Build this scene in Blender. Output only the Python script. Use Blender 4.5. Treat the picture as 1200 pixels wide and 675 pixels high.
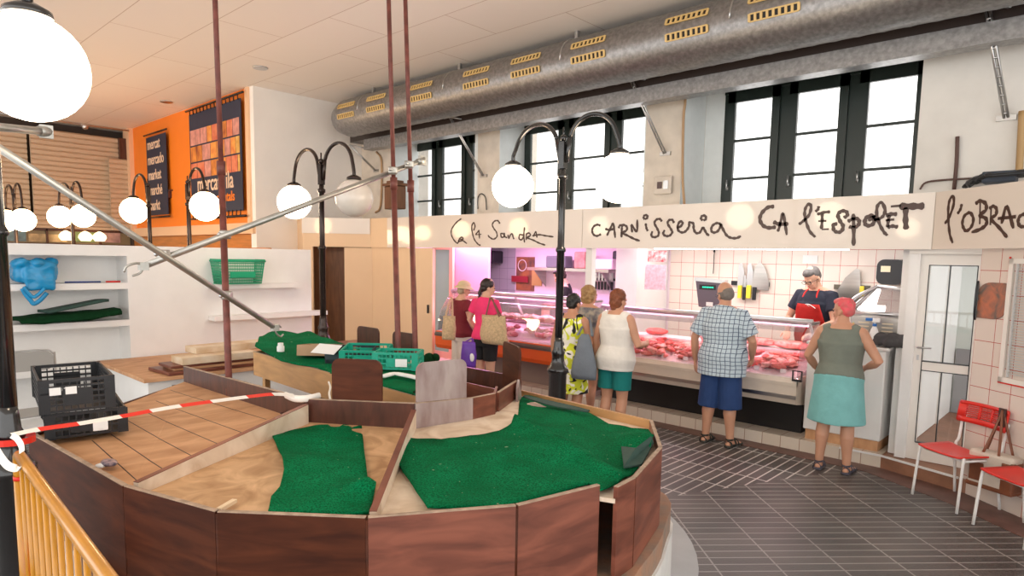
import bpy, bmesh, math, random
from mathutils import Vector, Matrix, Euler, noise
from mathutils.geometry import delaunay_2d_cdt, intersect_point_tri_2d
random.seed(7)
for o in list(bpy.data.objects): bpy.data.objects.remove(o)
S = bpy.context.scene
COL = S.collection
PI = math.pi
V = Vector

# ------------------------------------------------------------------ camera
FP, YAW, PIT, ROL, SH = 769.2, .82056, .10515, .01725, 45.48
CAMZ = 2.0
_f = V((-math.cos(YAW)*math.cos(PIT), math.sin(YAW)*math.cos(PIT), -math.sin(PIT)))
_r = _f.cross(V((0, 0, 1))).normalized(); _u = _r.cross(_f)
_R = _r*math.cos(ROL)+_u*math.sin(ROL); _U = -_r*math.sin(ROL)+_u*math.cos(ROL)
C0 = V((0, 0, CAMZ))
cd = bpy.data.cameras.new('camera'); cam = bpy.data.objects.new('camera', cd); COL.objects.link(cam)
cd.sensor_width = 36; cd.lens = FP/1200*36; cd.shift_y = SH/1200; cd.clip_end = 200
cam.matrix_world = Matrix.Translation(C0) @ Matrix((( _R.x, _U.x, -_f.x), (_R.y, _U.y, -_f.y), (_R.z, _U.z, -_f.z))).to_4x4()
S.camera = cam
# measured points of the photograph turned into places in the room
def ray(x, y): return _f+_R*((x-600)/FP)-_U*((y-337.5-SH)/FP)
def pz(x, y, z): d = ray(x, y); return C0+d*((z-CAMZ)/d.z)
def py(x, y, Y): d = ray(x, y); return C0+d*(Y/d.y)
def px(x, y, X): d = ray(x, y); return C0+d*(X/d.x)
def pd(x, y, t): return C0+ray(x, y)*t

# ------------------------------------------------------------------ light
S.view_settings.view_transform = 'Standard'; S.view_settings.look = 'None'
S.view_settings.gamma = 1; S.view_settings.use_curve_mapping = False
S.view_settings.exposure = 0.45
w = bpy.data.worlds.new('world'); S.world = w; w.use_nodes = True
w.node_tree.nodes['Background'].inputs[0].default_value = (1.0, .985, .96, 1)
w.node_tree.nodes['Background'].inputs[1].default_value = 1.9
def area(name, loc, rot, sx, sy, power, col):
    l = bpy.data.lights.new(name, 'AREA'); l.shape = 'RECTANGLE'; l.size = sx; l.size_y = sy
    l.energy = power; l.color = col
    o = bpy.data.objects.new(name, l); COL.objects.link(o); o.location = loc; o.rotation_euler = rot
    return o
# hanging tubes and case lighting of the two butchers' stalls (fixtures are built below)
area('stall_light', (-7.3, 7.9, 2.36), (0, 0, 0), 3.0, .3, 60, (1, .52, .92))
area('stall_light', (-3.5, 7.9, 2.36), (0, 0, 0), 3.0, .3, 30, (1, .93, .90))
area('case_light', (-7.2, 7.42, 1.30), (math.radians(-15), 0, 0), 3.3, .06, 15, (1, .50, .78))
area('case_light', (-3.85, 7.50, 1.30), (math.radians(-15), 0, 0), 2.7, .06, 16, (1, .50, .56))

# ------------------------------------------------------------------ materials
MATS = {}
def mat(name, col, rough=.6, metal=0, nz=0, ns=8, stretch=None, bump=0, bs=None, col2=None, spec=.5, coat=0, emit=None, es=0, dist=0):
    if name in MATS: return MATS[name]
    m = bpy.data.materials.new(name); m.use_nodes = True; nt = m.node_tree; b = nt.nodes['Principled BSDF']
    c = (*col, 1)
    b.inputs['Base Color'].default_value = c; b.inputs['Roughness'].default_value = rough; b.inputs['Metallic'].default_value = metal
    b.inputs['Specular IOR Level'].default_value = spec; b.inputs['Coat Weight'].default_value = coat; b.inputs['Coat Roughness'].default_value = .06
    if emit: b.inputs['Emission Color'].default_value = (*emit, 1); b.inputs['Emission Strength'].default_value = es
    if nz or bump:
        tc = nt.nodes.new('ShaderNodeTexCoord'); mp = nt.nodes.new('ShaderNodeMapping')
        nt.links.new(tc.outputs['Object'], mp.inputs[0])
        if stretch: mp.inputs['Scale'].default_value = stretch
        n = nt.nodes.new('ShaderNodeTexNoise'); n.inputs['Scale'].default_value = ns; n.inputs['Detail'].default_value = 6; n.inputs['Distortion'].default_value = dist
        nt.links.new(mp.outputs[0], n.inputs[0])
        if nz:
            rmp = nt.nodes.new('ShaderNodeValToRGB'); e = rmp.color_ramp.elements
            e[0].position = .32; e[1].position = .68
            k = max(0, 1-nz)
            e[0].color = (*(col2 if col2 else [v*k for v in col]), 1); e[1].color = c
            nt.links.new(n.outputs[0], rmp.inputs[0]); nt.links.new(rmp.outputs[0], b.inputs['Base Color'])
        if bump:
            n2 = n
            if bs:
                n2 = nt.nodes.new('ShaderNodeTexNoise'); n2.inputs['Scale'].default_value = bs; n2.inputs['Detail'].default_value = 3
                nt.links.new(tc.outputs['Object'], n2.inputs[0])
            bp = nt.nodes.new('ShaderNodeBump'); bp.inputs['Strength'].default_value = bump; bp.inputs['Distance'].default_value = .02
            nt.links.new(n2.outputs[0], bp.inputs['Height']); nt.links.new(bp.outputs[0], b.inputs['Normal'])
    MATS[name] = m; return m

def tilemat(name, col, line, sx, sy, mortar=.012, rough=.2, axis='XZ', off=0, bump=.3, col2=None, rot=0, spec=.5, shift=(0, 0)):
    """rectangular tiles with joints, object = world coordinates in metres"""
    m = bpy.data.materials.new(name); m.use_nodes = True; nt = m.node_tree; b = nt.nodes['Principled BSDF']
    L = nt.links.new
    tc = nt.nodes.new('ShaderNodeTexCoord'); sp = nt.nodes.new('ShaderNodeSeparateXYZ'); L(tc.outputs['Object'], sp.inputs[0])
    cb = nt.nodes.new('ShaderNodeCombineXYZ')
    L(sp.outputs[axis[0]], cb.inputs[0]); L(sp.outputs[axis[1]], cb.inputs[1])
    mp = nt.nodes.new('ShaderNodeMapping'); mp.inputs['Rotation'].default_value = (0, 0, rot); mp.inputs['Location'].default_value = (*shift, 0)
    L(cb.outputs[0], mp.inputs[0])
    br = nt.nodes.new('ShaderNodeTexBrick'); br.offset = off; br.inputs['Scale'].default_value = 1
    br.inputs['Brick Width'].default_value = sx; br.inputs['Row Height'].default_value = sy
    br.inputs['Mortar Size'].default_value = mortar; br.inputs['Mortar Smooth'].default_value = .2
    br.inputs['Color1'].default_value = (*col, 1); br.inputs['Color2'].default_value = (*(col2 or col), 1); br.inputs['Mortar'].default_value = (*line, 1)
    L(mp.outputs[0], br.inputs[0]); L(br.outputs[0], b.inputs['Base Color'])
    b.inputs['Roughness'].default_value = rough; b.inputs['Specular IOR Level'].default_value = spec
    if bump:
        bp = nt.nodes.new('ShaderNodeBump'); bp.invert = True; bp.inputs['Strength'].default_value = bump; bp.inputs['Distance'].default_value = .004
        L(br.outputs['Fac'], bp.inputs['Height']); L(bp.outputs[0], b.inputs['Normal'])
    MATS[name] = m; return m

def glassmat(name='clear_glass', tint=(1, 1, 1), refl=.10, rough=.02):
    m = bpy.data.materials.new(name); m.use_nodes = True; nt = m.node_tree
    nt.nodes.remove(nt.nodes['Principled BSDF']); out = nt.nodes['Material Output']
    t = nt.nodes.new('ShaderNodeBsdfTransparent'); t.inputs[0].default_value = (*tint, 1)
    g = nt.nodes.new('ShaderNodeBsdfGlossy'); g.inputs['Roughness'].default_value = rough
    fr = nt.nodes.new('ShaderNodeLayerWeight'); fr.inputs[0].default_value = .25
    mu = nt.nodes.new('ShaderNodeMath'); mu.operation = 'MULTIPLY_ADD'; mu.inputs[1].default_value = .6; mu.inputs[2].default_value = refl*.4
    nt.links.new(fr.outputs['Fresnel'], mu.inputs[0])
    mx = nt.nodes.new('ShaderNodeMixShader'); nt.links.new(mu.outputs[0], mx.inputs[0])
    nt.links.new(t.outputs[0], mx.inputs[1]); nt.links.new(g.outputs[0], mx.inputs[2]); nt.links.new(mx.outputs[0], out.inputs[0])
    MATS[name] = m; return m

WHITE = mat('white_paint', (.86, .85, .83), .55, nz=.06, ns=3, bump=.05, bs=40)
PLASTER = mat('old_plaster', (.80, .77, .72), .8, nz=.14, ns=2.2, bump=.12, bs=12)
PLASTER2 = mat('pilaster_plaster', (.80, .72, .62), .8, nz=.2, ns=3.5, bump=.2, bs=14)
REVEAL = mat('reveal_paint', (.80, .84, .84), .7, nz=.05)
CREAM = mat('cream_kiosk', (.80, .57, .36), .45, nz=.04, ns=2)
SIGNM = mat('sign_panel', (.74, .66, .58), .35, nz=.03, ns=1, coat=.6)
INK = mat('brown_ink', (.055, .022, .014), .4)
ORANGE = mat('orange_paint', (.95, .24, .015), .5, nz=.05, ns=2)
GREENBLK = mat('green_black_frame', (.012, .022, .018), .35)
DGALV = mat('galvanised_steel', (.37, .36, .355), .40, metal=.85, nz=.35, ns=22, bump=.1)
STEEL = mat('steel', (.62, .62, .62), .3, metal=1, nz=.12, ns=6)
BRUSH = mat('stainless', (.55, .53, .5), .28, metal=1, nz=.15, ns=3, stretch=(1, 1, 12))
BLACKM = mat('black_iron', (.012, .012, .013), .22, nz=.2, coat=.5)
BRONZE = mat('dark_bronze_iron', (.05, .035, .03), .25, metal=.6, nz=.2)
REDPIPE = mat('rusty_red_pipe', (.22, .06, .045), .5, metal=.1, nz=.45, ns=14, bump=.1)
PIPEG = mat('zinc_pipe', (.56, .55, .51), .4, metal=.75, nz=.25, ns=9, stretch=(1, 1, 1))
YELLOW = mat('yellow_enamel', (.60, .25, .008), .3, nz=.18, ns=9, coat=.4)
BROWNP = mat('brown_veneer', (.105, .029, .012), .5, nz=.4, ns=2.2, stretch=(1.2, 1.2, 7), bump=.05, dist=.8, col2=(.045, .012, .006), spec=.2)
BROWNR = mat('worn_red_sheen_veneer', (.27, .085, .05), .42, nz=.4, ns=2.2, stretch=(1.2, 1.2, 6), bump=.05, dist=.9, col2=(.12, .034, .02), coat=.1)  # paler and redder; on the right panels the sky sheen is in this colour
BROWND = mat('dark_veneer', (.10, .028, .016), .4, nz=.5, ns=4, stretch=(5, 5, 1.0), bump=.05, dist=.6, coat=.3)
GREYW = mat('scuffed_grey_veneer', (.42, .33, .31), .4, nz=.35, ns=4, stretch=(3, 3, 1), col2=(.25, .16, .15), coat=.4)
TANB = mat('tan_board', (.62, .34, .14), .5, nz=.3, ns=2.5, stretch=(1, 1, 5), dist=.8, bump=.04)
PLANK = mat('plank_wood', (.68, .38, .20), .6, nz=.4, ns=3.2, stretch=(2.5, 1, 1), col2=(.48, .24, .11), bump=.08, dist=1)
CHIP = mat('chipboard', (.70, .44, .24), .65, nz=.45, ns=5, col2=(.40, .22, .10), bump=.1, dist=1.5)
PALEW = mat('pale_bare_wood', (.84, .70, .55), .65, nz=.4, ns=5, col2=(.60, .44, .30), bump=.1, dist=1.2)
EDGE = mat('raw_wood_edge', (.50, .36, .26), .7, nz=.4, ns=20)
TURF = mat('green_felt', (.002, .33, .12), .95, nz=.45, ns=5, col2=(.0, .19, .062), bump=.9, bs=230, spec=.1)
def lint(m, dark, lint_col):
    # fine fibre speckle and a few pale bits of lint on the felt
    nt = m.node_tree; b = nt.nodes['Principled BSDF']; src = b.inputs['Base Color'].links[0].from_socket
    tc = nt.nodes.new('ShaderNodeTexCoord'); n = nt.nodes.new('ShaderNodeTexNoise'); n.inputs['Scale'].default_value = 130; n.inputs['Detail'].default_value = 2; nt.links.new(tc.outputs['Object'], n.inputs[0])
    r = nt.nodes.new('ShaderNodeMapRange'); r.inputs[1].default_value = .35; r.inputs[2].default_value = .62; nt.links.new(n.outputs[0], r.inputs[0])
    x = nt.nodes.new('ShaderNodeMix'); x.data_type = 'RGBA'; x.inputs[6].default_value = (*dark, 1); nt.links.new(r.outputs[0], x.inputs[0]); nt.links.new(src, x.inputs[7])
    v = nt.nodes.new('ShaderNodeTexNoise'); v.inputs['Scale'].default_value = 38; nt.links.new(tc.outputs['Object'], v.inputs[0])
    s = nt.nodes.new('ShaderNodeMapRange'); s.inputs[1].default_value = .735; s.inputs[2].default_value = .76; nt.links.new(v.outputs[0], s.inputs[0])
    y = nt.nodes.new('ShaderNodeMix'); y.data_type = 'RGBA'; nt.links.new(s.outputs[0], y.inputs[0]); nt.links.new(x.outputs[2], y.inputs[6]); y.inputs[7].default_value = (*lint_col, 1)
    nt.links.new(y.outputs[2], b.inputs['Base Color'])
lint(TURF, (.0, .12, .038), (.35, .50, .30))
TURFD = mat('dark_green_felt', (.008, .06, .02), .95, nz=.3, ns=14, bump=.9, bs=230, spec=.1)
TURFBK = mat('felt_backing', (.03, .075, .06), .8, nz=.2, ns=14)
BLACKP = mat('black_plastic', (.012, .013, .016), .4)
GREENP = mat('green_plastic', (.0, .33, .16), .4)
TEALP = mat('teal_plastic', (.01, .36, .24), .4)
PAPER = mat('white_paper', (.85, .85, .84), .7)
CARD = mat('cardboard', (.50, .32, .19), .8, nz=.15)
REDP = mat('red_plastic', (.72, .03, .02), .38)
REDTAPE = mat('red_tape', (.80, .03, .015), .4)
WTAPE = mat('white_tape', (.88, .84, .78), .4)
BLACKF = mat('black_void', (.006, .005, .005), .5)
GLASS = glassmat()
GLOBE_E = mat('lit_opal_glass', (1, .95, .88), .25, emit=(1, .80, .58), es=13)
GLOBE_W = mat('lit_warm_opal_glass', (1, .95, .88), .25, emit=(1, .66, .36), es=18)
GLOBE_O = mat('unlit_opal_glass', (.74, .67, .60), .2)
TUBE = mat('fluorescent_tube', (1, 1, 1), .3, emit=(1, .93, .97), es=5)
PTUBE = mat('pink_tube', (1, 1, 1), .3, emit=(1, .62, .85), es=3)

# ------------------------------------------------------------------ object helpers
def link(o): COL.objects.link(o); return o
def tag(o, label=None, cat=None, group=None, kind=None):
    if label: o['label'] = label
    if cat: o['category'] = cat
    if group: o['group'] = group
    if kind: o['kind'] = kind
    return o
def thing(name, loc, label, cat, rz=0, group=None):
    o = bpy.data.objects.new(name, None); o.empty_display_size = .1
    o.location = loc; o.rotation_euler = (0, 0, rz); link(o); return tag(o, label, cat, group)
def obj(name, bm, m, parent=None, smooth=False, mats=None, local=False):
    """link bm as one mesh; vertices are given in world metres unless local"""
    me = bpy.data.meshes.new(name); bm.normal_update(); bm.to_mesh(me); bm.free()
    for mm in (mats or [m]): me.materials.append(mm)
    if smooth:
        for p in me.polygons: p.use_smooth = True
    o = bpy.data.objects.new(name, me); link(o)
    if parent is not None:
        o.parent = parent
        if not local:
            bpy.context.view_layer.update()
            o.matrix_parent_inverse = parent.matrix_world.inverted()
    return o
def rebase(o):
    """move a lone mesh's origin to the base of its own geometry"""
    me = o.data; n = len(me.vertices)
    c = sum((v.co for v in me.vertices), V())/n; c.z = min(v.co.z for v in me.vertices)
    me.transform(Matrix.Translation(-c)); o.location = o.location+c; return o
def lone(name, bm, m, label, cat, group=None, smooth=False, mats=None):
    o = obj(name, bm, m, None, smooth, mats); rebase(o); return tag(o, label, cat, group)
def struct(name, bm, m, mats=None, parent=None, smooth=False):
    o = obj(name, bm, m, parent, smooth, mats)
    if parent is None: o['kind'] = 'structure'
    return o
def B(): return bmesh.new()
def box(bm, c, s, rz=0, M=None, mi=0, bev=0):
    r = bmesh.ops.create_cube(bm, size=1)
    T = Matrix.Translation(c) @ Matrix.Rotation(rz, 4, 'Z') @ Matrix.Diagonal((s[0], s[1], s[2], 1))
    if M: T = M @ T
    bmesh.ops.transform(bm, matrix=T, verts=r['verts'])
    fs = {f for v in r['verts'] for f in v.link_faces}
    for f in fs: f.material_index = mi
    if bev:
        es = {e for v in r['verts'] for e in v.link_edges}
        bmesh.ops.bevel(bm, geom=list(es), offset=bev, segments=2, affect='EDGES', profile=.5)
    return bm
def bx(bm, a, b, mi=0, bev=0):
    a, b = V(a), V(b); c = (a+b)/2; d = b-a
    return box(bm, c, (abs(d.x), abs(d.y), abs(d.z)), mi=mi, bev=bev)
def tube(bm, pts, rad, n=12, ref=None, caps=True, mi=0, rnd=False):
    """swept round or elliptical tube; rad a number, list of numbers or list of (rx, ry)"""
    pts = [V(p) for p in pts]; k = len(pts)
    if not isinstance(rad, (list,)): rad = [rad]*k
    rad = [r if isinstance(r, tuple) else (r, r) for r in rad]
    if rnd:
        d0 = (pts[0]-pts[1]).normalized(); d1 = (pts[-1]-pts[-2]).normalized(); r0 = min(rad[0]); r1 = min(rad[-1])
        pts = [pts[0]+d0*r0*.85, pts[0]+d0*r0*.5]+pts+[pts[-1]+d1*r1*.5, pts[-1]+d1*r1*.85]
        rad = [tuple(v*.45 for v in rad[0]), tuple(v*.85 for v in rad[0])]+rad+[tuple(v*.85 for v in rad[-1]), tuple(v*.45 for v in rad[-1])]
        k = len(pts)
    rings = []; u = None
    for i, p in enumerate(pts):
        t = (pts[min(i+1, k-1)]-pts[max(i-1, 0)]).normalized()
        rf = V(ref) if ref else (u if u is not None else (V((1, 0, 0)) if abs(t.x) < .9 else V((0, 0, 1))))
        u = (rf-t*rf.dot(t))
        if u.length < 1e-4: u = t.orthogonal()
        u.normalize(); w2 = t.cross(u)
        rx, ry = rad[i]
        rings.append([bm.verts.new(p+u*math.cos(2*PI*j/n)*rx+w2*math.sin(2*PI*j/n)*ry) for j in range(n)])
    fs = []
    for a, b in zip(rings, rings[1:]):
        for j in range(n):
            fs.append(bm.faces.new((a[j], a[(j+1) % n], b[(j+1) % n], b[j])))
    if caps:
        fs.append(bm.faces.new(rings[0][::-1])); fs.append(bm.faces.new(rings[-1]))
    for f in fs: f.material_index = mi; f.smooth = True
    return bm
def ball(bm, c, r, seg=20, M=None, mi=0):
    r = r if isinstance(r, tuple) else (r, r, r)
    q = bmesh.ops.create_uvsphere(bm, u_segments=seg, v_segments=max(6, seg//2), radius=1)
    T = Matrix.Translation(c) @ (M or Matrix.Identity(4)) @ Matrix.Diagonal((*r, 1))
    bmesh.ops.transform(bm, matrix=T, verts=q['verts'])
    for f in {f for v in q['verts'] for f in v.link_faces}: f.material_index = mi; f.smooth = True
    return bm
def lathe(bm, prof, c, n=24, mi=0):
    rings = [[bm.verts.new(V(c)+V((r*math.cos(2*PI*j/n), r*math.sin(2*PI*j/n), z))) for j in range(n)] for r, z in prof]
    for a, b in zip(rings, rings[1:]):
        for j in range(n):
            f = bm.faces.new((a[j], a[(j+1) % n], b[(j+1) % n], b[j])); f.smooth = True; f.material_index = mi
    bm.faces.new(rings[0][::-1]); bm.faces.new(rings[-1])
    return bm
def prism(bm, pts, z0, z1, mi=0):
    """vertical prism over polygon pts (x, y); z0/z1 numbers or lists"""
    n = len(pts)
    z0 = z0 if isinstance(z0, list) else [z0]*n; z1 = z1 if isinstance(z1, list) else [z1]*n
    a = [bm.verts.new((p[0], p[1], z0[i])) for i, p in enumerate(pts)]; b = [bm.verts.new((p[0], p[1], z1[i])) for i, p in enumerate(pts)]
    fs = [bm.faces.new(a[::-1]), bm.faces.new(b)]
    for i in range(n): fs.append(bm.faces.new((a[i], a[(i+1) % n], b[(i+1) % n], b[i])))
    for f in fs: f.material_index = mi
    return bm
def board(bm, a, b, z0, z1, th=.02, mi=0, za=None):
    """upright board along a-b (x, y); z1 may be (za, zb)"""
    a, b = V((a[0], a[1], 0)), V((b[0], b[1], 0)); d = (b-a).normalized(); nrm = V((-d.y, d.x, 0))*th/2
    z0a, z0b = z0 if isinstance(z0, tuple) else (z0, z0); z1a, z1b = z1 if isinstance(z1, tuple) else (z1, z1)
    P = [a-nrm, b-nrm, b+nrm, a+nrm]
    return prism(bm, [(p.x, p.y) for p in P], [z0a, z0b, z0b, z0a], [z1a, z1b, z1b, z1a], mi)
def extr(bm, prof, x0, x1, mi=0):
    """profile of (y, z) extruded along X"""
    a = [bm.verts.new((x0, y, z)) for y, z in prof]; b = [bm.verts.new((x1, y, z)) for y, z in prof]
    n = len(prof); fs = [bm.faces.new(a), bm.faces.new(b[::-1])]
    for i in range(n): fs.append(bm.faces.new((a[i], b[i], b[(i+1) % n], a[(i+1) % n])))
    for f in fs: f.material_index = mi
    return bm
def panel(bm, o, u, v, outline, th, mi=0):
    """flat outline (list of 2d) in plane o+u*s+v*t, thickness th along u x v"""
    o, u, v = V(o), V(u), V(v); nn = u.cross(v).normalized()*th
    a = [bm.verts.new(o+u*s+v*t-nn/2) for s, t in outline]; b = [bm.verts.new(o+u*s+v*t+nn/2) for s, t in outline]
    n = len(a); fs = [bm.faces.new(a[::-1]), bm.faces.new(b)]
    for i in range(n): fs.append(bm.faces.new((a[i], a[(i+1) % n], b[(i+1) % n], b[i])))
    for f in fs: f.material_index = mi
    return bm
def rrect(w, h, r, n=6, x0=0, y0=0):
    out = []
    for cx, cy, a0 in ((w-r, h-r, 0), (r, h-r, 90), (r, r, 180), (w-r, r, 270)):
        for k in range(n+1):
            a = math.radians(a0+90*k/n); out.append((x0+cx+r*math.cos(a), y0+cy+r*math.sin(a)))
    return out
def crom(pts, n=6):
    pts = [V(p) for p in pts]
    if len(pts) < 3: return pts
    P = [pts[0]*2-pts[1]]+pts+[pts[-1]*2-pts[-2]]; out = []
    for i in range(1, len(P)-2):
        a, b, c, d = P[i-1:i+3]
        for k in range(n):
            t = k/n; out.append(.5*((2*b)+(c-a)*t+(2*a-5*b+4*c-d)*t*t+(3*b-a-3*c+d)*t**3))
    out.append(pts[-1]); return out
def bake(o, mods):
    """apply modifiers given as (type, dict) without bpy.ops"""
    for i, (t, kw) in enumerate(mods):
        md = o.modifiers.new('m%d' % i, t)
        for k, v in kw.items(): setattr(md, k, v)
    dg = bpy.context.evaluated_depsgraph_get(); ev = o.evaluated_get(dg)
    me = bpy.data.meshes.new_from_object(ev, depsgraph=dg)
    old = o.data; o.modifiers.clear(); o.data = me; bpy.data.meshes.remove(old)
    for p in me.polygons: p.use_smooth = True
    return o
def inside(p, poly):
    c = False; n = len(poly); j = n-1
    for i in range(n):
        if (poly[i][1] > p[1]) != (poly[j][1] > p[1]) and p[0] < (poly[j][0]-poly[i][0])*(p[1]-poly[i][1])/(poly[j][1]-poly[i][1])+poly[i][0]: c = not c
        j = i
    return c
def drape(poly, zf, step=.05, th=.012):
    """sheet over polygon (x, y) with height zf(x, y)"""
    poly = [V((p[0], p[1])) for p in poly]; P = []
    for a, b in zip(poly, poly[1:]+poly[:1]):
        k = max(1, int((b-a).length/step))
        for i in range(k): P.append(a.lerp(b, i/k))
    n = len(P); E = [(i, (i+1) % n) for i in range(n)]
    x0, x1 = min(p.x for p in P), max(p.x for p in P); y0, y1 = min(p.y for p in P), max(p.y for p in P)
    x = x0+step/2
    while x < x1:
        y = y0+step/2
        while y < y1:
            q = V((x+random.uniform(-.1, .1)*step, y+random.uniform(-.1, .1)*step))
            if inside(q, P) and min((q-e).length for e in P) > step*.45: P.append(q)
            y += step
        x += step
    vs, _, fs, *_ = delaunay_2d_cdt(P, E, [], 1, 1e-5)
    bm = B(); bv = [bm.verts.new((v.x, v.y, zf(v.x, v.y))) for v in vs]
    for f in fs:
        try: bm.faces.new([bv[i] for i in f]).smooth = True
        except ValueError: pass
    bmesh.ops.recalc_face_normals(bm, faces=bm.faces[:])
    if sum(f.normal.z for f in bm.faces) < 0: bmesh.ops.reverse_faces(bm, faces=bm.faces[:])
    r = bmesh.ops.extrude_face_region(bm, geom=bm.faces[:])
    bmesh.ops.translate(bm, vec=(0, 0, th), verts=[g for g in r['geom'] if isinstance(g, bmesh.types.BMVert)])
    bmesh.ops.recalc_face_normals(bm, faces=bm.faces[:])
    return bm
def nz(x, y, s=3, k=0): return noise.noise(V((x*s, y*s, k)))

# ================================================================== THE SETTING
CEIL = 5.0
# floor: grooved grey paving, stripes along Y on one side of a radial joint, at 45 degrees on the other
def floormat():
    m = bpy.data.materials.new('grooved_paving'); m.use_nodes = True; nt = m.node_tree; b = nt.nodes['Principled BSDF']; L = nt.links.new
    tc = nt.nodes.new('ShaderNodeTexCoord')
    def bricks(rot, loc):
        mp = nt.nodes.new('ShaderNodeMapping'); mp.inputs['Rotation'].default_value = (0, 0, rot); mp.inputs['Location'].default_value = loc
        L(tc.outputs['Object'], mp.inputs[0])
        br = nt.nodes.new('ShaderNodeTexBrick'); br.offset = 0; br.inputs['Scale'].default_value = 1
        br.inputs['Brick Width'].default_value = .42; br.inputs['Row Height'].default_value = .098
        br.inputs['Mortar Size'].default_value = .0085; br.inputs['Mortar Smooth'].default_value = .3
        br.inputs['Color1'].default_value = (.092, .082, .080, 1); br.inputs['Color2'].default_value = (.135, .118, .112, 1); br.inputs['Mortar'].default_value = (.58, .56, .54, 1)
        L(mp.outputs[0], br.inputs[0]); return br
    a = bricks(math.radians(90), (0, 0, 0)); c = bricks(math.radians(-46), (.1, .03, 0)); c.inputs['Mortar'].default_value = (.36, .345, .33, 1); c.inputs['Mortar Size'].default_value = .007
    sp = nt.nodes.new('ShaderNodeSeparateXYZ'); L(tc.outputs['Object'], sp.inputs[0])
    # half plane: joint through (-2.63, 5.01) and (-2.01, 6.41)
    nx, ny = 1.40, -.62; k = nx*-2.63+ny*5.01
    m1 = nt.nodes.new('ShaderNodeMath'); m1.operation = 'MULTIPLY_ADD'; m1.inputs[1].default_value = nx; m1.inputs[2].default_value = -k; L(sp.outputs[0], m1.inputs[0])
    m2 = nt.nodes.new('ShaderNodeMath'); m2.operation = 'MULTIPLY_ADD'; m2.inputs[1].default_value = ny; L(sp.outputs[1], m2.inputs[0]); L(m1.outputs[0], m2.inputs[2])
    m3 = nt.nodes.new('ShaderNodeMath'); m3.operation = 'GREATER_THAN'; m3.inputs[1].default_value = 0; L(m2.outputs[0], m3.inputs[0])
    mx = nt.nodes.new('ShaderNodeMix'); mx.data_type = 'RGBA'; L(m3.outputs[0], mx.inputs[0]); L(a.outputs[0], mx.inputs[6]); L(c.outputs[0], mx.inputs[7])
    # worn joints and stains
    n = nt.nodes.new('ShaderNodeTexNoise'); n.inputs['Scale'].default_value = 1.1; n.inputs['Detail'].default_value = 7; L(tc.outputs['Object'], n.inputs[0])
    rp = nt.nodes.new('ShaderNodeValToRGB'); rp.color_ramp.elements[0].position = .35; rp.color_ramp.elements[1].position = .7
    rp.color_ramp.elements[0].color = (.62, .6, .6, 1); rp.color_ramp.elements[1].color = (1.1, 1.08, 1.06, 1); L(n.outputs[0], rp.inputs[0])
    ml = nt.nodes.new('ShaderNodeMix'); ml.data_type = 'RGBA'; ml.blend_type = 'MULTIPLY'; ml.inputs[0].default_value = 1
    L(mx.outputs[2], ml.inputs[6]); L(rp.outputs[0], ml.inputs[7]); L(ml.outputs[2], b.inputs['Base Color'])
    n2 = nt.nodes.new('ShaderNodeTexNoise'); n2.inputs['Scale'].default_value = 60; n2.inputs['Detail'].default_value = 2; L(tc.outputs['Object'], n2.inputs[0])
    bp = nt.nodes.new('ShaderNodeBump'); bp.inputs['Strength'].default_value = .25; bp.inputs['Distance'].default_value = .01; L(n2.outputs[0], bp.inputs['Height']); L(bp.outputs[0], b.inputs['Normal'])
    b.inputs['Roughness'].default_value = .42; b.inputs['Specular IOR Level'].default_value = .5
    return m
bm = B(); bx(bm, (-19.5, -5, -.1), (5, 9.2, 0)); struct('floor', bm, floormat())

cm = tilemat('ceiling_boards', (.90, .82, .75), (.60, .48, .40), 2.4, .905, .006, .8, 'XY', off=.5, bump=.15, col2=(.92, .85, .78), shift=(.5, -.22), spec=.2)
bm = B(); bx(bm, (-19.5, -5, CEIL), (5, 9.2, CEIL+.1)); struct('ceiling', bm, cm)

# tiled ledge in front of the stalls and the red kerb strip
LT = tilemat('beige_ledge_tile', (.70, .61, .50), (.42, .27, .2), .2, .3, .004, .25, 'XZ', col2=(.74, .66, .56))
FE = V((.743, -.669, 0)); P0 = V((-1.33, 7.09, 0)); FS = FE; FE = V((.777, -.629, 0)); T0 = V((-.925, 6.88, 0))
bm = B(); prism(bm, [(-9.2, 7.09), (-1.62, 7.09), (-1.62, 8.95), (-9.2, 8.95)], 0, .13); struct('trim_1', bm, LT)
TERRA = mat('terracotta', (.36, .17, .10), .5, nz=.3, ns=6)
bm = B(); prism(bm, [(-1.62, 7.09), (-.93, 6.84), (-.5, 6.9), (-.5, 10.2), (-1.62, 10.2)], 0, .125); struct('trim_2', bm, TERRA)
bm = B(); board(bm, (-2.0, 7.082), (-1.62, 7.082), .118, .136, .016); board(bm, (-1.62, 7.08), (-.94, 6.84), .118, .136, .016); struct('trim_3', bm, WHITE)
bm = B(); prism(bm, [(-9.2, 6.86), (-1.7, 6.86), (-.95, 6.46), (1.2, 4.75), (1.4, 5.0), (-.93, 6.86), (-1.62, 7.09), (-9.2, 7.09)], 0, .004)
struct('trim_4', bm, mat('red_kerb_paving', (.20, .105, .085), .5, nz=.4, ns=5, bump=.05))

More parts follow.
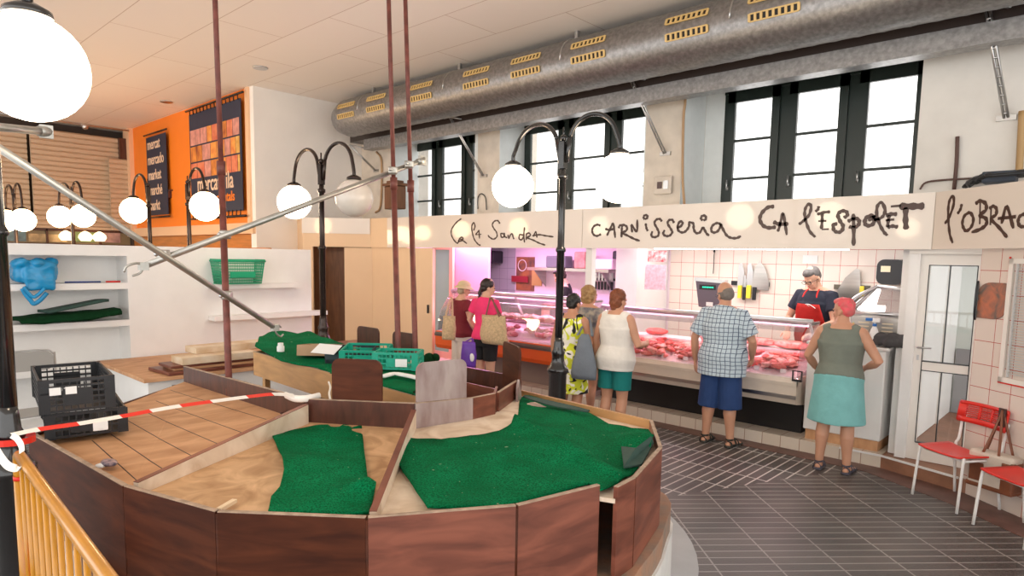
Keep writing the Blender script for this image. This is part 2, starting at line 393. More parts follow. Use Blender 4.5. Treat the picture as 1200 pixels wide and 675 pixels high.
# upper back wall with pilasters
def pil(n, x0, x1, m=PLASTER2):
    bm = B(); bx(bm, (x0, 8.0, 2.5), (x1, 8.95, CEIL)); struct(n, bm, m)
pil('wall_back', -1.72, 5, PLASTER); pil('wall_back_pilaster', -5.0, -4.44); pil('wall_back_pilaster', -8.33, -7.81); pil('wall_back_pilaster', -11.8, -10.8)
bm = B()
for a, b2 in ((-10.97, -8.33), (-7.81, -5.0), (-4.44, -1.72)): bx(bm, (a-.3, 8.62, 4.5), (b2, 8.9, CEIL))
bx(bm, (-4.44, 8.62, 2.5), (-4.16, 8.9, 4.6)); bx(bm, (-11.3, 8.62, 2.5), (-10.95, 8.9, 4.6))
struct('wall_back_lintel', bm, REVEAL)
bm = B()
for xx in (-11.0, -8.1, -4.72): bx(bm, (xx-.3, 8.001, 2.5), (xx+.30 if xx != -4.72 else xx+.282, 8.61, 4.99))
struct('wall_back_reveal', bm, REVEAL)
bm = B(); bx(bm, (-11.8, 8.95, 0), (5, 9.1, CEIL))
# openings for the windows are left out of this outer wall
bm.free(); bm = B()
bx(bm, (-11.8, 8.92, 0), (-8.92, 9.1, 2.5)); bx(bm, (-5.6, 9.02, 0), (-1.5, 9.1, 2.5))
struct('wall_back_lower', bm, PLASTER)

# windows: three casements each, three rows of panes
def window(n, x0, x1, z0=2.5, z1=4.5, Y=8.66):
    fr = B(); w3 = (x1-x0)/3
    bx(fr, (x0, Y-.05, z1-.12), (x1, Y+.06, z1))
    bx(fr, (x0, Y-.05, z0), (x1, Y+.06, z0+.08))
    for k in range(4):
        x = x0+k*w3; bx(fr, (max(x0, x-.06), Y-.05, z0), (min(x1, x+.06), Y+.06, z1))
    bx(fr, (x0, Y-.07, 4.22), (x1, Y+.05, z1-.1))
    f = struct(n, fr, GREENBLK)
    for k in range(3):
        a, b = x0+k*w3+.06, x0+(k+1)*w3-.06
        c = B(); bx(c, (a, Y-.08, z0), (a+.10, Y-.03, 4.24)); bx(c, (b-.10, Y-.08, z0), (b, Y-.03, 4.24)); bx(c, (a, Y-.08, 4.10), (b, Y-.03, 4.24))
        for z in (3.60, 3.10, 2.62): bx(c, (a+.09, Y-.07, z-.017), (b-.09, Y-.04, z+.017))
        s = obj('casement', c, GREENBLK, f)
        g = B(); bx(g, (a+.09, Y-.058, z0), (b-.09, Y-.052, 4.12)); obj('pane', g, GLASS, f)
        h = B(); box(h, (a+.05, Y-.095, 2.98), (.028, .03, .05)); tube(h, [(a+.05, Y-.11, 2.97), (a+.05, Y-.125, 2.97), (a+.05, Y-.125, 3.09)], .009, 8); obj('window_handle', h, STEEL, f, smooth=True)
window('window_1', -10.95, -8.36); window('window_2', -7.80, -5.02); window('window_3', -4.16, -1.73)

# left white wall and the orange wall beyond it
bm = B(); bx(bm, (-12.0, 5.7, 0), (-11.8, 9.1, CEIL)); struct('wall_left', bm, mat('cream_white_plaster', (.93, .90, .86), .75, nz=.06, ns=1.6, bump=.08, bs=10))
bm = B(); bx(bm, (-18.6, 5.7, 2.56), (-12.0, 5.85, CEIL)); struct('wall_orange', bm, ORANGE)
bm = B(); bx(bm, (-18.6, 5.64, 2.36), (-11.82, 5.85, 2.56)); bx(bm, (-18.62, 5.6, 2.36), (-18.2, 5.72, CEIL)); bx(bm, (-12.06, 5.66, 2.56), (-11.94, 5.72, CEIL)); struct('trim_5', bm, mat('peach_trim', (.85, .55, .34), .5))
WOODD = mat('dark_cupboard_wood', (.22, .085, .03), .45, nz=.4, ns=3, stretch=(6, 6, .8), dist=.5)
bm = B(); bx(bm, (-18.6, 5.75, 0), (-11.82, 5.85, 2.36)); struct('wall_orange_lower', bm, mat('amber_wood', (.62, .23, .05), .45, nz=.3, ns=3, stretch=(.7, 1, 7)))
for x in (-17.3, -15.1, -13.0):
    bm = B(); bx(bm, (x, 5.68, .05), (x+1.7, 5.75, 2.1), bev=.02); bx(bm, (x+.2, 5.665, .3), (x+1.5, 5.685, 1.9), bev=.01); struct('door_2', bm, mat('amber_wood', (.62, .23, .05)))
bm = B(); bx(bm, (-19.2, -5, 0), (-19.05, 5.7, CEIL)); struct('wall_far', bm, mat('dark_far_wall', (.07, .05, .04), .7))
bm = B(); bx(bm, (-19.2, 5.7, 0), (-18.6, 6.2, CEIL)); struct('wall_far_corner', bm, mat('dark_far_wall', (.07, .05, .04)))

# interior of the butchers' stalls
TW = tilemat('white_tile_red_joint', (.80, .72, .64), (.50, .10, .08), .2, .2, .0028, .18, 'XZ', col2=(.82, .75, .67), bump=.15, shift=(.04, .03))
bm = B(); bx(bm, (-5.02, 8.85, .13), (-1.55, 8.95, 2.5)); struct('wall_stall_tiled', bm, TW)
bm = B(); bx(bm, (-8.2, 8.86, .13), (-5.02, 8.95, 2.5)); struct('wall_stall_plain', bm, mat('pale_pink_wall', (.80, .68, .74), .45, nz=.04))
GT = tilemat('grey_tile', (.42, .46, .46), (.28, .30, .31), .2, .2, .004, .2, 'XZ')
bm = B(); bx(bm, (-9.4, 8.86, .13), (-8.2, 8.95, 2.5)); struct('wall_stall_grey', bm, GT)
bm = B(); bx(bm, (-9.5, 7.14, 2.42), (-1.45, 8.95, 2.5)); struct('ceiling_stall', bm, WHITE)
bm = B(); bx(bm, (-1.60, 7.25, .13), (-1.52, 9.9, 2.42)); struct('wall_stall_side', bm, WHITE)
bm = B(); bx(bm, (-5.42, 8.0, .13), (-5.06, 8.85, 2.42)); struct('wall_stall_pier', bm, WHITE)
bm = B(); bx(bm, (-5.315, 7.13, .13), (-5.215, 7.22, 2.42)); struct('trim_6', bm, WHITE)
bm = B(); bx(bm, (-1.52, 7.14, .13), (-1.43, 7.28, 2.15)); struct('trim_7', bm, WHITE)

# glazed door right of the stalls
DW = mat('door_white', (.80, .76, .70), .4)
bm = B(); D0, D1 = -1.43, -.93
for a, b in ((D0, D0+.075), (D1-.05, D1)): bx(bm, (a, 7.18, .13), (b, 7.225, 2.12))
for a, b in ((.13, .30), (1.00, 1.09), (2.0, 2.12)): bx(bm, (D0+.07, 7.182, a), (D1-.045, 7.223, b-.001))
dr = struct('door_1', bm, DW)
bm = B(); bx(bm, (D0+.07, 7.20, .3), (D1-.05, 7.206, 1.0)); bx(bm, (D0+.07, 7.20, 1.09), (D1-.05, 7.206, 2.0)); obj('pane', bm, GLASS, dr)
bm = B(); bx(bm, (D0+.066, 7.178, .3), (D0+.074, 7.23, 2.0)); bx(bm, (D1-.058, 7.178, .3), (D1-.05, 7.23, 2.0)); bx(bm, (D0+.23, 7.19, .3), (D0+.238, 7.215, 2.0))
for z in (.3, 1.0, 1.088, 1.995): bx(bm, (D0+.07, 7.177, z-.004), (D1-.05, 7.23, z+.004))
obj('glazing_bead', bm, BLACKP, dr)
bm = B(); tube(bm, [(D0+.035, 7.17, 1.22), (D0+.035, 7.12, 1.22), (D0+.15, 7.12, 1.225)], .009, 8); box(bm, (D0+.035, 7.176, 1.12), (.02, .008, .05)); obj('door_handle', bm, STEEL, dr)
bm = B(); bx(bm, (-1.52, 7.12, 2.10), (-.9, 7.25, 2.42)); struct('trim_8', bm, DW)
# corridor seen through the door
bm = B(); bx(bm, (-1.7, 9.9, 0), (3.5, 10.0, 2.5)); struct('wall_corridor', bm, mat('corridor_grey_green', (.62, .66, .62), .5))
bm = B(); bx(bm, (-1.5, 9.86, .13), (.2, 9.9, .95)); struct('baseboard_corridor', bm, mat('corridor_grey', (.28, .28, .29), .5))
bm = B(); bx(bm, (-1.5, 7.3, 2.43), (.3, 10, 2.5)); struct('ceiling_corridor', bm, WHITE)

# angled tiled wall on the right
ang = math.atan2(FE.y, FE.x)
RT = tilemat('white_tile_red_joint_right', (.72, .62, .55), (.48, .09, .07), .2, .2, .003, .2, 'XZ', col2=(.74, .65, .58), bump=.15, shift=(0, .04))
bm = B(); bx(bm, (0, 0, 0), (3.4, .12, 2.16)); o = struct('wall_right', bm, RT); o.location = T0; o.rotation_euler.z = ang
bm = B()
def rp(s, off, z): return T0+FE*s+V((-FE.y, FE.x, 0))*off+V((0, 0, z))
# small louvred window in it
bm = B()
for a, b, c, d in ((.62, .66, 1.05, 2.06), (1.5, 1.54, 1.05, 2.06), (.62, 1.54, 2.02, 2.06), (.62, 1.54, 1.05, 1.09)): bx(bm, (a, -.022, c), (b, -.003, d))
o = struct('window_4', bm, DW); o.location = T0-FE*.33; o.rotation_euler.z = ang
bm = B(); bx(bm, (.605, -.008, 1.035), (.62, -.002, 2.075)); bx(bm, (.605, -.008, 1.035), (1.54, -.002, 1.05)); obj('red_edging', bm, REDP, o, local=True)
bm = B()
for k in range(40): box(bm, (1.1, -.02, 1.13+k*.022), (.82, .012, .006))
bx(bm, (.70, -.03, 1.1), (.712, -.014, 2.02)); obj('blind_slats', bm, mat('blind_grey', (.55, .56, .55), .4), o, local=True)

# cream kiosk on the left of the stalls
KB = V((-10.17, 7.09, 0)); KA = V((-11.06, 6.26, 0)); KD = (KA-KB).normalized(); KL = (KA-KB).length
KC = CREAM
bm = B(); board(bm, (-9.12, 7.12), (-10.17, 7.12), 0, 2.14, .06); struct('wall_kiosk', bm, KC)
def kp(s): return KB+KD*s
bm = B(); board(bm, kp(KL-.15), kp(KL+.02), 0, 2.14, .06); struct('wall_kiosk_angled', bm, KC)
bm = B(); board(bm, kp(-.02), kp(.49), .02, 2.13, .045); dk = struct('door_3', bm, KC)
bm = B(); q = kp(-.20)+V((.02, -.06, 1.83)); ball(bm, q, .016, 8); ball(bm, q+V((.03, .03, .02)), .012, 8); obj('green_sticker', bm, mat('lime', (.25, .7, .02), .5), dk)
bm = B(); board(bm, kp(.0)+V((-.3, .4, 0)), kp(KL+.3)+V((-.3, .4, 0)), 0, 2.3, .03); struct('wall_kiosk_inner', bm, WOODD)
bm = B(); board(bm, kp(-.0), kp(KL+.02), 2.14, 2.66, .10); bx(bm, (-10.17, 7.05, 2.14), (-9.62, 7.13, 2.66)); board(bm, kp(KL), kp(KL)+V((-.75, .3, 0)), 0, 2.66, .06); struct('trim_9', bm, KC)
bm = B(); board(bm, kp(-.0)+V((.03, -.045, 0)), kp(KL+.02)+V((.03, -.045, 0)), 2.38, 2.66, .03); struct('trim_10', bm, SIGNM)
# cream door and narrow green glass door beside it
bm = B(); bx(bm, (-9.10, 7.06, .13), (-8.40, 7.11, 2.13)); dd = struct('door_4', bm, KC)
bm = B(); box(bm, (-8.49, 7.04, 1.12), (.02, .03, .14)); obj('door_handle', bm, BLACKP, dd)
bm = B()
for a, b in ((-9.42, -9.37), (-8.97, -8.88)): bx(bm, (a, 7.93, .13), (b, 7.98, 2.42))
bx(bm, (-9.37, 7.931, 2.12), (-8.97, 7.979, 2.42)); bx(bm, (-9.37, 7.931, .13), (-8.97, 7.979, .25)); dd = struct('door_5', bm, KC)
bm = B(); bx(bm, (-9.37, 7.95, .25), (-8.97, 7.96, 2.12)); obj('pane', bm, mat('green_frosted_glass', (.25, .60, .40), .25), dd)
bm = B(); bx(bm, (-9.5, 7.16, .13), (-9.43, 8.9, 2.42)); struct('wall_stall_left', bm, WHITE)
# ================================================================== DUCT, BEAM, STRUTS
DY, DZ, DR = 7.16, 4.55, .333
t = thing('ventilation_duct', (-6, DY, DZ-DR), 'large round galvanised ventilation duct hung below the ceiling along the window wall', 'duct')
bm = B(); n = 48
xs = [-11.15+k*.055 for k in range(int(14.0/.055))]
prof = []
rings = []
for i, x in enumerate(xs):
    r = DR+(.004 if i % 4 == 0 else 0)
    if i < 4: r = DR*(.80+.05*i)
    rings.append([bm.verts.new((x, DY+math.cos(2*PI*j/n)*r, DZ+math.sin(2*PI*j/n)*r)) for j in range(n)])
for a, b in zip(rings, rings[1:]):
    for j in range(n): bm.faces.new((a[j], b[j], b[(j+1) % n], a[(j+1) % n])).smooth = True
bm.faces.new(rings[0]); bm.faces.new(rings[-1][::-1])
obj('duct_body', bm, DGALV, t)
VENTY = mat('yellow_vent_blades', (.72, .50, .20), .5)
def vent(x, a):
    """grille of yellowish blades set in the duct at angle a from horizontal toward the hall"""
    L = .50; hh = .075
    c = V((x, DY-math.cos(a)*(DR+.006), DZ+math.sin(a)*(DR+.006)))
    v = V((0, math.sin(a), math.cos(a))); nn = V((0, -math.cos(a), math.sin(a)))
    M = Matrix((( 1, v.x, nn.x, c.x), (0, v.y, nn.y, c.y), (0, v.z, nn.z, c.z), (0, 0, 0, 1)))
    bm = B(); box(bm, (0, 0, -.004), (L-.02, hh-.01, .006), M=M); bk = bm
    g = obj('vent_recess', bk, BLACKF, t)
    bm = B()
    box(bm, (0, hh/2, .004), (L, .014, .012), M=M); box(bm, (0, -hh/2, .004), (L, .014, .012), M=M)
    for k in range(9): box(bm, (-L/2+k*L/8, 0, .006), (.026, hh, .014), M=M)
    obj('vent_grille', bm, VENTY, t)
vx = [px_ for px_ in (-10.55, -9.9, -9.25, -7.85, -6.95, -5.95, -4.9, -3.95, -3.0, -2.1, -1.2, -.3)]
# measured centres of the paired grilles along the duct
import itertools
for X, Y in ((405, 136), (440, 127), (493, 116), (557, 100), (615, 83), (688, 65), (803, 38), (905, 12), (1025, -18)):
    q = ray(X, Y); c = py(X, Y, DY-DR*.97)
    vent(c.x, math.radians(24)); vent(c.x+.02, math.radians(-8))
for X in (-10.2, -7.9, -5.6, -3.3, -1.0):
    bm = B(); box(bm, (X, DY+.02, CEIL-.06), (.05, .05, .12)); tube(bm, [(X, DY+DR*math.sin(a)*1.01, DZ+DR*math.cos(a)*1.01) for a in [k*PI/12-PI/2 for k in range(13)]], .010, 6)
    obj('hanger_strap', bm, STEEL, t)
bm = B(); bx(bm, (-11.5, 7.53, 4.215), (4, 7.95, 4.35)); bx(bm, (-11.5, 7.56, 4.35), (4, 7.95, 4.62))
lone('dark_gap_board', bm, mat('dark_gap_brown', (.035, .022, .018), .4), 'dark brown board added for the dark void between the round duct and the grey beam', 'filler board')  # dark board added to stand for the dark void between duct and beam
t = thing('steel_beam', (-4, 7.5, 4.0), 'long grey galvanised beam carried in front of the tall windows', 'beam')
bm = B(); bx(bm, (-10.95, 7.47, 4.03), (4, 7.52, 4.20)); bx(bm, (-10.95, 7.47, 4.015), (4, 7.68, 4.03)); bx(bm, (-10.95, 7.47, 4.19), (4, 7.70, 4.205)); obj('web', bm, DGALV, t)
for i, (a, b) in enumerate((((410, 170), (440, 200)), ((527, 137), (566, 206)), ((738, 90), (779, 180)), ((1156, 4), (1179, 138)))):
    p, q = py(*a, 7.42), py(*b, 7.97)
    lab = ('thin steel strut bracing the beam beside the left wall', 'steel strut between the left and middle windows', 'steel strut footed on the pilaster right of the middle window', 'perforated steel strut at the top right of the wall')[i]
    t = thing('beam_strut', q, lab, 'strut')
    bm = B(); d = (q-p).normalized(); s = d.cross(V((0, 1, 0))).normalized()
    for off in (-.016, .016): tube(bm, [p+s*off, q+s*off], .013, 4)
    for k in range(12): tube(bm, [p.lerp(q, (k+.5)/12)-s*.016, p.lerp(q, (k+.5)/12)+s*.016], .012, 4)
    obj('strut_bar', bm, STEEL, t)
    bm = B(); box(bm, (q.x, 7.985, q.z), (.16, .03, .05)); obj('foot_plate', bm, BRUSH, t)
    bm = B(); tube(bm, [p, (p.x+.25, 7.60, p.z-.06)], .014, 6); tube(bm, [p, (p.x-.16, 7.44, p.z+.0)], .012, 6); obj('top_bracket', bm, STEEL, t)
# wall fittings between the windows
def conduit(name, pts, r, m, lab, cat='pipe'): bm = B(); tube(bm, crom(pts, 5), r, 8); return lone(name, bm, m, lab, cat)
conduit('wall_conduit', [py(803, 105, 7.97), py(803, 120, 7.97), py(801, 140, 7.97), py(800, 205, 7.97), py(802, 240, 7.97)], .018, mat('tan_conduit', (.48, .30, .16), .5), 'tan conduit down the pilaster right of the middle window')
conduit('wall_conduit', [py(441, 178, 7.97), py(447, 190, 7.97), py(446, 240, 7.97), py(440, 249, 7.97)], .02, mat('tan_conduit', (.48, .30, .16)), 'bent tan conduit on the wall left of the left window')
conduit('wall_cable', [py(560, 245, 7.98), py(560, 232, 7.98), py(564, 227, 7.98), py(569, 232, 7.98), py(570, 246, 7.98)], .008, BLACKP, 'looped thin cable above the sign by the left window', 'cable')
t = thing('switch_box', py(777, 225, 7.97), 'weathered beige switch box on the pilaster right of the middle window', 'switch box')
q = py(777, 217, 7.96); bm = B(); box(bm, q, (.26, .04, .24), bev=.01); obj('box_body', bm, PLASTER2, t)
bm = B(); box(bm, q+V((-.04, -.025, .0)), (.07, .01, .09)); obj('dark_switch', bm, BROWND, t)
bm = B(); box(bm, q+V((.055, -.025, .0)), (.07, .01, .11)); obj('grey_switch', bm, STEEL, t)
conduit('wall_cable', [py(1122, 160, 7.97), py(1121, 190, 7.97), py(1118, 222, 7.97)], .018, mat('rust_rod', (.10, .05, .04), .6), 'short dark vertical conduit on the wall above the right sign')
conduit('wall_cable', [py(1078, 222, 7.96), py(1085, 214, 7.96), py(1105, 211, 7.96), py(1140, 209, 7.96)], .010, mat('rust_rod', (.10, .05, .04)), 'thin rusty cable curving along the wall above the signs', 'cable')
conduit('wall_pipe', [py(1198, 130, 7.95), py(1196, 170, 7.95), py(1194, 205, 7.95)], .03, mat('ochre_pipe', (.45, .28, .12), .5), 'ochre pipe at the right end of the upper wall')
t = thing('cable_bundle', py(1165, 214, 7.4), 'tangle of black cables and tubes lying on top of the right sign', 'cables')
for k in range(7):
    bm = B(); a = pz(1128+k*3, 220-k*1.5, 2.78); c = pz(1150+k*4, 212-k*1.2, 2.80+.02*(k % 3)); e = V((.3, 6.6+.12*k, 2.86+.03*(k % 2)))
    tube(bm, crom([a, a.lerp(c, .5)+V((0, 0, .03)), c, e], 6), .018+.008*(k % 3), 8); obj('cable', bm, BLACKP, t, smooth=True)
bm = B(); box(bm, pz(1172, 208, 2.80), (.25, .2, .1), bev=.01); obj('junction_box', bm, mat('navy_box', (.02, .03, .05), .5), t)
bm = B(); bx(bm, (-8.75, 8.15, 2.52), (-8.45, 8.45, 3.15)); 
# small lantern-like cupboard behind the red poles
bm.free()
t = thing('wall_lantern', py(461, 246, 7.6), 'brown wooden lantern box standing on the kiosk top by the left window', 'lantern box')
q = py(463, 232, 7.6); bm = B(); box(bm, q, (.38, .22, .42), bev=.015); obj('box_body', bm, WOODD, t)
bm = B(); box(bm, q+V((0, 0, .24)), (.44, .28, .05), bev=.01); box(bm, q+V((0, 0, .29)), (.30, .18, .05), bev=.01); obj('cornice', bm, WOODD, t)

# ================================================================== SIGNS
def stroke(bm, toP, pts, r, nn):
    P = [toP(*p) for p in pts]; P = crom(P, 6)
    tube(bm, P, [(r, .004)]*len(P), 8, ref=None) if False else ribbon(bm, P, r, nn)
def ribbon(bm, P, r, nn):
    """flat brush stroke with rounded ends, 4 mm proud of the panel"""
    k = len(P); L, Rr = [], []
    for i, p in enumerate(P):
        t = (P[min(i+1, k-1)]-P[max(i-1, 0)])
        if t.length < 1e-6: t = V((1, 0, 0))
        t.normalize(); s = nn.cross(t).normalized(); rr = r*(1 if 0 < i < k-1 else .55)*(1+.18*math.sin(i*1.3))
        L.append(p+s*rr); Rr.append(p-s*rr)
    f = nn*.004
    a = [bm.verts.new(v+f) for v in L]; b = [bm.verts.new(v+f) for v in Rr]; c = [bm.verts.new(v) for v in L]; d = [bm.verts.new(v) for v in Rr]
    for i in range(k-1):
        bm.faces.new((a[i], a[i+1], b[i+1], b[i])); bm.faces.new((c[i], c[i+1], a[i+1], a[i])); bm.faces.new((b[i], b[i+1], d[i+1], d[i]))
def sign(name, lab, x0, x1):
    t = thing(name, ((x0+x1)/2, 7.05, 2.14), lab, 'shop sign')
    bm = B(); bx(bm, (x0+.003, 7.04, 2.14), (x1-.003, 7.10, 2.655)); obj('sign_board', bm, SIGNM, t); return t
NF = V((0, -1, 0))
def letters(t, word, cs, strokes, r):
    x0, y0, sc = cs
    bm = B()
    for s in strokes:
        rr = r
        if isinstance(s, tuple): s, rr = s
        stroke(bm, lambda a, b: py(x0+a/sc, y0+b/sc, 7.039), s, rr, NF)
    bmesh.ops.recalc_face_normals(bm, faces=bm.faces[:])
    o = obj('lettering', bm, INK, t)
s1 = sign('shop_sign', 'cream sign board lettered Ca la Sandra over the left butcher stall', -9.62, -5.32)
letters(s1, 'Ca la Sandra', (520, 240, 8.571), [
    [(178, 138), (130, 175), (85, 235), (75, 290), (100, 350), (140, 385), (160, 340), (185, 325), (195, 350), (160, 345), (150, 370), (190, 360), (235, 390)],
    [(300, 260), (315, 215), (300, 180), (282, 220), (290, 290), (310, 350), (345, 395), (372, 408)],
    [(320, 300), (345, 270), (355, 262), (360, 340)], [(322, 302), (380, 295)],
    [(565, 190), (545, 160), (510, 165), (488, 200), (505, 240), (530, 275), (535, 320), (500, 345), (460, 325), (445, 305)],
    [(600, 290), (575, 290), (580, 325), (605, 320), (608, 285), (615, 320), (640, 330)], [(645, 300), (655, 335), (672, 300), (690, 295), (700, 335), (712, 338)],
    [(800, 305), (765, 300), (758, 340), (785, 350), (805, 310)], [(812, 225), (805, 300), (812, 380)],
    [(830, 355), (832, 295), (860, 285), (870, 310), (838, 330), (900, 355), (960, 385), (1022, 405)],
    [(900, 320), (925, 272), (938, 330)], [(890, 312), (960, 300), (1030, 312), (1105, 322)]], .011)
s2 = sign('shop_sign', 'cream sign board lettered Carnisseria Ca l\'Espolet over the long butcher stall', -5.32, -1.33)
letters(s2, 'CARNIS', (685, 235, 12.0), [
    [(225, 352), (180, 340), (130, 365), (108, 420), (125, 475), (175, 498), (235, 472)],
    [(315, 495), (360, 400), (402, 325), (420, 420), (432, 525)], [(292, 398), (350, 415), (410, 400)],
    [(520, 520), (525, 400), (530, 350)], [(480, 390), (500, 350), (560, 345), (600, 380), (580, 430), (520, 450), (600, 490), (700, 540), (780, 568)],
    [(672, 450), (662, 345), (735, 435), (742, 268)],
    [(850, 265), (832, 240), (845, 210), (880, 210), (885, 240), (852, 265)], [(860, 320), (872, 390), (892, 430)],
    [(1090, 295), (1060, 260), (1010, 270), (985, 320), (1020, 390), (1045, 450), (1030, 500), (975, 515), (940, 490), (955, 430)]], .014)
letters(s2, 'seria', (770, 235, 10.0), [
    [(200, 265), (180, 228), (140, 232), (125, 270), (160, 330), (178, 370), (150, 410), (105, 415), (72, 390), (90, 345)],
    [(230, 325), (280, 300), (300, 260), (270, 245), (245, 290), (250, 350), (300, 375), (345, 350), (375, 300), (378, 258), (425, 270), (430, 330), (455, 378), (500, 375), (535, 320), (550, 330), (580, 385), (612, 412)],
    [(535, 235), (515, 210), (530, 180), (565, 180), (572, 215), (545, 235)],
    [(745, 275), (700, 265), (650, 295), (635, 345), (660, 375), (710, 360), (745, 300), (745, 275), (765, 320), (810, 400), (860, 435), (930, 440), (985, 415)]], .014)
letters(s2, 'CA l', (880, 228, 10.0), [
    ([(275, 140), (200, 150), (130, 215), (105, 290), (140, 360), (210, 390), (295, 380)], .019),
    [(315, 435), (340, 360), (375, 220), (400, 340), (420, 475)], ([(262, 320), (330, 345), (440, 345)], .02),
    [(562, 350), (620, 305), (680, 240), (705, 150), (682, 108), (640, 160), (630, 240), (650, 330), (690, 430), (755, 500)],
    [(797, 135), (785, 175), (755, 200)],
    [(775, 232), (850, 210), (930, 202)], [(835, 220), (835, 300), (825, 405)], [(790, 312), (885, 308)], [(830, 408), (915, 405)],
    ([(1090, 275), (1130, 240), (1115, 200), (1060, 195), (1020, 240), (1045, 310), (1080, 370), (1060, 430), (1010, 440), (970, 410), (970, 350), (1015, 345)], .017)], .014)
letters(s2, 'polet', (980, 228, 10.0), [
    ([(200, 225), (205, 400), (203, 600)], .017), ([(135, 315), (190, 290), (250, 285), (270, 330), (240, 375), (190, 385), (150, 375)], .017),
    ([(455, 270), (410, 245), (350, 275), (335, 330), (365, 365), (425, 350), (450, 295), (430, 265), (380, 310)], .018),
    [(440, 295), (500, 285), (550, 250), (572, 180), (535, 95), (485, 130), (475, 230), (510, 350), (560, 440), (600, 480)],
    ([(580, 245), (640, 230), (715, 230)], .018), [(620, 240), (610, 310), (600, 385)], ([(580, 300), (680, 292)], .017), ([(600, 385), (660, 370), (725, 382)], .017),
    ([(640, 140), (760, 130)], .018), ([(740, 137), (900, 138), (1035, 135)], .030), ([(815, 150), (812, 300), (820, 410)], .022)], .014)
# angled sign
t = thing('shop_sign', P0+FS*.8+V((0, 0, 2.14)), 'cream sign board lettered l\'obrac on the angled wall at the right', 'shop sign')
bm = B(); board(bm, P0, P0+FS*3.6, 2.14, 2.655, .06); obj('sign_board', bm, SIGNM, t)
NR = V((FE.y, -FE.x, 0)); NR = V((-.669, -.743, 0))
def pr(x, y, off=.031):
    d = ray(x, y); O = P0+NR*off; k = (O-C0).dot(NR)/d.dot(NR); return C0+d*k
bm = B()
for s, r in (([(112, 425), (160, 350), (205, 220), (200, 135), (165, 170), (148, 260), (150, 400), (165, 540), (195, 630)], .012), ([(290, 215), (275, 275), (245, 320)], .012),
             ([(380, 300), (320, 340), (297, 420), (315, 480), (345, 500), (395, 450), (412, 370), (380, 300)], .013),
             ([(435, 215), (480, 185), (540, 210), (545, 280), (480, 335), (545, 370), (548, 430), (490, 480), (395, 515)], .015), ([(485, 200), (480, 430)], .010),
             ([(580, 265), (620, 240), (655, 265), (650, 330), (600, 375), (680, 460), (770, 570)], .013), ([(600, 260), (592, 440)], .010),
             ([(710, 425), (765, 245), (835, 475)], .013), ([(672, 370), (865, 350)], .022), ([(955, 320), (905, 345), (885, 400), (905, 450), (955, 455)], .013)):
    ribbon(bm, crom([pr(1095+a/9.0, 215+b/9.0) for a, b in s], 6), r, NR)
bmesh.ops.recalc_face_normals(bm, faces=bm.faces[:]); obj('lettering', bm, INK, t)

# ================================================================== STREET-LAMP STYLE GLOBE LAMPS
def lamp(lab, x, y, d, globes, shaft=.033, mt=BLACKM, lit=GLOBE_E, zc=3.0, off=(), gr=.19, group=None):
    c = pd(x, y, d); c = V((c.x, c.y, 0))
    t = thing('globe_lamp_post', c, lab, 'lamp post', group=group)
    bm = B(); lathe(bm, [(.125, 0), (.13, .03), (.10, .06), (.085, .10), (.075, .55), (.078, 1.0), (.092, 1.02), (.095, 1.05), (.075, 1.07), (.055, 1.12), (.052, 1.17), (.06, 1.19), (.045, 1.22), (.04, 1.28), (shaft, 1.32)], c); obj('base', bm, mt, t)
    bm = B(); lathe(bm, [(shaft, 1.30), (shaft, 2.05), (.044, 2.06), (.044, 2.075), (.036, 2.09), (shaft*.9, 2.10), (shaft*.85, 2.66), (.042, 2.67), (.042, 2.70), (.026, 2.71), (.026, zc-.06)], c); obj('pole', bm, mt, t)
    bm = B()
    box(bm, c+V((0, 0, 2.86)), (.055, .055, .22)); ball(bm, c+V((0, 0, zc+.0)), .03, 10); tube(bm, [c+V((0, 0, zc)), c+V((0, 0, zc+.09))], .008, 6); obj('finial', bm, mt, t)
    for i, (gx, gy, gd) in enumerate(globes):
        g = pd(gx, gy, gd); top = V((g.x, g.y, g.z+gr+.02)); s = V((c.x, c.y, 2.80)); h = V((top.x-c.x, top.y-c.y, 0)); zz = 3.17
        P = [s+h.normalized()*.035, s+h*.12+V((0, 0, .20))]
        for k in range(1, 12):
            a = PI*k/12; P.append(c+h*(.5-.40*math.cos(a)*1.0+.06*(k/12))+V((0, 0, 2.94+(zz-2.94)*math.sin(a))))
        P += [V((top.x, top.y, top.z+.06)), top]
        bm = B(); tube(bm, crom(P, 2), .019, 10); obj('arm', bm, mt, t)
        bm = B(); lathe(bm, [(.03, top.z+.02), (.075, top.z-.005), (.08, top.z-.028)], (g.x, g.y, 0), 16); obj('globe_cap', bm, mt, t)
        bm = B(); ball(bm, g, gr, 32); obj('globe', bm, GLOBE_O if i in off else lit, t)
lamp('black lamp post with two lit globes standing in front of the middle window', 653.5, 440, 5.7, [(601, 218.5, 6.15), (725, 209, 5.25)], mt=BLACKM, gr=.195)
lamp('dark lamp post with one lit and one unlit globe by the white shelf wall', 379, 395, 7.3, [(345, 237, 7.75), (415, 232, 6.85)], mt=BRONZE, off=(1,), gr=.195)
lamp('dark single globe lamp in front of the orange wall banner', 221, 250, 9.5, [(240.5, 242, 9.1)], mt=BRONZE, lit=GLOBE_W, gr=.20)
lamp('dark single globe lamp at the left edge of the orange wall', 175, 260, 10.0, [(157, 247, 10.3)], mt=BRONZE, lit=GLOBE_W, gr=.20)
lamp('distant two globe lamp in front of the beige roller shutters', 85, 260, 11.5, [(70, 254, 11.9), (97, 253, 11.3)], mt=BRONZE, lit=GLOBE_W, gr=.195)
lamp('farthest two globe lamp at the left behind the diagonal pipe', 18, 262, 12.0, [(8, 258.5, 12.4), (27, 258, 11.8)], mt=BRONZE, lit=GLOBE_W, gr=.2)
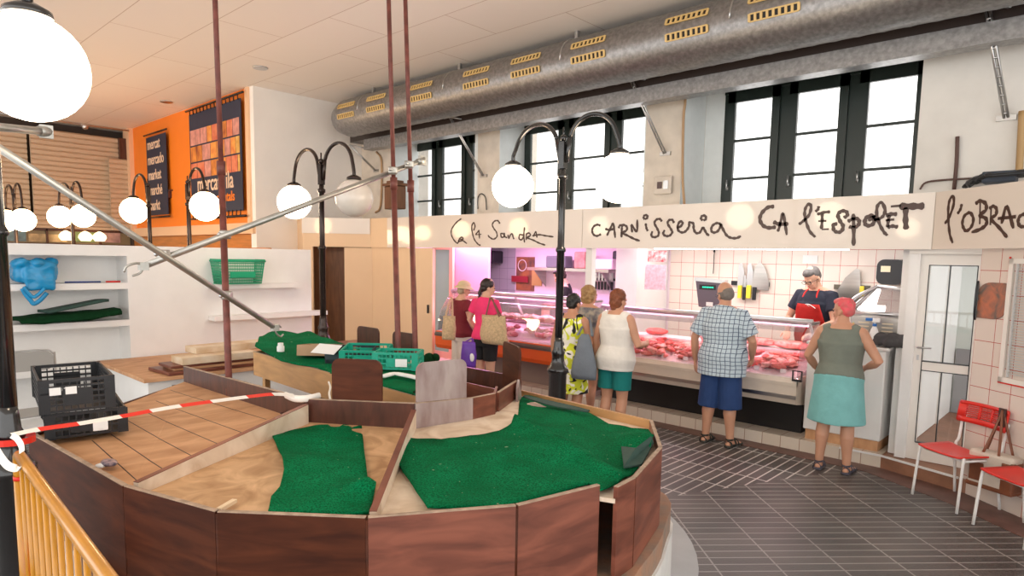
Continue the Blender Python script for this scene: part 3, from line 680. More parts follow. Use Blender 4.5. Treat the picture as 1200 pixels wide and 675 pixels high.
lamp('nearest black lamp post with a huge lit globe at the left edge', 4, 400, 2.82, [(36, 80, 2.36)], lit=GLOBE_E, shaft=.036, gr=.185)

# ================================================================== SCAFFOLD POLES AND DIAGONAL PIPES
def pole(x0, y0, x1, y1, d, lab, r=.020, knob=True):
    b = pd(x1, y1, d); tp = pd(x0, y0, d)
    k = (tp-b)/(tp.z-b.z); p0 = b-k*b.z; p1 = b+k*(CEIL-b.z)
    t = thing('steel_prop', p0, lab, 'prop', group='rust red steel props')
    bm = B(); tube(bm, [p0, p0.lerp(p1, .52)], r*1.18, 14); obj('outer_tube', bm, REDPIPE, t)
    bm = B(); tube(bm, [p0.lerp(p1, .5), p1], r*.92, 14); obj('inner_tube', bm, REDPIPE, t)
    bm = B(); lathe(bm, [(r*1.5, -.05), (r*1.5, .05)], p0.lerp(p1, .52), 16); obj('collar', bm, REDPIPE, t)
    bm = B(); bx(bm, p0-V((.08, .08, 0)), p0+V((.08, .08, .008))); obj('foot_plate', bm, REDPIPE, t)
    return p0, p1
pole(252, 0, 268, 440, 4.7, 'single rust red prop left of the two dark backboards, crossing both pipes')
pole(455.5, 0, 466, 385, 5.5, 'rust red prop with punched holes, left one of the close pair')
pole(475, 0, 486, 385, 5.7, 'rust red prop, right one of the close pair')
def pipe(name, a, b, r, lab, ends):
    t = thing(name, a.lerp(b, .5), lab, 'pipe')
    bm = B(); tube(bm, [a, b], r, 14); obj('tube', bm, PIPEG, t)
    d = (b-a).normalized()
    for e, sgn in ends:
        bm = B(); p = b if e else a; dd = d if e else -d
        if sgn == 'hook':
            s = dd.orthogonal().normalized(); s = dd.cross(V((.7, .7, 0))).normalized()
            tube(bm, crom([p, p+dd*.03+s*.035, p+dd*.09+s*.04, p+dd*.12+s*.01], 5), r*.36, 8); tube(bm, crom([p, p+dd*.03-s*.035, p+dd*.08-s*.035], 5), r*.36, 8)
            box(bm, p+dd*.0, (.05, .05, .05))
        else:
            tube(bm, [p-dd*.03, p+dd*.05], r*1.35, 12); box(bm, p+dd*.03, (.03, .07, .08))
        obj('end_fitting', bm, PIPEG, t)
    return t
A0, A1 = pd(-14, 165, 3.0), pd(322, 384, 5.1)
pipe('diagonal_pipe', A0, A1, .019, 'grey metal pipe sloping down to the right from the left edge to its hook end', [(1, 'hook')])
B0, B1 = pd(168, 312, 4.15), pd(492, 189, 5.75)
pipe('diagonal_pipe', B0, B1, .021, 'grey metal pipe rising to the right and clamped to the red props', [(0, 'hook'), (1, 'cap')])
pipe('diagonal_pipe', pd(-30, 146, 3.6), pd(50, 154, 4.1), .024, 'short grey pipe end sticking in under the big lit globe', [(1, 'cap')])
for x, y, d, lab in ((192, 298, 4.25, 'pipe clamp where the two diagonal pipes cross'), (264, 275, 4.62, 'pipe clamp on the single red prop, upper one'), (266, 346, 4.62, 'pipe clamp on the single red prop, lower one'), (460, 200, 5.45, 'pipe clamp on the left prop of the close pair'), (479, 193, 5.6, 'pipe clamp on the right prop of the close pair')):
    q = pd(x, y, d); t = thing('pipe_clamp', q, lab, 'clamp')
    bm = B(); tube(bm, [q-V((0, 0, .03)), q+V((0, 0, .03))], .036, 12); box(bm, q+V((.02, -.01, 0)), (.07, .05, .05), rz=.7, bev=.006); obj('clamp_body', bm, PIPEG, t)
    bm = B(); tube(bm, [q+V((.03, -.04, 0)), q+V((.06, -.07, .0))], .009, 6); ball(bm, q+V((.055, -.065, 0)), .015, 6); obj('bolt', bm, STEEL, t)
# ================================================================== THE WOODEN MARKET STALL
ZT, ZB = 1.0, .57
def R1(p, z=ZT): q = pz(*p, z); return (q.x, q.y)
O = [R1(p) for p in ((35, 506), (147, 569), (255, 599), (430, 606), (605, 592), (702, 568), (721, 571), (743, 559.5), (774, 524.5), (763, 492.5), (610, 457))]
FARL = (-6.1, 3.66)
IZ = .985
I = [R1(p, IZ) for p in ((217, 447), (327, 483), (358, 494), (486, 502), (553, 491), (579, 485), (609, 463))]
st = thing('market_stall', (-3.3, 2.3, 0), 'big rounded wooden market stall with brown veneer panels and green felt beds, in the foreground', 'market stall')
# outer panels
def upan(a, b, z0, z1, m, th=.02, name='side_panel', parent=st):
    bm = B(); board(bm, a, b, z0, z1, th); return obj(name, bm, m, parent)
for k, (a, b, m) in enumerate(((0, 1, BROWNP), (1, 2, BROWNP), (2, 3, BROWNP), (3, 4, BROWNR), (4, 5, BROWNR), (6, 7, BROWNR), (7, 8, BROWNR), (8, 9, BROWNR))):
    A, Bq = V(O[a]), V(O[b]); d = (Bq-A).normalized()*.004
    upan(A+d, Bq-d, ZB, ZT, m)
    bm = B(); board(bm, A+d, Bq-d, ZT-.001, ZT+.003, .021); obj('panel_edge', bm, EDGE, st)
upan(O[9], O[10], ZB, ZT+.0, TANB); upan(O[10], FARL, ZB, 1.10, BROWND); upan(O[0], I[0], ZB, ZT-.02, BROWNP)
# supporting joints between panels
for k in (1, 2, 3, 4, 7, 8):
    bm = B(); tube(bm, [(O[k][0], O[k][1], ZB), (O[k][0], O[k][1], ZT-.01)], .010, 6); obj('corner_strip', bm, BROWNP, st)
# beds
def bed(poly, zs, m, name='bed', th=.02):
    bm = B(); prism(bm, poly, [z-th for z in zs], zs); return obj(name, bm, m, st)
d1o, d1i, d2o, d2i = R1((156, 568), .97), R1((352, 494), IZ), R1((436, 603), .97), R1((486, 501), IZ)
ZO = .945
pb_ = bed([O[0], O[1], d1o, d1i, I[1], I[0]], [ZO+.02, ZO, ZO, IZ, IZ, IZ], PLANK, 'plank_bed')
bed([d1o, O[2], O[3], d2o, d2i, I[2], d1i], [ZO, ZO, ZO, ZO, IZ, IZ, IZ], CHIP)
bed([d2o, O[4], O[5], O[6], O[7], O[8], O[9], O[10], I[6], I[5], I[4], I[3]], [ZO]*8+[IZ]*4, PALEW)
# plank joints on the left bed
# plank joints on the left bed
from mathutils.bvhtree import BVHTree
bv_ = BVHTree.FromPolygons([v.co for v in pb_.data.vertices], [tuple(p.vertices) for p in pb_.data.polygons])
for a, b in (((108, 516), (162, 559)), ((130, 509), (194, 547)), ((150, 494), (228, 533)), ((168, 483), (256, 519)), ((183, 472), (284, 507)), ((200, 460), (312, 493))):
    qa, qb = pz(*a, .962), pz(*b, .972); bm = B()
    for k in range(12):
        p, q = qa.lerp(qb, k/12), qa.lerp(qb, (k+1)/12); h0 = bv_.ray_cast(V((p.x, p.y, 2)), V((0, 0, -1)))[0]; h1 = bv_.ray_cast(V((q.x, q.y, 2)), V((0, 0, -1)))[0]
        if h0 and h1: board(bm, (p.x, p.y), (q.x, q.y), (h0.z-.004, h1.z-.004), (h0.z+.0008, h1.z+.0008), .005)
    obj('plank_joint', bm, BLACKF, st)
# dividers
for a, b, m in (((155, 567), (359, 474), PALEW), ((436, 602), (486, 478), PALEW)):
    p, q = pz(*a, 1.0), pz(*b, 1.10); p2 = p.lerp(q, .015)
    bm = B(); board(bm, (p2.x, p2.y), (q.x, q.y), (.93, .975), (1.0, 1.10), .028); dv = obj('divider', bm, m, st)
    bm = B(); board(bm, (p2.x, p2.y), (q.x, q.y), (1.0, 1.10), (1.003, 1.103), .030); obj('divider_edge', bm, BROWNR, dv)
bm = B()
for x, y in ((247, 523), (236, 528), (283, 505), (321, 488), (330, 481), (352, 484)):
    q = pz(x, y+3, 1.0); ball(bm, q, (.012, .012, .007), 8)
obj('wood_knot', bm, BROWND, st)
# inner boards around the well
def ib(a, b, za, zb, m, i0, i1, name='inner_board'):
    bm = B(); board(bm, a, b, (za, zb), (i0, i1), .02); o = obj(name, bm, m, st)
    bm = B(); board(bm, a, b, (i0, i1), (i0+.003, i1+.003), .021); obj('board_edge', bm, EDGE, o); return o
ib(I[0], I[1], .93, .93, BROWND, 1.105, 1.12); ib(I[1], I[2], .93, .93, BROWND, 1.12, 1.125); ib(I[2], I[3], .93, .93, BROWND, 1.125, 1.135)
ib(I[3], I[4], .93, .93, GREYW, 1.135, 1.12); ib(I[4], I[5], .93, .93, BROWNR, 1.12, 1.12)
g0 = V(I[5]).lerp(V(I[6]), .12)
ib(g0, I[6], .93, .93, BROWNR, 1.11, 1.11)
# rounded backboards standing on the boards
def back(pa, pb, za, h, m, lab, r=.05, side=0, parent=st):
    a, b = V((*pa, 0)), V((*pb, 0)); u = (b-a); L = u.length; u.normalize()
    nn = V((-u.y, u.x, 0)); bm = B(); panel(bm, a+nn*side+V((0, 0, za)), u, V((0, 0, 1)), rrect(L, h, r), .018)
    o = obj('backboard', bm, m, parent, smooth=False); o['label'] = lab; return o
def onseg(px0, px1, a, b, z):
    """points where two picture columns meet the upright plane through a, b"""
    a, b = V((*a, 0)), V((*b, 0)); n = V((-(b-a).y, (b-a).x, 0)); out = []
    for x in (px0, px1):
        d = ray(x, 470); k = (a-C0).dot(n)/d.dot(n); q = C0+d*k; out.append((q.x, q.y))
    return out
pp = onseg(388, 446.5, I[2], I[3], 0); back(pp[0], pp[1], 1.09, .29, BROWNP, 'rounded brown backboard with a torn sticker', side=.022)
pp = onseg(490, 548, I[3], I[4], 0); back(pp[0], pp[1], 1.08, .29, GREYW, 'scuffed greyish rounded backboard', side=.022)
FO = (O[10][0]-.25, O[10][1]+.02)
pp = onseg(420, 444.5, FARL, O[10], 0); back(pp[0], pp[1], 1.02, .29, BROWND, 'far rounded dark backboard', side=.0)
pp = onseg(461, 488, FARL, O[10], 0); back(pp[0], pp[1], 1.0, .31, BROWND, 'rounded dark backboard behind the teal crate', side=.0)
a, b = pz(590, 438, 1.1), pz(609, 449, 1.1); back((a.x, a.y), (b.x, b.y), 1.0, .36, BROWNP, 'brown backboard seen almost edge on', side=0)
a, b = pz(606, 452, 1.1), pz(611, 460, 1.02); bm = B(); panel(bm, a+V((0, 0, -.12)), (b-a).normalized(), V((0, 0, 1)), [(0, 0), (.14, 0), (.14, .1), (.05, .18), (0, .1)], .016); obj('corner_bracket', bm, GREYW, st)
# far arm of the stall
TB0, TB1 = pz(298, 412, 1.1), pz(498, 467, 1.1)
ta, tb = (TB0.x, TB0.y), (TB1.x, TB1.y)
ib(ta, tb, .885, .885, TANB, 1.1, 1.1, 'front_board')
FB = B(); prism(FB, [ta, tb, (-3.30, 3.0), (-3.75, 3.1), (-4.0, 3.62), FARL], 1.055, 1.075); obj('bed', FB, PALEW, st)
FB = B(); prism(FB, [(-3.28, 2.95), (-3.05, 3.1), (-3.2, 3.45), (-3.6, 3.62), (-4.05, 3.63), (-3.8, 3.1)], .945, .965); obj('bed', FB, mat('grimy_grey_wood', (.30, .26, .22), .6, nz=.3, ns=5), st)
bm = B(); board(bm, ta, FARL, .885, 1.1, .02); obj('end_board', bm, TANB, st)
c0, c1 = pz(548, 448, 1.1), pz(582, 456, 1.1); c2 = pz(582, 471, 1.0)
bm = B(); board(bm, (c0.x-.3, c0.y), (c1.x, c1.y), .94, 1.1, .016); obj('inner_board', bm, BROWNR, st)
bm = B(); board(bm, (c1.x, c1.y), I[5], .93, 1.12, .016); obj('inner_board', bm, BROWNR, st)
bm = B(); 
for q in ((ta[0]+.12, ta[1]+.04), (ta[0]+.9, ta[1]+.04), (-5.85, 3.55), (-4.7, 2.8)):
    pass
bm.free()
for q in ((ta[0]+.12, ta[1]+.05), (-4.6, ta[1]+.05), (FARL[0]+.1, 3.56), (-4.5, 3.56)):
    bm = B(); bx(bm, (q[0]-.025, q[1]-.025, 0), (q[0]+.025, q[1]+.025, .885)); obj('leg', bm, TANB, st)
# plinth: white rendered ring with worn brick top, legs below the left part
def offs(poly, k):
    c = V((-3.1, 2.25)); return [((V(p)-c)*(1+k/(V(p)-c).length)+c)[:] for p in poly]
ring = [O[i] for i in (0, 1, 2, 3, 4, 6, 7, 8, 9, 10)]
sm = [tuple(p)[:2] for p in crom([(*p, 0) for p in ring], 5)]
sm = offs(sm, .055)
bm = B(); prism(bm, [tuple(p) for p in sm]+[(-6.0, 3.6), (-6.0, 2.9), (-4.9, 1.8)], 0.04, .44); obj('plinth', bm, mat('white_render', (.78, .77, .74), .7, nz=.2, ns=4, bump=.15), st)
bm = B(); prism(bm, [tuple(p) for p in offs(sm, -.015)]+[(-5.95, 3.55), (-5.95, 2.9), (-4.9, 1.85)], .44, .565); obj('plinth_top', bm, mat('worn_brick', (.42, .22, .13), .8, nz=.55, ns=6, col2=(.25, .20, .16), bump=.3, bs=25), st)
cir = [(-3.5+1.87*math.cos(math.radians(a)), 2.9+1.87*math.sin(math.radians(a))) for a in range(100, -31, -6)]
bm = B(); prism(bm, (cir+[(-2.0, .6), (-3.2, .1), (-6.8, .1), (-6.8, 4.75)])[::-1], 0, .04); struct('trim_11', bm, mat('pale_grey_concrete', (.42, .44, .46), .5, nz=.12, ns=5))

# green felt sheets
def fold(pts, z):
    return [R1(p, z) for p in pts]
pol = fold([(318.5, 511), (345, 505), (375, 499), (420, 494), (424, 500), (427, 530), (431, 562), (432, 573), (441, 577), (436, 590), (432, 602), (400, 603), (350, 601), (314, 598), (318, 582), (328, 572), (333, 556), (330, 535)], .98)
cen = V(R1((333, 545), .98)); fl = V(R1((430, 575), .98))
def zf(x, y):
    p = V((x, y)); z = .966+.035*math.exp(-((p-cen).length/.14)**2)+.012*(1+nz(x, y, 3.5, 1))+.006*nz(x, y, 12, 2)
    z += .045*math.exp(-((p-fl).length/.09)**2)*(1 if nz(x, y, 9, 3) > -.1 else .5)
    return z
o = lone('felt_sheet', drape(pol, zf, .035, .010), TURF, 'crumpled green felt sheet on the chipboard bed left of the felt covered bed', 'felt sheet', smooth=True)
pol = fold([(437.5, 603), (468, 551), (471, 519), (517, 524), (560, 516), (585, 510), (599, 503), (607, 490), (609, 470), (617, 466), (630, 470), (650, 473), (678, 479), (695, 488), (713, 497), (740, 504), (762, 505), (768, 515), (765, 527), (750, 545), (738, 556), (716, 570), (702, 578), (690, 572), (605, 594), (570, 598), (501, 599), (470, 553), (467, 554)][1:], .965)
pol = fold([(468, 551), (471, 519), (517, 524), (560, 516), (585, 510), (599, 503), (607, 490), (609, 470), (617, 466), (650, 473), (678, 479), (695, 488), (713, 497), (740, 504), (760, 506), (766, 517), (762, 530), (742, 556), (722, 570), (703, 578), (690, 571), (605, 594), (570, 598), (501, 599)], .965)
rdg = (V(R1((600, 495), .97)), V(R1((720, 560), .97)))
co = V(R1((752, 520), .97))
def zf2(x, y):
    p = V((x, y)); a, b = rdg; tt = max(0, min(1, (p-a).dot(b-a)/(b-a).length_squared)); dd = (p-a.lerp(b, tt)).length
    inn = min(1, max(0, (V((x, y))-V((-3.1, 2.25))).length/1.4))
    z = IZ+.016-(IZ-ZO)*inn+.040*math.exp(-(dd/.06)**2)+.014*nz(x, y, 2.6, 4)+.007*nz(x, y, 8, 5)
    z += .05*math.exp(-((p-co).length/.13)**2)
    return z+.006
lone('felt_sheet', drape(pol, zf2, .045, .010), TURF, 'large green felt sheet spread over the rounded end of the wooden stall', 'felt sheet', smooth=True)
# turned up corner and turned edge of that sheet
bm = B()
P = [pz(731, 549, .99), pz(752, 546, .975), pz(766, 520, .985), pz(763, 513, 1.02), pz(745, 527, 1.03), pz(728, 525, .985)]
P = [V(p) for p in P]
vs = [bm.verts.new(p) for p in P]; bm.faces.new(vs)
r = bmesh.ops.extrude_face_region(bm, geom=bm.faces[:]); bmesh.ops.translate(bm, vec=(0, 0, .01), verts=[g for g in r['geom'] if isinstance(g, bmesh.types.BMVert)])
bmesh.ops.recalc_face_normals(bm, faces=bm.faces[:])
lone('felt_offcut', bm, TURFBK, 'dark folded felt corner at the right rim of the rounded stall', 'felt piece')
bm = B()
Q = crom([pz(*p, 1.0) for p in ((614, 466), (640, 473), (662, 478), (690, 484))], 5); w_ = [.05*math.sin(PI*(i+1.5)/(len(Q)+2)) for i in range(len(Q))]
up_ = [bm.verts.new(q+V((0, -ww*.9, .004))) for q, ww in zip(Q, w_)]; dn = [bm.verts.new(q+V((0, ww*.6, .012))) for q, ww in zip(Q, w_)]
for i in range(len(Q)-1): bm.faces.new((up_[i], up_[i+1], dn[i+1], dn[i]))
r = bmesh.ops.extrude_face_region(bm, geom=bm.faces[:]); bmesh.ops.translate(bm, vec=(0, 0, .008), verts=[g for g in r['geom'] if isinstance(g, bmesh.types.BMVert)])
bmesh.ops.recalc_face_normals(bm, faces=bm.faces[:])
lone('felt_offcut', bm, TURFBK, 'turned back dark felt edge near the base of the middle lamp post', 'felt piece')
# felt on the far arm, bunched up at its left end
pol = fold([(299, 414), (304, 404), (318, 398), (345, 398), (372, 402), (400, 408), (440, 416), (500, 436), (530, 452), (500, 467), (487, 466), (448, 455), (395, 441), (372, 434), (330, 426)], 1.09)
def zf3(x, y):
    lft = max(0, min(1, (-5.1-x)/.7)); return 1.085+.018*(1+nz(x, y, 4, 7))+lft*(.055+.05*nz(x, y, 3.3, 8))
lone('felt_sheet', drape(pol, zf3, .05, .012), TURF, 'rumpled green felt sheet on the tan fronted far side of the stall', 'felt sheet', smooth=True)
bm = B(); P = crom([pz(*p, 1.1) for p in ((486, 463), (491, 462), (495, 465))], 4); tube(bm, P, [.02+.012*math.sin(i*2.1) for i in range(len(P))], 10, rnd=True)
lone('felt_offcut', bm, TURFD, 'small crumpled dark felt end left of the greyish backboard', 'felt piece', smooth=True)
bm = drape([tuple(R1(p, 1.0)) for p in ((540, 462), (562, 462), (566, 468), (544, 469))], lambda x, y: .985, .04, .008)
lone('felt_offcut', bm, TURF, 'little strip of green felt right of the greyish backboard', 'felt piece')

# small litter on the stall
bm = B(); q = pz(128, 545, .97); ball(bm, q+V((0, 0, .012)), (.06, .035, .015), 10); o = lone('crumpled_wrapper', bm, mat('navy_wrapper', (.03, .03, .07), .4, nz=.8, ns=40, col2=(.5, .35, .35)), 'crumpled dark wrapper on the plank bed near the left corner', 'litter', smooth=True)
bm = B(); q = pz(118, 548, .965); ball(bm, q+V((0, 0, .01)), (.03, .025, .01), 8); lone('paper_scrap', bm, PAPER, 'tiny white scrap beside the dark wrapper', 'litter', smooth=True)
bm = B(); a, b = pz(256, 597, .975), pz(275, 586, .975); board(bm, (a.x, a.y), (b.x, b.y), .965, .98, .022); lone('wood_splinter', bm, mat('pale_splinter', (.80, .62, .42), .6), 'pale wood splinter on the chipboard bed at the front rim', 'wood scrap')
bm = B(); 
Q = crom([pz(*p, 1.13) for p in ((335, 463), (345, 467), (360, 467), (374, 464))], 4); tube(bm, Q, [(.022, .012)]*len(Q), 10, ref=(0, 0, 1), rnd=True); lone('tape_scrap', bm, WTAPE, 'crumpled white end of tape on the inner board of the stall', 'tape', smooth=True)
bm = B(); Q = crom([pz(*p, 1.12) for p in ((390, 446), (392, 452), (391, 459), (393, 468))], 4); Q = [q+V((.03, -.05, 0)) for q in Q]; tube(bm, Q, .007, 6); lone('tape_scrap', bm, WTAPE, 'thin pinkish strip of tape hanging on the rounded brown backboard', 'tape')

# crates: open lattice boxes
def crate(name, c, sx, sy, h, rz, m, lab, cat='crate', rows=4, posts=True, tilt=0, paper=None, group=None, flare=.0):
    t = thing(name, c, lab, cat, rz, group); t.rotation_euler = (tilt, 0, rz)
    bm = B(); th = .010
    box(bm, (0, 0, .006), (sx-.01, sy-.01, .010))
    for k in range(rows+1):
        z = h*(k/rows)*.97+.012; f = flare*k/rows; tt = th if k < rows else th*1.8
        for s in (-1, 1):
            box(bm, (0, s*(sy/2+f), z), (sx+2*f, th, .010 if k < rows else .018)); box(bm, (s*(sx/2+f), 0, z), (th, sy+2*f, .010 if k < rows else .018))
    nx, ny = int(sx/.032), int(sy/.032)
    for s in (-1, 1):
        for k in range(nx+1): x = -sx/2+sx*k/nx; box(bm, (x, s*(sy/2+flare*.5), h/2), (.006, .006, h*.94))
        for k in range(ny+1): y = -sy/2+sy*k/ny; box(bm, (s*(sx/2+flare*.5), y, h/2), (.006, .006, h*.94))
    obj('lattice_sides', bm, m, t, local=True)
    for a in (-1, 1):
        for b in (-1, 1):
            bm = B(); box(bm, (a*(sx/2-.012), b*(sy/2-.0), h*.55), (.05, .016, h*1.1)); box(bm, (a*(sx/2), b*(sy/2-.02), h*.55), (.016, .05, h*1.1))
            obj('corner_post', bm, m, t, local=True)
    for s in (-1, 1):
        bm = B(); box(bm, (0, s*(sy/2+flare), h*.50), (sx*.42, .014, h*.55)); obj('solid_panel', bm, m, t, local=True)
    if paper:
        bm = B()
        for (x, z, a, b) in paper: box(bm, (x, -sy/2-flare-.012, z), (a, .003, b))
        obj('paper_label', bm, PAPER, t, local=True)
    return t
# stack on the left corner of the stall
qa = pz(90, 510, .99); qb = pz(150, 500, .99)
rz = math.atan2((qb-qa).y, (qb-qa).x)
ca, cb2, cc = pz(67, 514, .985), pz(156, 505, .985), pz(36, 487, .985)
rz = math.atan2((cb2-ca).y, (cb2-ca).x); sx_ = (cb2-ca).length
nv = V((-math.sin(rz), math.cos(rz), 0)); sy_ = .40
if (cc-ca).dot(nv) < 0: nv = -nv
cen_ = ca.lerp(cb2, .5)+nv*sy_/2
crate('plastic_crate', V((-4.375, 1.04, .99)), .36, .60, .125, 1.40, BLACKP, 'black plastic crate at the bottom of the stack on the plank bed', rows=3, paper=[(.06, .05, .07, .05)])
crate('plastic_crate', V((-4.33, .985, 1.14)), .32, .56, .165, 1.43, BLACKP, 'black plastic crate on top of the stack on the plank bed', rows=5, flare=.005, paper=[(-.10, .12, .05, .04), (-.03, .12, .05, .04)])
# teal and cardboard boxes on the far arm
q = pd(413, 436, 5.0); qz = 1.12
c = pz(425, 440, 1.125)
crate('plastic_crate', pz(430, 424, 1.125)+V((0, 0, 0)), .36, .26, .11, .75, TEALP, 'teal plastic crate leaning behind the brown backboard, nearer the cardboard box', rows=3, paper=[(.12, .07, .05, .05)], tilt=.10)
c = pz(466, 440, 1.125)
crate('plastic_crate', pz(467, 431, 1.125)+V((0, 0, 0)), .33, .24, .12, .70, TEALP, 'teal plastic crate beside the greyish backboard with white paper on it', rows=3, paper=[(.05, .06, .09, .06)])
def openbox(name, c, sx, sy, h, rz, m, lab, cat, tilt=0, hole=True):
    t = thing(name, c, lab, cat); t.rotation_euler = (tilt, 0, rz)
    bm = B(); th = .008; box(bm, (0, 0, .004), (sx, sy, .008))
    for s in (-1, 1):
        box(bm, (s*sx/2, 0, h/2), (th, sy, h))
        if hole: box(bm, (0, s*sy/2, h*.25), (sx, th, h*.5)); box(bm, (0, s*sy/2, h*.94), (sx, th, h*.12)); box(bm, (-sx*.33, s*sy/2, h/2), (sx*.34, th, h)); box(bm, (sx*.33, s*sy/2, h/2), (sx*.34, th, h))
        else: box(bm, (0, s*sy/2, h/2), (sx, th, h))
    obj('box_body', bm, m, t, local=True); return t
c = pz(400, 432, 1.12)
t = openbox('cardboard_tray', pz(412, 424, 1.12), .36, .24, .11, .75, mat('dark_printed_card', (.04, .06, .07), .6, nz=.3, ns=20), 'dark printed cardboard tray with a hand hole between cardboard box and teal crate', 'box', tilt=.16)
c = pz(385, 424, 1.12)
t = openbox('cardboard_box', pz(384, 416, 1.13), .42, .34, .09, .75, CARD, 'brown cardboard box at the foot of the lamp post with one unlit globe', 'box', tilt=-.1, hole=False)
bm = B(); qq = pz(382, 409, 1.235); 
panel(bm, qq, V((.80, .60, 0)), V((-.5, .6, .35)).normalized(), [(-.11, -.06), (.09, -.08), (.12, .06), (-.08, .08)], .003); lone('paper_sheet', bm, PAPER, 'white paper sheet lying in the brown cardboard box', 'paper')
bm = B(); Q = crom([pz(*p, 1.14) for p in ((449, 441), (462, 438), (476, 440), (490, 443))], 4); tube(bm, Q, [(.012, .035)]*len(Q), 10, ref=(0, 0, 1), rnd=True); lone('paper_roll', bm, PAPER, 'crumpled white paper strip on the felt left of the greyish backboard', 'paper', smooth=True)
q = pz(329, 413, 1.13); bm = B(); lathe(bm, [(.03, 0), (.032, .01), (.032, .055), (.024, .06), (.024, .075), (.0235, .085)], q, 16); lone('plastic_cup', bm, PAPER, 'small white plastic pot on the rumpled felt', 'pot', smooth=False)
bm = B(); q = pz(506, 428, 1.08); 
for k in range(10): ball(bm, q+V((random.uniform(-.08, .08), random.uniform(-.05, .05), random.uniform(-.02, .08))), (.04, .03, .03), 8)
lone('felt_offcut', bm, TURFD, 'crumpled dark green felt heap right of the dark backboard behind the teal crate', 'felt piece', smooth=True)

# ------------------------------------------------------------------ red and white barrier tape
def tape(pts, lab, segs, hw=.018, face=None):
    P = crom(pts, 10); k = len(P); bm = B(); tot = [0]
    for a, b in zip(P, P[1:]): tot.append(tot[-1]+(b-a).length)
    L, D = [], []
    for i, p in enumerate(P):
        t = (P[min(i+1, k-1)]-P[max(i-1, 0)]).normalized(); n = (C0-p).normalized(); s = t.cross(V((.3, -.7, .5))).normalized(); s = s if s.z > 0 else -s
        L.append(bm.verts.new(p+s*hw)); D.append(bm.verts.new(p-s*hw))
    for i in range(k-1):
        f = bm.faces.new((L[i], L[i+1], D[i+1], D[i])); u = (tot[i]+tot[i+1])/2/tot[-1]
        f.material_index = next((m for e, m in segs if u <= e), 0)
    r = bmesh.ops.extrude_face_region(bm, geom=bm.faces[:]); bmesh.ops.translate(bm, vec=(.0012, -.0012, .0005), verts=[g for g in r['geom'] if isinstance(g, bmesh.types.BMVert)])
    bmesh.ops.recalc_face_normals(bm, faces=bm.faces[:])
    return lone('barrier_tape', bm, WTAPE, lab, 'barrier tape', mats=[WTAPE, REDTAPE])
a, b = pd(14, 509.5, 2.75), pz(345, 463, 1.15)
pts = [a.lerp(b, k/12)+V((0, 0, -.02*math.sin(PI*k/12))) for k in range(13)]
T = [pd(x, y, a.lerp(b, 0).x and d) for x, y, d in ()]
import numpy as _np
xs_ = [14, 46, 92, 142, 177, 212, 248, 290, 320, 345]; ys_ = [509.5, 503, 496.5, 488, 481.5, 475.5, 470.5, 465, 462, 463]
dA, dB = 2.75, (b-C0).dot(_f); segs = []; pts = []
tpx = [14, 46, 92, 142, 177, 212, 248, 290, 320, 345]
def ilerp(x): s = (x-14)/(345-14); return 1/((1-s)/dA+s/dB)
pts = [pd(x, y, ilerp(x)) for x, y in zip(xs_, ys_)]
cum = [0]
for p, q in zip(pts, pts[1:]): cum.append(cum[-1]+(q-p).length)
cum = [c/cum[-1] for c in cum]
sg = [(cum[k], (k+1) % 2) for k in range(1, len(cum))]
tape(pts, 'red and white striped tape stretched from the black post across the plank bed', sg, .017)
pc = pd(4, 400, 2.82)
ringp = [V((pc.x+.094*math.cos(a), pc.y+.094*math.sin(a), 1.162-.005*math.sin(a))) for a in [k*PI/8 for k in range(17)]]
bm = B()
for i in range(16):
    p, q = ringp[i], ringp[i+1]; vs = [bm.verts.new(p), bm.verts.new(q), bm.verts.new(q+V((0, 0, .028))), bm.verts.new(p+V((0, 0, .028)))]; bm.faces.new(vs)
lone('barrier_tape', bm, REDTAPE, 'red tape wound round the nearest black lamp post', 'barrier tape')
tape([pd(-6, 524, 2.68), pd(2, 537, 2.6), pd(10, 546, 2.56), pd(20, 549, 2.56), pd(27, 548, 2.6)], 'white tape loop tied to the yellow barrier post', [(1, 0)], .015)
tape([pd(14, 510, 2.7), pd(20, 514, 2.65), pd(25, 522, 2.6), pd(26, 530, 2.58)], 'white tape knot above the yellow barrier corner', [(1, 0)], .012)

# ------------------------------------------------------------------ yellow crowd barrier
ZR = 1.15
r0, r1 = pz(21, 531, ZR), pz(136, 690, ZR); dv = (r1-r0).normalized()
r2 = r0+dv*2.2
yb = thing('crowd_barrier', V((r0.x, r0.y, 0)), 'yellow tubular crowd barrier with vertical bars at the lower left corner', 'crowd barrier')
bm = B(); tube(bm, crom([V((r0.x, r0.y, ZR-.10)), r0+dv*.012+V((0, 0, -.02)), r0+dv*.05, r0+dv*.2, r0+dv*1.2, r2-dv*.05, r2-dv*.01+V((0, 0, -.03)), V((r2.x, r2.y, ZR-.1))], 5), .021, 14); obj('top_rail', bm, YELLOW, yb)
for nm, q in (('end_post', r0), ('end_post', r2)):
    bm = B(); tube(bm, [V((q.x, q.y, .02)), V((q.x, q.y, ZR-.09))], .021, 14); o = obj(nm, bm, YELLOW, yb)
    bm = B(); tube(bm, [V((q.x, q.y, ZR-.115)), V((q.x, q.y, ZR-.098))], .0225, 14); obj('red_band', bm, REDTAPE, o)
    s = dv.cross(V((0, 0, 1))); bm = B(); tube(bm, [V((q.x, q.y, .03))-s*.25, V((q.x, q.y, .06)), V((q.x, q.y, .03))+s*.25], .02, 10); obj('foot', bm, YELLOW, yb)
bm = B(); tube(bm, [V((r0.x, r0.y, .18)), V((r2.x, r2.y, .18))], .016, 12); obj('bottom_rail', bm, YELLOW, yb)
for k in range(17):
    q = r0+dv*(.085+k*.125); 
    if k*.125+.085 > 2.15: break
    bm = B(); tube(bm, [V((q.x, q.y, .18)), V((q.x, q.y, ZR-.01))], .0095, 10); obj('bar', bm, YELLOW, yb)
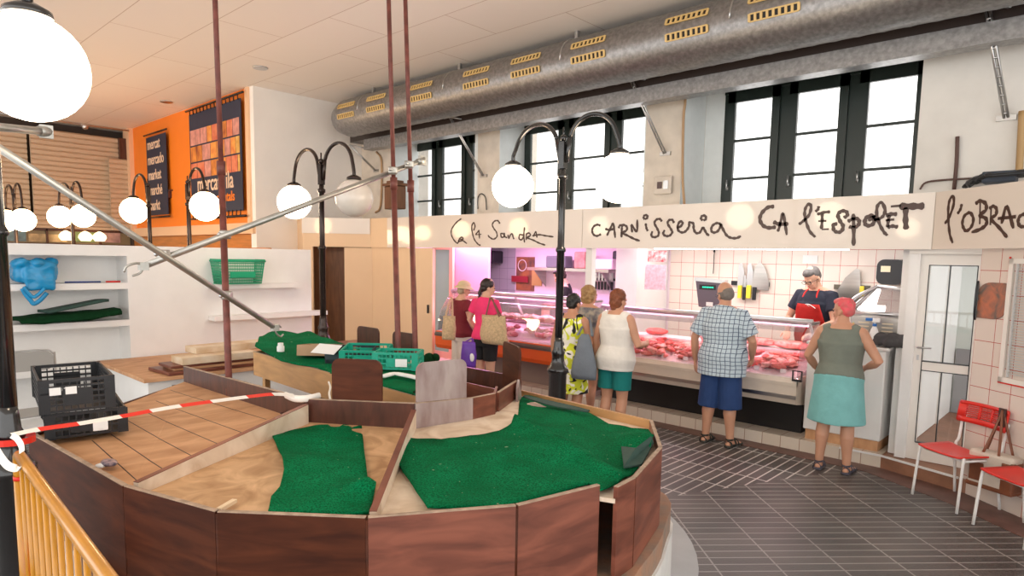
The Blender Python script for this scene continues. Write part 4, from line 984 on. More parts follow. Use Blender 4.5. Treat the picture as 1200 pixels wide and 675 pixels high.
bm = B(); qq = r0+dv*.03; board(bm, (qq.x-.10, qq.y-.0), (qq.x+.05, qq.y+.0), .52, .74, .006); q5 = r0-dv*.02; 
bm.free()
bm = B(); sv = dv.cross(V((0, 0, 1))); a = r0-sv*.03-dv*.10; b = r0-sv*.03+dv*.16; board(bm, (a.x, a.y), (b.x, b.y), .55, .80, .004); lone('red_banner', bm, REDTAPE, 'piece of red plastic sheet tied low on the barrier beside the black post', 'plastic sheet')
bm = B(); q = r0+dv*.30-sv*.10+V((0, 0, -.40)); 
for k in range(6): ball(bm, q+V((.03*k-.07, .02*math.sin(k), .03*math.cos(k*1.7))), (.045, .03, .03), 10)
lone('plastic_bag', bm, PAPER, 'crumpled white plastic bag behind the bars of the yellow barrier', 'bag', smooth=True)
# ================================================================== WHITE SHELF WALL ON THE LEFT
SX = -8.5
st = thing('shelf_unit', (SX-.2, 3, 0), 'long white painted shelf wall with deep niches and thin shelves behind the wooden stall', 'shelf unit')
YN0, YN1, YE = .4, 2.54, 4.90
bm = B()
bx(bm, (SX-.42, YN0, 0), (SX-.38, YN1, 2.04)); bx(bm, (SX-.42, YN1, 0), (SX, YE, 2.06)); 
bx(bm, (SX-.42, YN0, 1.94), (SX, YN1, 2.06)); bx(bm, (SX-.42, YN0-.1, 0), (SX, YN0, 2.06)); bx(bm, (SX-.4, YN0, 0), (SX-.02, YN1, .10))
obj('carcass', bm, WHITE, st)
for z in (1.63, 1.20, .70):
    bm = B(); bx(bm, (SX-.39, YN0, z-.07), (SX+.0, YN1, z)); obj('shelf_board', bm, WHITE, st)
for ya, yb_, z, dp in ((3.45, 4.62, 1.60, .16), (3.45, 5.05, 1.20, .18)):
    bm = B(); bx(bm, (SX, ya, z-.06), (SX+dp, yb_, z)); obj('shelf_board', bm, WHITE, st)
bm = B(); bx(bm, (SX, 4.35, .60), (SX+.04, 4.88, .86)); obj('raised_panel', bm, WHITE, st)
# low white boxes with wooden top in front of it
st = thing('low_cabinet', (-7.4, 2.9, 0), 'low white cabinet with a plank top standing at the foot of the white shelf wall', 'cabinet')
bm = B(); bx(bm, (-8.46, 2.24, 0), (-7.02, 5.0, .71)); obj('cabinet_body', bm, WHITE, st)
bm = B(); bx(bm, (-8.48, 2.18, .71), (-6.95, 5.0, .75), bev=.006); obj('cabinet_top', bm, PLANK, st)
bm = B(); q = px(208, 456, -7.0); box(bm, q, (.06, .09, .09)); tube(bm, [q+V((.03, .05, .03)), q+V((.03, .35, .04))], .006, 6); obj('handle', bm, BLACKP, st)
# timber lying on it
tm = [((172, 417), (300, 406), .80, .10, .14, PALEW, 'pale thick timber on the left of the pile, upper of the two'), ]
def timber(x, y0, y1, z, wx, h, m, lab, rz=0):
    bm = B(); box(bm, (0, 0, h/2), (wx, y1-y0, h), bev=.006); o = obj('timber_board', bm, m); o.location = (x, (y0+y1)/2, z); o.rotation_euler.z = rz; tag(o, lab, 'timber')
rt = mat('ragged_pale_timber', (.80, .68, .52), .75, nz=.4, ns=4, col2=(.60, .40, .22), bump=.3)
timber(-7.12, 2.55, 3.35, .845, .30, .075, rt, 'pale block of timber with a white face at the front of the left pile')
timber(-7.30, 2.75, 3.80, .92, .26, .07, rt, 'pale rough edged plank topping the timber pile', .05)
timber(-7.24, 2.40, 3.55, .752, .50, .035, BROWNR, 'reddish thin boards at the very bottom of the left timber pile', .06)
timber(-7.2, 2.50, 3.70, .787, .40, .028, PLANK, 'thin tan boards between the reddish boards and the pale block', -.05)
timber(-7.18, 2.45, 3.60, .815, .34, .028, BROWNR, 'dark reddish board directly below the pale timber block', .02)
timber(-7.25, 3.78, 4.95, .752, .45, .05, PLANK, 'tan plank at the bottom of the right hand stack on the low cabinet')
timber(-7.20, 3.72, 4.90, .802, .30, .045, PALEW, 'pale plank in the middle of the right hand stack on the low cabinet', .05)
timber(-7.22, 3.80, 4.95, .848, .32, .04, BROWNR, 'reddish plank on top of the right hand stack on the low cabinet', -.04)
# things on the shelves
bm = B(); b0, b1 = px(14, 333, SX+.02), px(72, 327, SX+.02)
yb0, yb1 = b0.y, b1.y
nU, nV = 26, 20
t = thing('blue_plastic_bag', (SX-.05, (yb0+yb1)/2, 1.63), 'bright blue plastic carrier bag slumped over the top left shelf, handles hanging down', 'bag')
bm = B()
L_ = yb1-yb0
box(bm, (SX-.10, (yb0+yb1)/2, 1.765), (.26, L_-.04, .24), bev=.05)
box(bm, (SX+.045, (yb0+yb1)/2+.02, 1.69), (.06, L_-.16, .26), bev=.03)
for k in range(9): ball(bm, V((SX-.05+.05*math.sin(k*2.1), yb0+.06+(L_-.12)*k/8, 1.84+.025*math.sin(k*1.7))), (.11, .07, .05), 10)
o = obj('bag_body', bm, mat('blue_film', (.01, .30, .62), .25, nz=.2, ns=8, bump=.35, bs=9), t); bake(o, [('REMESH', dict(mode='VOXEL', voxel_size=.014)), ('SMOOTH', dict(iterations=3, factor=.6))])
for v in o.data.vertices: v.co += v.normal*(.014*noise.noise(v.co*9)+.006*noise.noise(v.co*24))
bm = B()
hp = [(26, 338), (30, 345), (36, 352), (40, 356), (48, 351), (55, 343)]
P = crom([px(x, y, SX+.07) for x, y in hp], 5); tube(bm, P, [(.012, .022)]*len(P), 8, ref=(1, 0, 0))
hp = [(28, 336), (33, 343), (39, 348), (45, 345), (52, 338)]
P = crom([px(x, y, SX+.09) for x, y in hp], 5); tube(bm, P, [(.010, .018)]*len(P), 8, ref=(1, 0, 0)); obj('handles', bm, MATS['blue_film'], t, smooth=True)
bm = B(); q = px(118, 330, SX-.1); tube(bm, [(q.x, q.y-.35, 1.642), (q.x, q.y-.0, 1.642)], .009, 8); lone('pen', bm, mat('navy_blue', (.02, .05, .25), .4), 'dark blue marker lying on the top shelf right of the blue bag', 'pen')
bm = B(); tube(bm, [(q.x+.01, q.y+.05, 1.642), (q.x+.0, q.y+.20, 1.642)], .010, 8); lone('pen', bm, REDP, 'short red marker lying on the top shelf right of the blue marker', 'pen')
yl, yr = px(17, 385, SX).y, px(142, 375, SX).y
bm = drape([(SX-.30, yl), (SX+.06, yl+.05), (SX+.10, (yl+yr)/2), (SX+.08, yr-.1), (SX+.05, yr), (SX-.25, yr)], lambda x, y: 1.215+.06*max(0, min(1, (y-yl)/(yr-yl)))+.02*(1+nz(x, y, 5, 3))-.05*max(0, (x-SX)/.1), .05, .035)
lone('felt_sheet', bm, TURFD, 'folded dark green felt sheet lying along the middle shelf of the niche', 'felt sheet', smooth=True)
bm = drape([(SX-.25, yr-.75), (SX+.03, yr-.70), (SX+.02, yr-.12), (SX-.2, yr-.2)], lambda x, y: 1.31+.11*max(0, min(1, (y-yr+.7)/.55)), .05, .03)
lone('felt_sheet', bm, TURFBK, 'blackish folded felt lying on top of the dark green sheet in the niche', 'felt sheet')
# green basket
ya, yb_ = px(251, 330, SX+.1).y, px(304, 330, SX+.1).y
t = thing('plastic_basket', (SX+.10, (ya+yb_)/2, 1.60), 'green plastic basket standing on the upper thin shelf of the white wall', 'basket')
w_ = yb_-ya; bm = B(); h = .295
for k in range(9):
    z = .01+h*k/8; f = .0+.035*k/8; ww = w_-.07+2*f; dd = .26+2*f
    tt = .012 if k < 8 else .03
    for s in (-1, 1):
        box(bm, (s*dd/2, 0, z), (.008, ww, tt if k in (8,) else .011)); box(bm, (0, s*ww/2, z), (dd, .008, tt if k == 8 else .011))
box(bm, (0, 0, .008), (.26, w_-.07, .01))
for s in (-1, 1):
    for k in range(24):
        y = -(w_-.07)/2+(w_-.07)*k/23
        tube(bm, [(s*.13, y, .01), (s*.165, y*1.08, h)], .0045, 4)
    for k in range(12):
        x = -.13+.26*k/11; tube(bm, [(x, s*(w_-.07)/2, .01), (x*1.2, s*w_/2, h)], .0045, 4)
obj('basket_lattice', bm, GREENP, t, local=True)
bm = B(); 
for s in (-1, 1): box(bm, (s*.165, 0, h*.42), (.004, w_*.55, .07)); 
for s in (-1, 1): tube(bm, [(.17*s, -w_/2, h), (.17*s, w_/2, h)], .014, 8)
for s in (-1, 1): tube(bm, [(-.17, s*w_/2, h), (.17, s*w_/2, h)], .014, 8)
obj('rim_and_panel', bm, GREENP, t, local=True)
# grey folding chair in front of the niche
t = thing('folding_chair', (-7.6, 1.25, 0), 'pale grey folding chair in front of the white shelf niche beside the nearest lamp post', 'chair')
a, b = px(14, 414, -7.75), px(63, 414, -7.75)
y0, y1 = a.y, b.y; zt = a.z
bm = B(); panel(bm, (-7.75, y0-.05, zt-.19), (0, 1, 0), V((-.12, 0, 1)).normalized(), rrect(y1-y0+.05, .19, .08), .018); obj('backrest', bm, mat('pale_grey_plastic', (.33, .32, .30), .5), t)
bm = B(); bx(bm, (-7.72, y0-.05, .44), (-7.34, y1, .46), bev=.008); obj('seat', bm, MATS['pale_grey_plastic'], t)
for y in (y0-.06, y1+.01):
    bm = B(); tube(bm, [(-7.78, y, zt-.02), (-7.72, y, .45), (-7.42, y, .0)], .011, 8); obj('leg', bm, STEEL, t)
    bm = B(); tube(bm, [(-7.36, y, .44), (-7.82, y, .0)], .011, 8); obj('leg', bm, STEEL, t)
bm = B(); tube(bm, crom([(-7.78, y0-.06, zt-.03), (-7.78, y0+.0, zt+.005), (-7.78, y1-.06, zt+.005), (-7.78, y1+.01, zt-.04)], 5), .009, 8); obj('back_tube', bm, STEEL, t)

# ================================================================== FAR LEFT HALL: SHUTTERS, SHOP WINDOWS, BANNERS
SHM = mat('beige_shutter', (.60, .46, .33), .5, nz=.05)
def shutter(x, y0, y1, z0, z1, lab):
    bm = B(); n = int((z1-z0)/.115); pr_ = []
    for k in range(n+1):
        z = z0+(z1-z0)*k/n; pr_ += [(x, z), (x+.035, z+.02), (x+.035, z+.085)]
    pr_ = [(a, min(z, z1)) for a, z in pr_]
    a = [bm.verts.new((p[0], y0, p[1])) for p in pr_]; b = [bm.verts.new((p[0], y1, p[1])) for p in pr_]
    for i in range(len(a)-1): bm.faces.new((a[i], a[i+1], b[i+1], b[i]))
    bx(bm, (x-.05, y0, z0), (x-.005, y1, z1))
    bmesh.ops.recalc_face_normals(bm, faces=bm.faces[:])
    t = thing('roller_shutter', (x, (y0+y1)/2, z0), lab, 'roller shutter'); obj('slats', bm, SHM, t)
    bm = B(); bx(bm, (x-.03, y0, z0-.06), (x+.05, y1, z0)); obj('bottom_rail', bm, SHM, t)
shutter(-18.7, -1.5, 3.62, 2.56, 4.76, 'beige roller shutter at the far left, partly behind the farthest lamp')
shutter(-18.55, 3.66, 5.50, 2.56, 4.76, 'beige roller shutter in the middle of the far wall left of the orange wall')
shutter(-18.4, 5.2, 5.68, 2.56, 4.25, 'narrow lower beige shutter next to the orange wall')
t = thing('shop_window_band', (-18.6, 3, 0), 'row of dark framed shop windows with pictures below the far roller shutters', 'shop window')
bm = B(); bx(bm, (-19.0, -1.5, 0), (-18.7, 5.69, 2.5)); obj('back_panel', bm, mat('dim_olive', (.28, .22, .13), .4), t)
bm = B()
for z in (.9, 2.12, 2.47): bx(bm, (-18.7, -1.5, z-.03), (-18.6, 5.69, z+.03))
for y in (-1.4, 1.6, 2.9, 3.9, 5.0): bx(bm, (-18.7, y-.02, 0), (-18.6, y+.02, 2.5))
obj('frame', bm, BROWND, t)
for k, (ya, yb_, z0, z1, c) in enumerate(((1.0, 2.8, 2.18, 2.42, (.55, .38, .20)), (3.1, 3.5, 2.18, 2.42, (.20, .34, .40)), (3.55, 4.3, 2.18, 2.36, (.75, .55, .30)), (4.4, 4.9, 2.2, 2.44, (.25, .35, .15)), (5.1, 5.45, 2.2, 2.44, (.7, .45, .45)))):
    bm = B(); bx(bm, (-18.69, ya, z0), (-18.66, yb_, z1)); obj('picture', bm, mat('shop_picture_%s' % 'abcde'[k], c, .4, nz=.5, ns=6), t)
for k, y in enumerate((4.25, 4.65, 4.95)):
    bm = B(); lathe(bm, [(.02, 2.46), (.09, 2.42), (.14, 2.36), (.15, 2.3), (.10, 2.22)], (-18.5, y, 0), 14); tag(rebase(obj('ceiling_lamp', bm, mat('small_glow', (1, .9, .7), .4, emit=(1, .75, .45), es=1.6), smooth=True)), ('small glowing lamp behind the far lamp posts, %s of three' % ('left', 'middle', 'right')[k]), 'lamp')
bm = B(); bx(bm, (-18.55, 5.45, 4.15), (-18.4, 5.7, 4.76)); struct('trim_12', bm, BROWND)
# ceiling fittings
for X, Y, lab in ((305, 79, 'round dark fitting in the ceiling near the white wall corner'), (195, 119, 'round dark fitting in the ceiling in front of the orange wall')):
    q = pz(X, Y, CEIL); bm = B(); lathe(bm, [(.11, -.02), (.12, -.012), (.12, .0)], q, 20); lone('ceiling_fitting', bm, STEEL, lab, 'ceiling fitting')
t = thing('ceiling_track', (-17, 4, CEIL-.15), 'thin metal rail with a spotlight under the far end of the ceiling', 'track light')
bm = B(); tube(bm, [(-17.5, 2.0, 4.82), (-17.5, 5.4, 4.82)], .02, 6); obj('rail', bm, STEEL, t)
bm = B(); ball(bm, (-17.5, 4.5, 4.78), .07, 10); obj('spot_head', bm, STEEL, t)
# banners on the orange wall
NAVY = mat('navy_banner', (.018, .028, .065), .5, nz=.2, ns=3)
def text(body, loc, size, m, parent, rz=0, extr_=.004, sx=1):
    c = bpy.data.curves.new('t', 'FONT'); c.body = body; c.size = size; c.extrude = extr_; c.offset = .004
    o = bpy.data.objects.new('t', c); COL.objects.link(o)
    dg = bpy.context.evaluated_depsgraph_get(); me = bpy.data.meshes.new_from_object(o.evaluated_get(dg)); bpy.data.objects.remove(o)
    me.transform(Matrix.Translation(loc) @ Matrix.Rotation(rz, 4, 'Z') @ Matrix.Rotation(PI/2, 4, 'X') @ Matrix.Diagonal((sx, 1, 1, 1)))
    me.materials.clear(); me.materials.append(m)
    o = bpy.data.objects.new('lettering', me); link(o); o.parent = parent; bpy.context.view_layer.update(); o.matrix_parent_inverse = parent.matrix_world.inverted(); return o
YB = 5.63
PEACH = mat('peach_letters', (.85, .62, .45), .6)
l0, l1 = py(173, 200, YB).x, py(196, 200, YB).x
zt, zb = py(185, 158, YB).z, py(185, 252, YB).z
t = thing('wall_banner', ((l0+l1)/2, YB, zb), 'narrow navy banner with five stacked pale words at the left end of the orange wall', 'banner')
bm = B(); bx(bm, (l0, YB-.01, zb), (l1, YB, zt)); obj('cloth', bm, NAVY, t)
bm = B(); tube(bm, [(l0-.1, YB-.02, zt+.06), (l1+.1, YB-.02, zt+.06)], .02, 6); tube(bm, [(l0-.1, YB-.02, zb-.05), (l1+.1, YB-.02, zb-.05)], .02, 6); obj('hanging_rod', bm, BRONZE, t)
for k, wd in enumerate(('mercat', 'mercado', 'market', 'marché', 'markt')):
    text(wd, (l0+.08, YB-.012, zt-(k+.80)*(zt-zb)/5.15), .33, PEACH, t, sx=1.0*(l1-l0)/1.45)
l0, l1 = py(224, 200, YB).x, py(284.5, 200, YB).x
zt, zb = py(255, 124, YB).z, py(255, 249, YB).z
t = thing('wall_banner', ((l0+l1)/2, YB, zb), 'large navy banner with rows of produce pictures and the word mercatVila on the orange wall', 'banner')
bm = B(); bx(bm, (l0, YB-.01, zb), (l1, YB, zt)); obj('cloth', bm, NAVY, t)
bm = B()
for z in (zt+.08, zb-.10): tube(bm, [(l0-.1, YB-.03, z), (l1+.15, YB-.03, z)], .022, 6)
for k in range(14): x = l0+(l1-l0)*(k+.5)/14; tube(bm, [(x, YB-.02, zt-.02), (x, YB-.03, zt+.1)], .012, 5); tube(bm, [(x, YB-.02, zb+.02), (x, YB-.03, zb-.11)], .012, 5)
obj('hanging_rod', bm, BRONZE, t)
pm = [mat('produce_amber', (.88, .42, .08), .6, nz=.5, ns=6, col2=(.7, .2, .05)), mat('produce_orange', (.80, .30, .05), .6, nz=.6, ns=5, col2=(.35, .08, .02)), mat('produce_yellow', (.88, .55, .16), .6, nz=.5, ns=6, col2=(.6, .28, .05)), mat('produce_red', (.80, .28, .14), .6, nz=.5, ns=6, col2=(.6, .12, .06)), mat('produce_pink', (.80, .35, .28), .6, nz=.4, ns=7)]
W = l1-l0; H = zt-zb
random.seed(3)
for r_ in range(3):
    x = l0+.05
    while x < l1-.15:
        ww = random.uniform(.22, .42); z1_ = zt-.33-r_*H*.165-.0; z0_ = z1_-H*.15
        xb = min(x+ww, l1-.06); bm = B(); bx(bm, (x, YB-.014, z0_), (xb-.02, YB-.010, z1_)); obj('produce_picture', bm, random.choice(pm), t); x = xb if xb > x+.03 else x+1
text('mercatVila', (l0+.33, YB-.013, zb+H*.22), .46, PEACH, t, sx=.92*(l1-l0-.4)/2.15)
text('comtals', (l0+W*.52, YB-.013, zb+H*.10), .26, ORANGE, t, sx=1.0)
bm = B(); bx(bm, (-15.95, YB, 3.35), (-15.75, 5.7, 3.38)); bx(bm, (-15.87, YB, 3.2), (-15.83, 5.7, 3.36)); lone('wall_bracket', bm, BROWND, 'small dark T shaped bracket on the orange wall between the banners', 'bracket')
bm = B(); bx(bm, (-14.2, 4.95, 2.05), (-13.6, 5.2, 2.14)); 
bm.free()

# ================================================================== DISPLAY CASES
CG = glassmat('case_glass', (.99, .97, .98), .18)
CASEW = mat('case_cream', (.72, .62, .52), .35, nz=.05, coat=.3)
PINKIN = mat('white_case_interior', (.82, .76, .77), .3)
def dcase(x0, x1, lab, front, y0=7.02, trimm=CASEW, top=1.36, shelf=False):
    t = thing('display_case', ((x0+x1)/2, y0+.4, .13), lab, 'display case')
    bm = B(); bx(bm, (x0+.04, y0+.33, .13), (x1-.04, y0+.80, .50)); obj('plinth', bm, BLACKF if not shelf else mat('taupe_plinth', (.24, .19, .16), .5), t)
    bm = B(); extr(bm, [(y0+.03, .50), (y0+.30, .46), (y0+.85, .46), (y0+.85, .78), (y0+.01, .78), (y0-.005, .70), (y0+.0, .56)], x0, x1); obj('front_panel', bm, front, t)
    bm = B(); extr(bm, [(y0-.015, .70), (y0-.02, .735), (y0-.005, .765), (y0+.03, .765), (y0+.03, .70)], x0, x1); obj('bumper_rail', bm, trimm, t)
    if not shelf:
        bm = B(); extr(bm, [(y0-.012, .560), (y0-.012, .60), (y0+.01, .60), (y0+.01, .560)], x0, x1); obj('bumper_rail', bm, BRUSH, t)
    # deck rising to the back and rear ledge
    bm = B(); extr(bm, [(y0+.04, .77), (y0+.04, .79), (y0+.60, .90), (y0+.62, .98), (y0+.85, .98), (y0+.85, .77)], x0+.02, x1-.02); obj('deck', bm, PINKIN, t)
    bm = B(); extr(bm, [(y0+.60, .975), (y0+.60, 1.0), (y0+.88, 1.0), (y0+.88, .975)], x0, x1); obj('rear_ledge', bm, PINKIN, t)
    if shelf:
        bm = B(); extr(bm, [(y0+.22, 1.03), (y0+.22, 1.04), (y0+.52, 1.06), (y0+.52, 1.05)], x0+.03, x1-.03); obj('glass_shelf', bm, CG, t)
        bm = B(); extr(bm, [(y0+.215, 1.025), (y0+.215, 1.045), (y0+.23, 1.045), (y0+.23, 1.025)], x0+.03, x1-.03); obj('shelf_edge', bm, STEEL, t)
    # leaning curved front glass
    bm = B(); g = [(y0+.02, .79), (y0+.03, .95), (y0+.08, 1.12), (y0+.18, 1.26), (y0+.32, top)]
    gi = [(a+.008, b-.002) for a, b in g]; extr(bm, g+gi[::-1], x0+.03, x1-.03); obj('front_glass', bm, CG, t, smooth=False)
    bm = B(); tube(bm, [(x0, y0+.36, top), (x1, y0+.36, top)], .032, 12); bx(bm, (x0, y0+.34, top-.035), (x1, y0+.60, top-.01)); obj('top_rail', bm, STEEL, t)
    bm = B(); tube(bm, [(x0+.05, y0+.46, top-.05), (x1-.05, y0+.46, top-.05)], .014, 8); obj('light_tube', bm, PTUBE, t)
    k = max(2, int((x1-x0)/1.1))
    for i in range(k+1):
        x = x0+.02+(x1-x0-.04)*i/k
        bm = B(); P = [V((x, y0+.34, top-.01)), V((x, y0+.60, 1.0))]; tube(bm, P, .018, 8); obj('glass_support', bm, PINKIN, t)
    for x in ((x1-.006,) if shelf else (x0+.006, x1-.006)):
        bm = B(); pr_ = [(y0+.02, .78)]+g[1:]+[(y0+.60, top), (y0+.62, .98)]; extr(bm, pr_, x-.006, x+.006); obj('end_glass', bm, CG, t)
    return t
X0A, X1A, X0B, X1B = -8.27, -5.36, -5.20, -2.44
dcase(X0A, X1A, 'left butcher display case with an orange front band and two levels of poultry', mat('orange_band', (.80, .13, .02), .35), shelf=True, trimm=mat('dark_bumper', (.12, .10, .09), .4), top=1.43)
dcase(X0B, X1B, 'long cream butcher display case full of red meat, in front of the white tiled wall', CASEW)
# meat
random.seed(11)
def meatmesh(k, elong, flat):
    bm = B(); bmesh.ops.create_icosphere(bm, subdivisions=3, radius=1)
    for v in bm.verts:
        n1 = noise.noise(v.co*1.6+V((k*3.1, k, 0))); n2 = noise.noise(v.co*4+V((0, k*2.0, k)))
        v.co *= 1+.35*n1+.12*n2; v.co = V((v.co.x*elong, v.co.y*.7, v.co.z*flat))
    for f in bm.faces: f.smooth = True
    me = bpy.data.meshes.new('meat'); bm.to_mesh(me); bm.free(); return me
RM = [mat('red_meat', (.62, .035, .03), .28, nz=.55, ns=9, col2=(.80, .38, .32), dist=2), mat('dark_red_meat', (.40, .02, .02), .28, nz=.5, ns=7, col2=(.62, .12, .10), dist=2), mat('pink_meat', (.78, .22, .18), .3, nz=.5, ns=8, col2=(.85, .60, .52), dist=2)]
PM = [mat('pale_poultry', (.80, .42, .36), .35, nz=.4, ns=8, col2=(.85, .66, .58)), mat('pink_poultry', (.78, .30, .30), .35, nz=.4, ns=8)]
red, pal = [], []
for k in range(6):
    me = meatmesh(k, random.uniform(1.0, 1.7), random.uniform(.38, .55)); me.materials.append(RM[k % 3]); red.append(me)
for k in range(4):
    me = meatmesh(k+20, random.uniform(1.1, 1.5), .6); me.materials.append(PM[k % 2]); pal.append(me)
def lay(me, name, loc, s, lab, cat, grp):
    o = bpy.data.objects.new(name, me); link(o); o.location = loc; o.scale = (s, s, s); o.rotation_euler = (random.uniform(-.3, .3), random.uniform(-.3, .3), random.uniform(0, 6.3)); tag(o, lab, cat, grp)
def deckz(y, y0=7.02): return .79+(y-y0-.04)*.196
for k in range(190):
    x = random.uniform(X0B+.12, X1B-.12); row = random.random(); y = 7.02+.10+row*.46; s = random.uniform(.04, .075)
    lay(random.choice(red), 'meat_cut', (x, y, deckz(y)+.03+random.uniform(0, .05)), s, 'raw red meat cut in the heap behind the glass of the long cream case', 'meat', 'red meat cuts in the long cream case')
for k in range(60):
    x = random.uniform(X0A+.15, X1A-.1); y = 7.02+.14+random.random()*.40; s = random.uniform(.045, .07)
    lay(random.choice(pal), 'poultry_piece', (x, y, deckz(y)+.035+random.uniform(0, .03)), s, 'pale pink poultry piece on the lower deck of the left display case', 'meat', 'poultry on the lower deck of the left case')
for k in range(48):
    x = random.uniform(X0A+.2, X1A-.1); y = 7.02+.27+random.random()*.2; s = random.uniform(.055, .085)
    lay(random.choice(pal), 'poultry_piece', (x, y, 1.10), s, 'pale pink poultry piece on the glass shelf of the left display case', 'meat', 'poultry on the glass shelf of the left case')
for x, y, z, lab, L in ((-3.15, 7.72, 1.02, 'slab of red meat on the rear ledge beside the butcher\'s hands', .20), (-2.75, 7.70, 1.02, 'large red joint of meat on the rear ledge right in front of the butcher', .22), (-4.55, 7.72, 1.02, 'dark sausage like joint on the rear ledge left of the checked shirt man', .17)):
    bm = B(); bmesh.ops.create_icosphere(bm, subdivisions=3, radius=1)
    for v in bm.verts: v.co *= 1+.2*noise.noise(v.co*1.5+V((x, 0, 0))); v.co = V((v.co.x*L, v.co.y*.09, v.co.z*.05))+V((x, y, z+.03))
    for f in bm.faces: f.smooth = True
    lone('meat_joint', bm, RM[1] if 'dark' in lab else RM[0], lab, 'meat')
for x, lab in ((-6.95, 'grey weighing scale tray on the rear ledge of the left case'), (-6.1, 'grey steel tray on the rear ledge beside the left butcher')):
    bm = B(); box(bm, (x, 7.76, 1.12), (.55, .20, .20), bev=.02); lone('counter_scale', bm, mat('slate_grey', (.20, .19, .21), .4), lab, 'scale')
# price tags along the front of the red meat
for k in range(9):
    x = X0B+.25+k*.29; bm = B(); box(bm, (x, 7.13, .83), (.06, .006, .045)); lone('price_tag', bm, PAPER, 'small white price tag in front of the red meat in the long case', 'price tag', 'price tags in the long case')
# fluorescent battens under the sign
for x0, x1, lab in ((-4.35, -2.05, 'white fluorescent batten lit under the right part of the sign'),):
    t = thing('tube_light', ((x0+x1)/2, 7.22, 2.15), lab, 'light')
    bm = B(); bx(bm, (x0, 7.101, 2.165), (x1, 7.26, 2.22)); obj('housing', bm, WHITE, t)
    bm = B(); tube(bm, [(x0+.03, 7.21, 2.150), (x1-.03, 7.21, 2.150)], .018, 10); obj('tube', bm, TUBE, t)
bm = B(); bx(bm, (-2.02, 7.101, 2.145), (-1.72, 7.27, 2.20)); lone('tube_light', bm, BLACKP, 'dark unlit end piece of the lights under the sign by the glazed door', 'light')

# ================================================================== INSIDE THE STALLS
def onwall(x, y, Y=8.84): return py(x, y, Y)
# advertising panel at the left of the stall (plain)
a, b = onwall(528, 295, 8.0), onwall(571, 380, 8.0)
t = thing('lit_poster_panel', ((a.x+b.x)/2, 8.0, .13), 'tall pink advertising panel behind the two women at the left case', 'poster')
bm = B(); bx(bm, (a.x, 8.0, .13), (b.x, 8.06, 2.40)); obj('panel_board', bm, mat('pink_panel', (.80, .50, .68), .35), t)
bm = B(); bx(bm, (a.x-.07, 7.98, .13), (a.x, 8.08, 2.40)); obj('panel_frame', bm, CREAM, t)
bm = B(); q = onwall(549, 352, 7.98); box(bm, q, (.5, .01, .34)); ball(bm, q+V((.1, -.02, .0)), (.12, .02, .12), 12); obj('food_picture', bm, mat('food_orange', (.75, .35, .25), .5, nz=.5, ns=6), t)
# items on the left stall walls
def flat(name, x0, y0, x1, y1, Y, m, lab, cat, th=.015):
    a, b = py(x0, y0, Y), py(x1, y1, Y); bm = B(); bx(bm, (a.x, Y-th, b.z), (b.x, Y, a.z)); return lone(name, bm, m, lab, cat)
flat('poster', 606, 301, 626, 341, 8.855, mat('burger_poster', (.10, .07, .06), .4, nz=.8, ns=5, col2=(.45, .16, .05)), 'dark food poster with a round emblem on the pink wall', 'poster')
flat('shelf_sign', 600, 323, 619, 331, 8.82, mat('maroon_sign', (.30, .03, .04), .4), 'small maroon sign overlapping the dark food poster', 'sign')
bm = B(); q = onwall(612, 311, 8.83); 
for k in range(20):
    a0, a1 = 2*PI*k/20, 2*PI*(k+1)/20; tube(bm, [q+V((.10*math.cos(a0), 0, .10*math.sin(a0))), q+V((.10*math.cos(a1), 0, .10*math.sin(a1)))], .008, 4)
lone('round_emblem', bm, PAPER, 'white ring emblem on the dark food poster', 'emblem')
flat('notice', 624, 317, 635, 335, 8.85, mat('ochre_paper', (.55, .34, .12), .6), 'ochre paper notice right of the dark food poster', 'notice')
bm = B(); a, b = onwall(571, 294, 8.84), onwall(590, 309, 8.84); bx(bm, (a.x, 8.55, b.z), (b.x, 8.84, a.z), bev=.03); lone('wall_dispenser', bm, BLACKP, 'black hood at the top of the grey tiled wall', 'dispenser')
# shelf with containers
a, b = onwall(633, 313, 8.85), onwall(728, 313, 8.85)
t = thing('wall_shelf', ((a.x+b.x)/2, 8.7, a.z), 'grey steel shelf on the pink wall behind the woman butcher', 'shelf')
bm = B(); bx(bm, (a.x, 8.5, a.z-.05), (b.x, 8.85, a.z)); obj('shelf_board', bm, BRUSH, t)
bm = B()
for x in (a.x+.15, b.x-.15): panel(bm, (x, 8.52, a.z-.05), (0, 1, 0), (0, 0, 1), [(0, 0), (.32, 0), (.32, -.30)], .01)
obj('bracket', bm, BRUSH, t)
zs = a.z
def shelfbox(px0, px1, h, m, lab, name='container', Y=8.62):
    a, b = py(px0, 300, Y), py(px1, 300, Y); bm = B(); box(bm, ((a.x+b.x)/2, Y, zs+h/2+.001), (b.x-a.x, .2, h), bev=.02); lone(name, bm, m, lab, 'container')
shelfbox(644, 667, .20, mat('slate_box', (.12, .13, .15), .4), 'slate grey box on the steel shelf left of the woman butcher')
shelfbox(677, 690, .27, mat('rusty_stack', (.55, .26, .20), .5, nz=.5, ns=9), 'stack of reddish packs on the steel shelf')
shelfbox(697, 722, .16, mat('pale_pink_box', (.85, .72, .78), .4), 'pale box on the steel shelf near the black towel dispenser')
bm = B(); a, b = onwall(724, 294, 8.8), onwall(747, 316, 8.8); box(bm, ((a.x+b.x)/2, 8.74, (a.z+b.z)/2), (b.x-a.x, .20, a.z-b.z), bev=.03); lone('towel_dispenser', bm, BLACKP, 'black paper towel dispenser on the pink wall left of the red poster', 'dispenser')
flat('poster', 760, 294, 781, 307, 7.999, mat('red_poster', (.72, .03, .05), .5, nz=.5, ns=18, col2=(.9, .7, .7)), 'red and white notice at the top of the pink pier', 'poster')
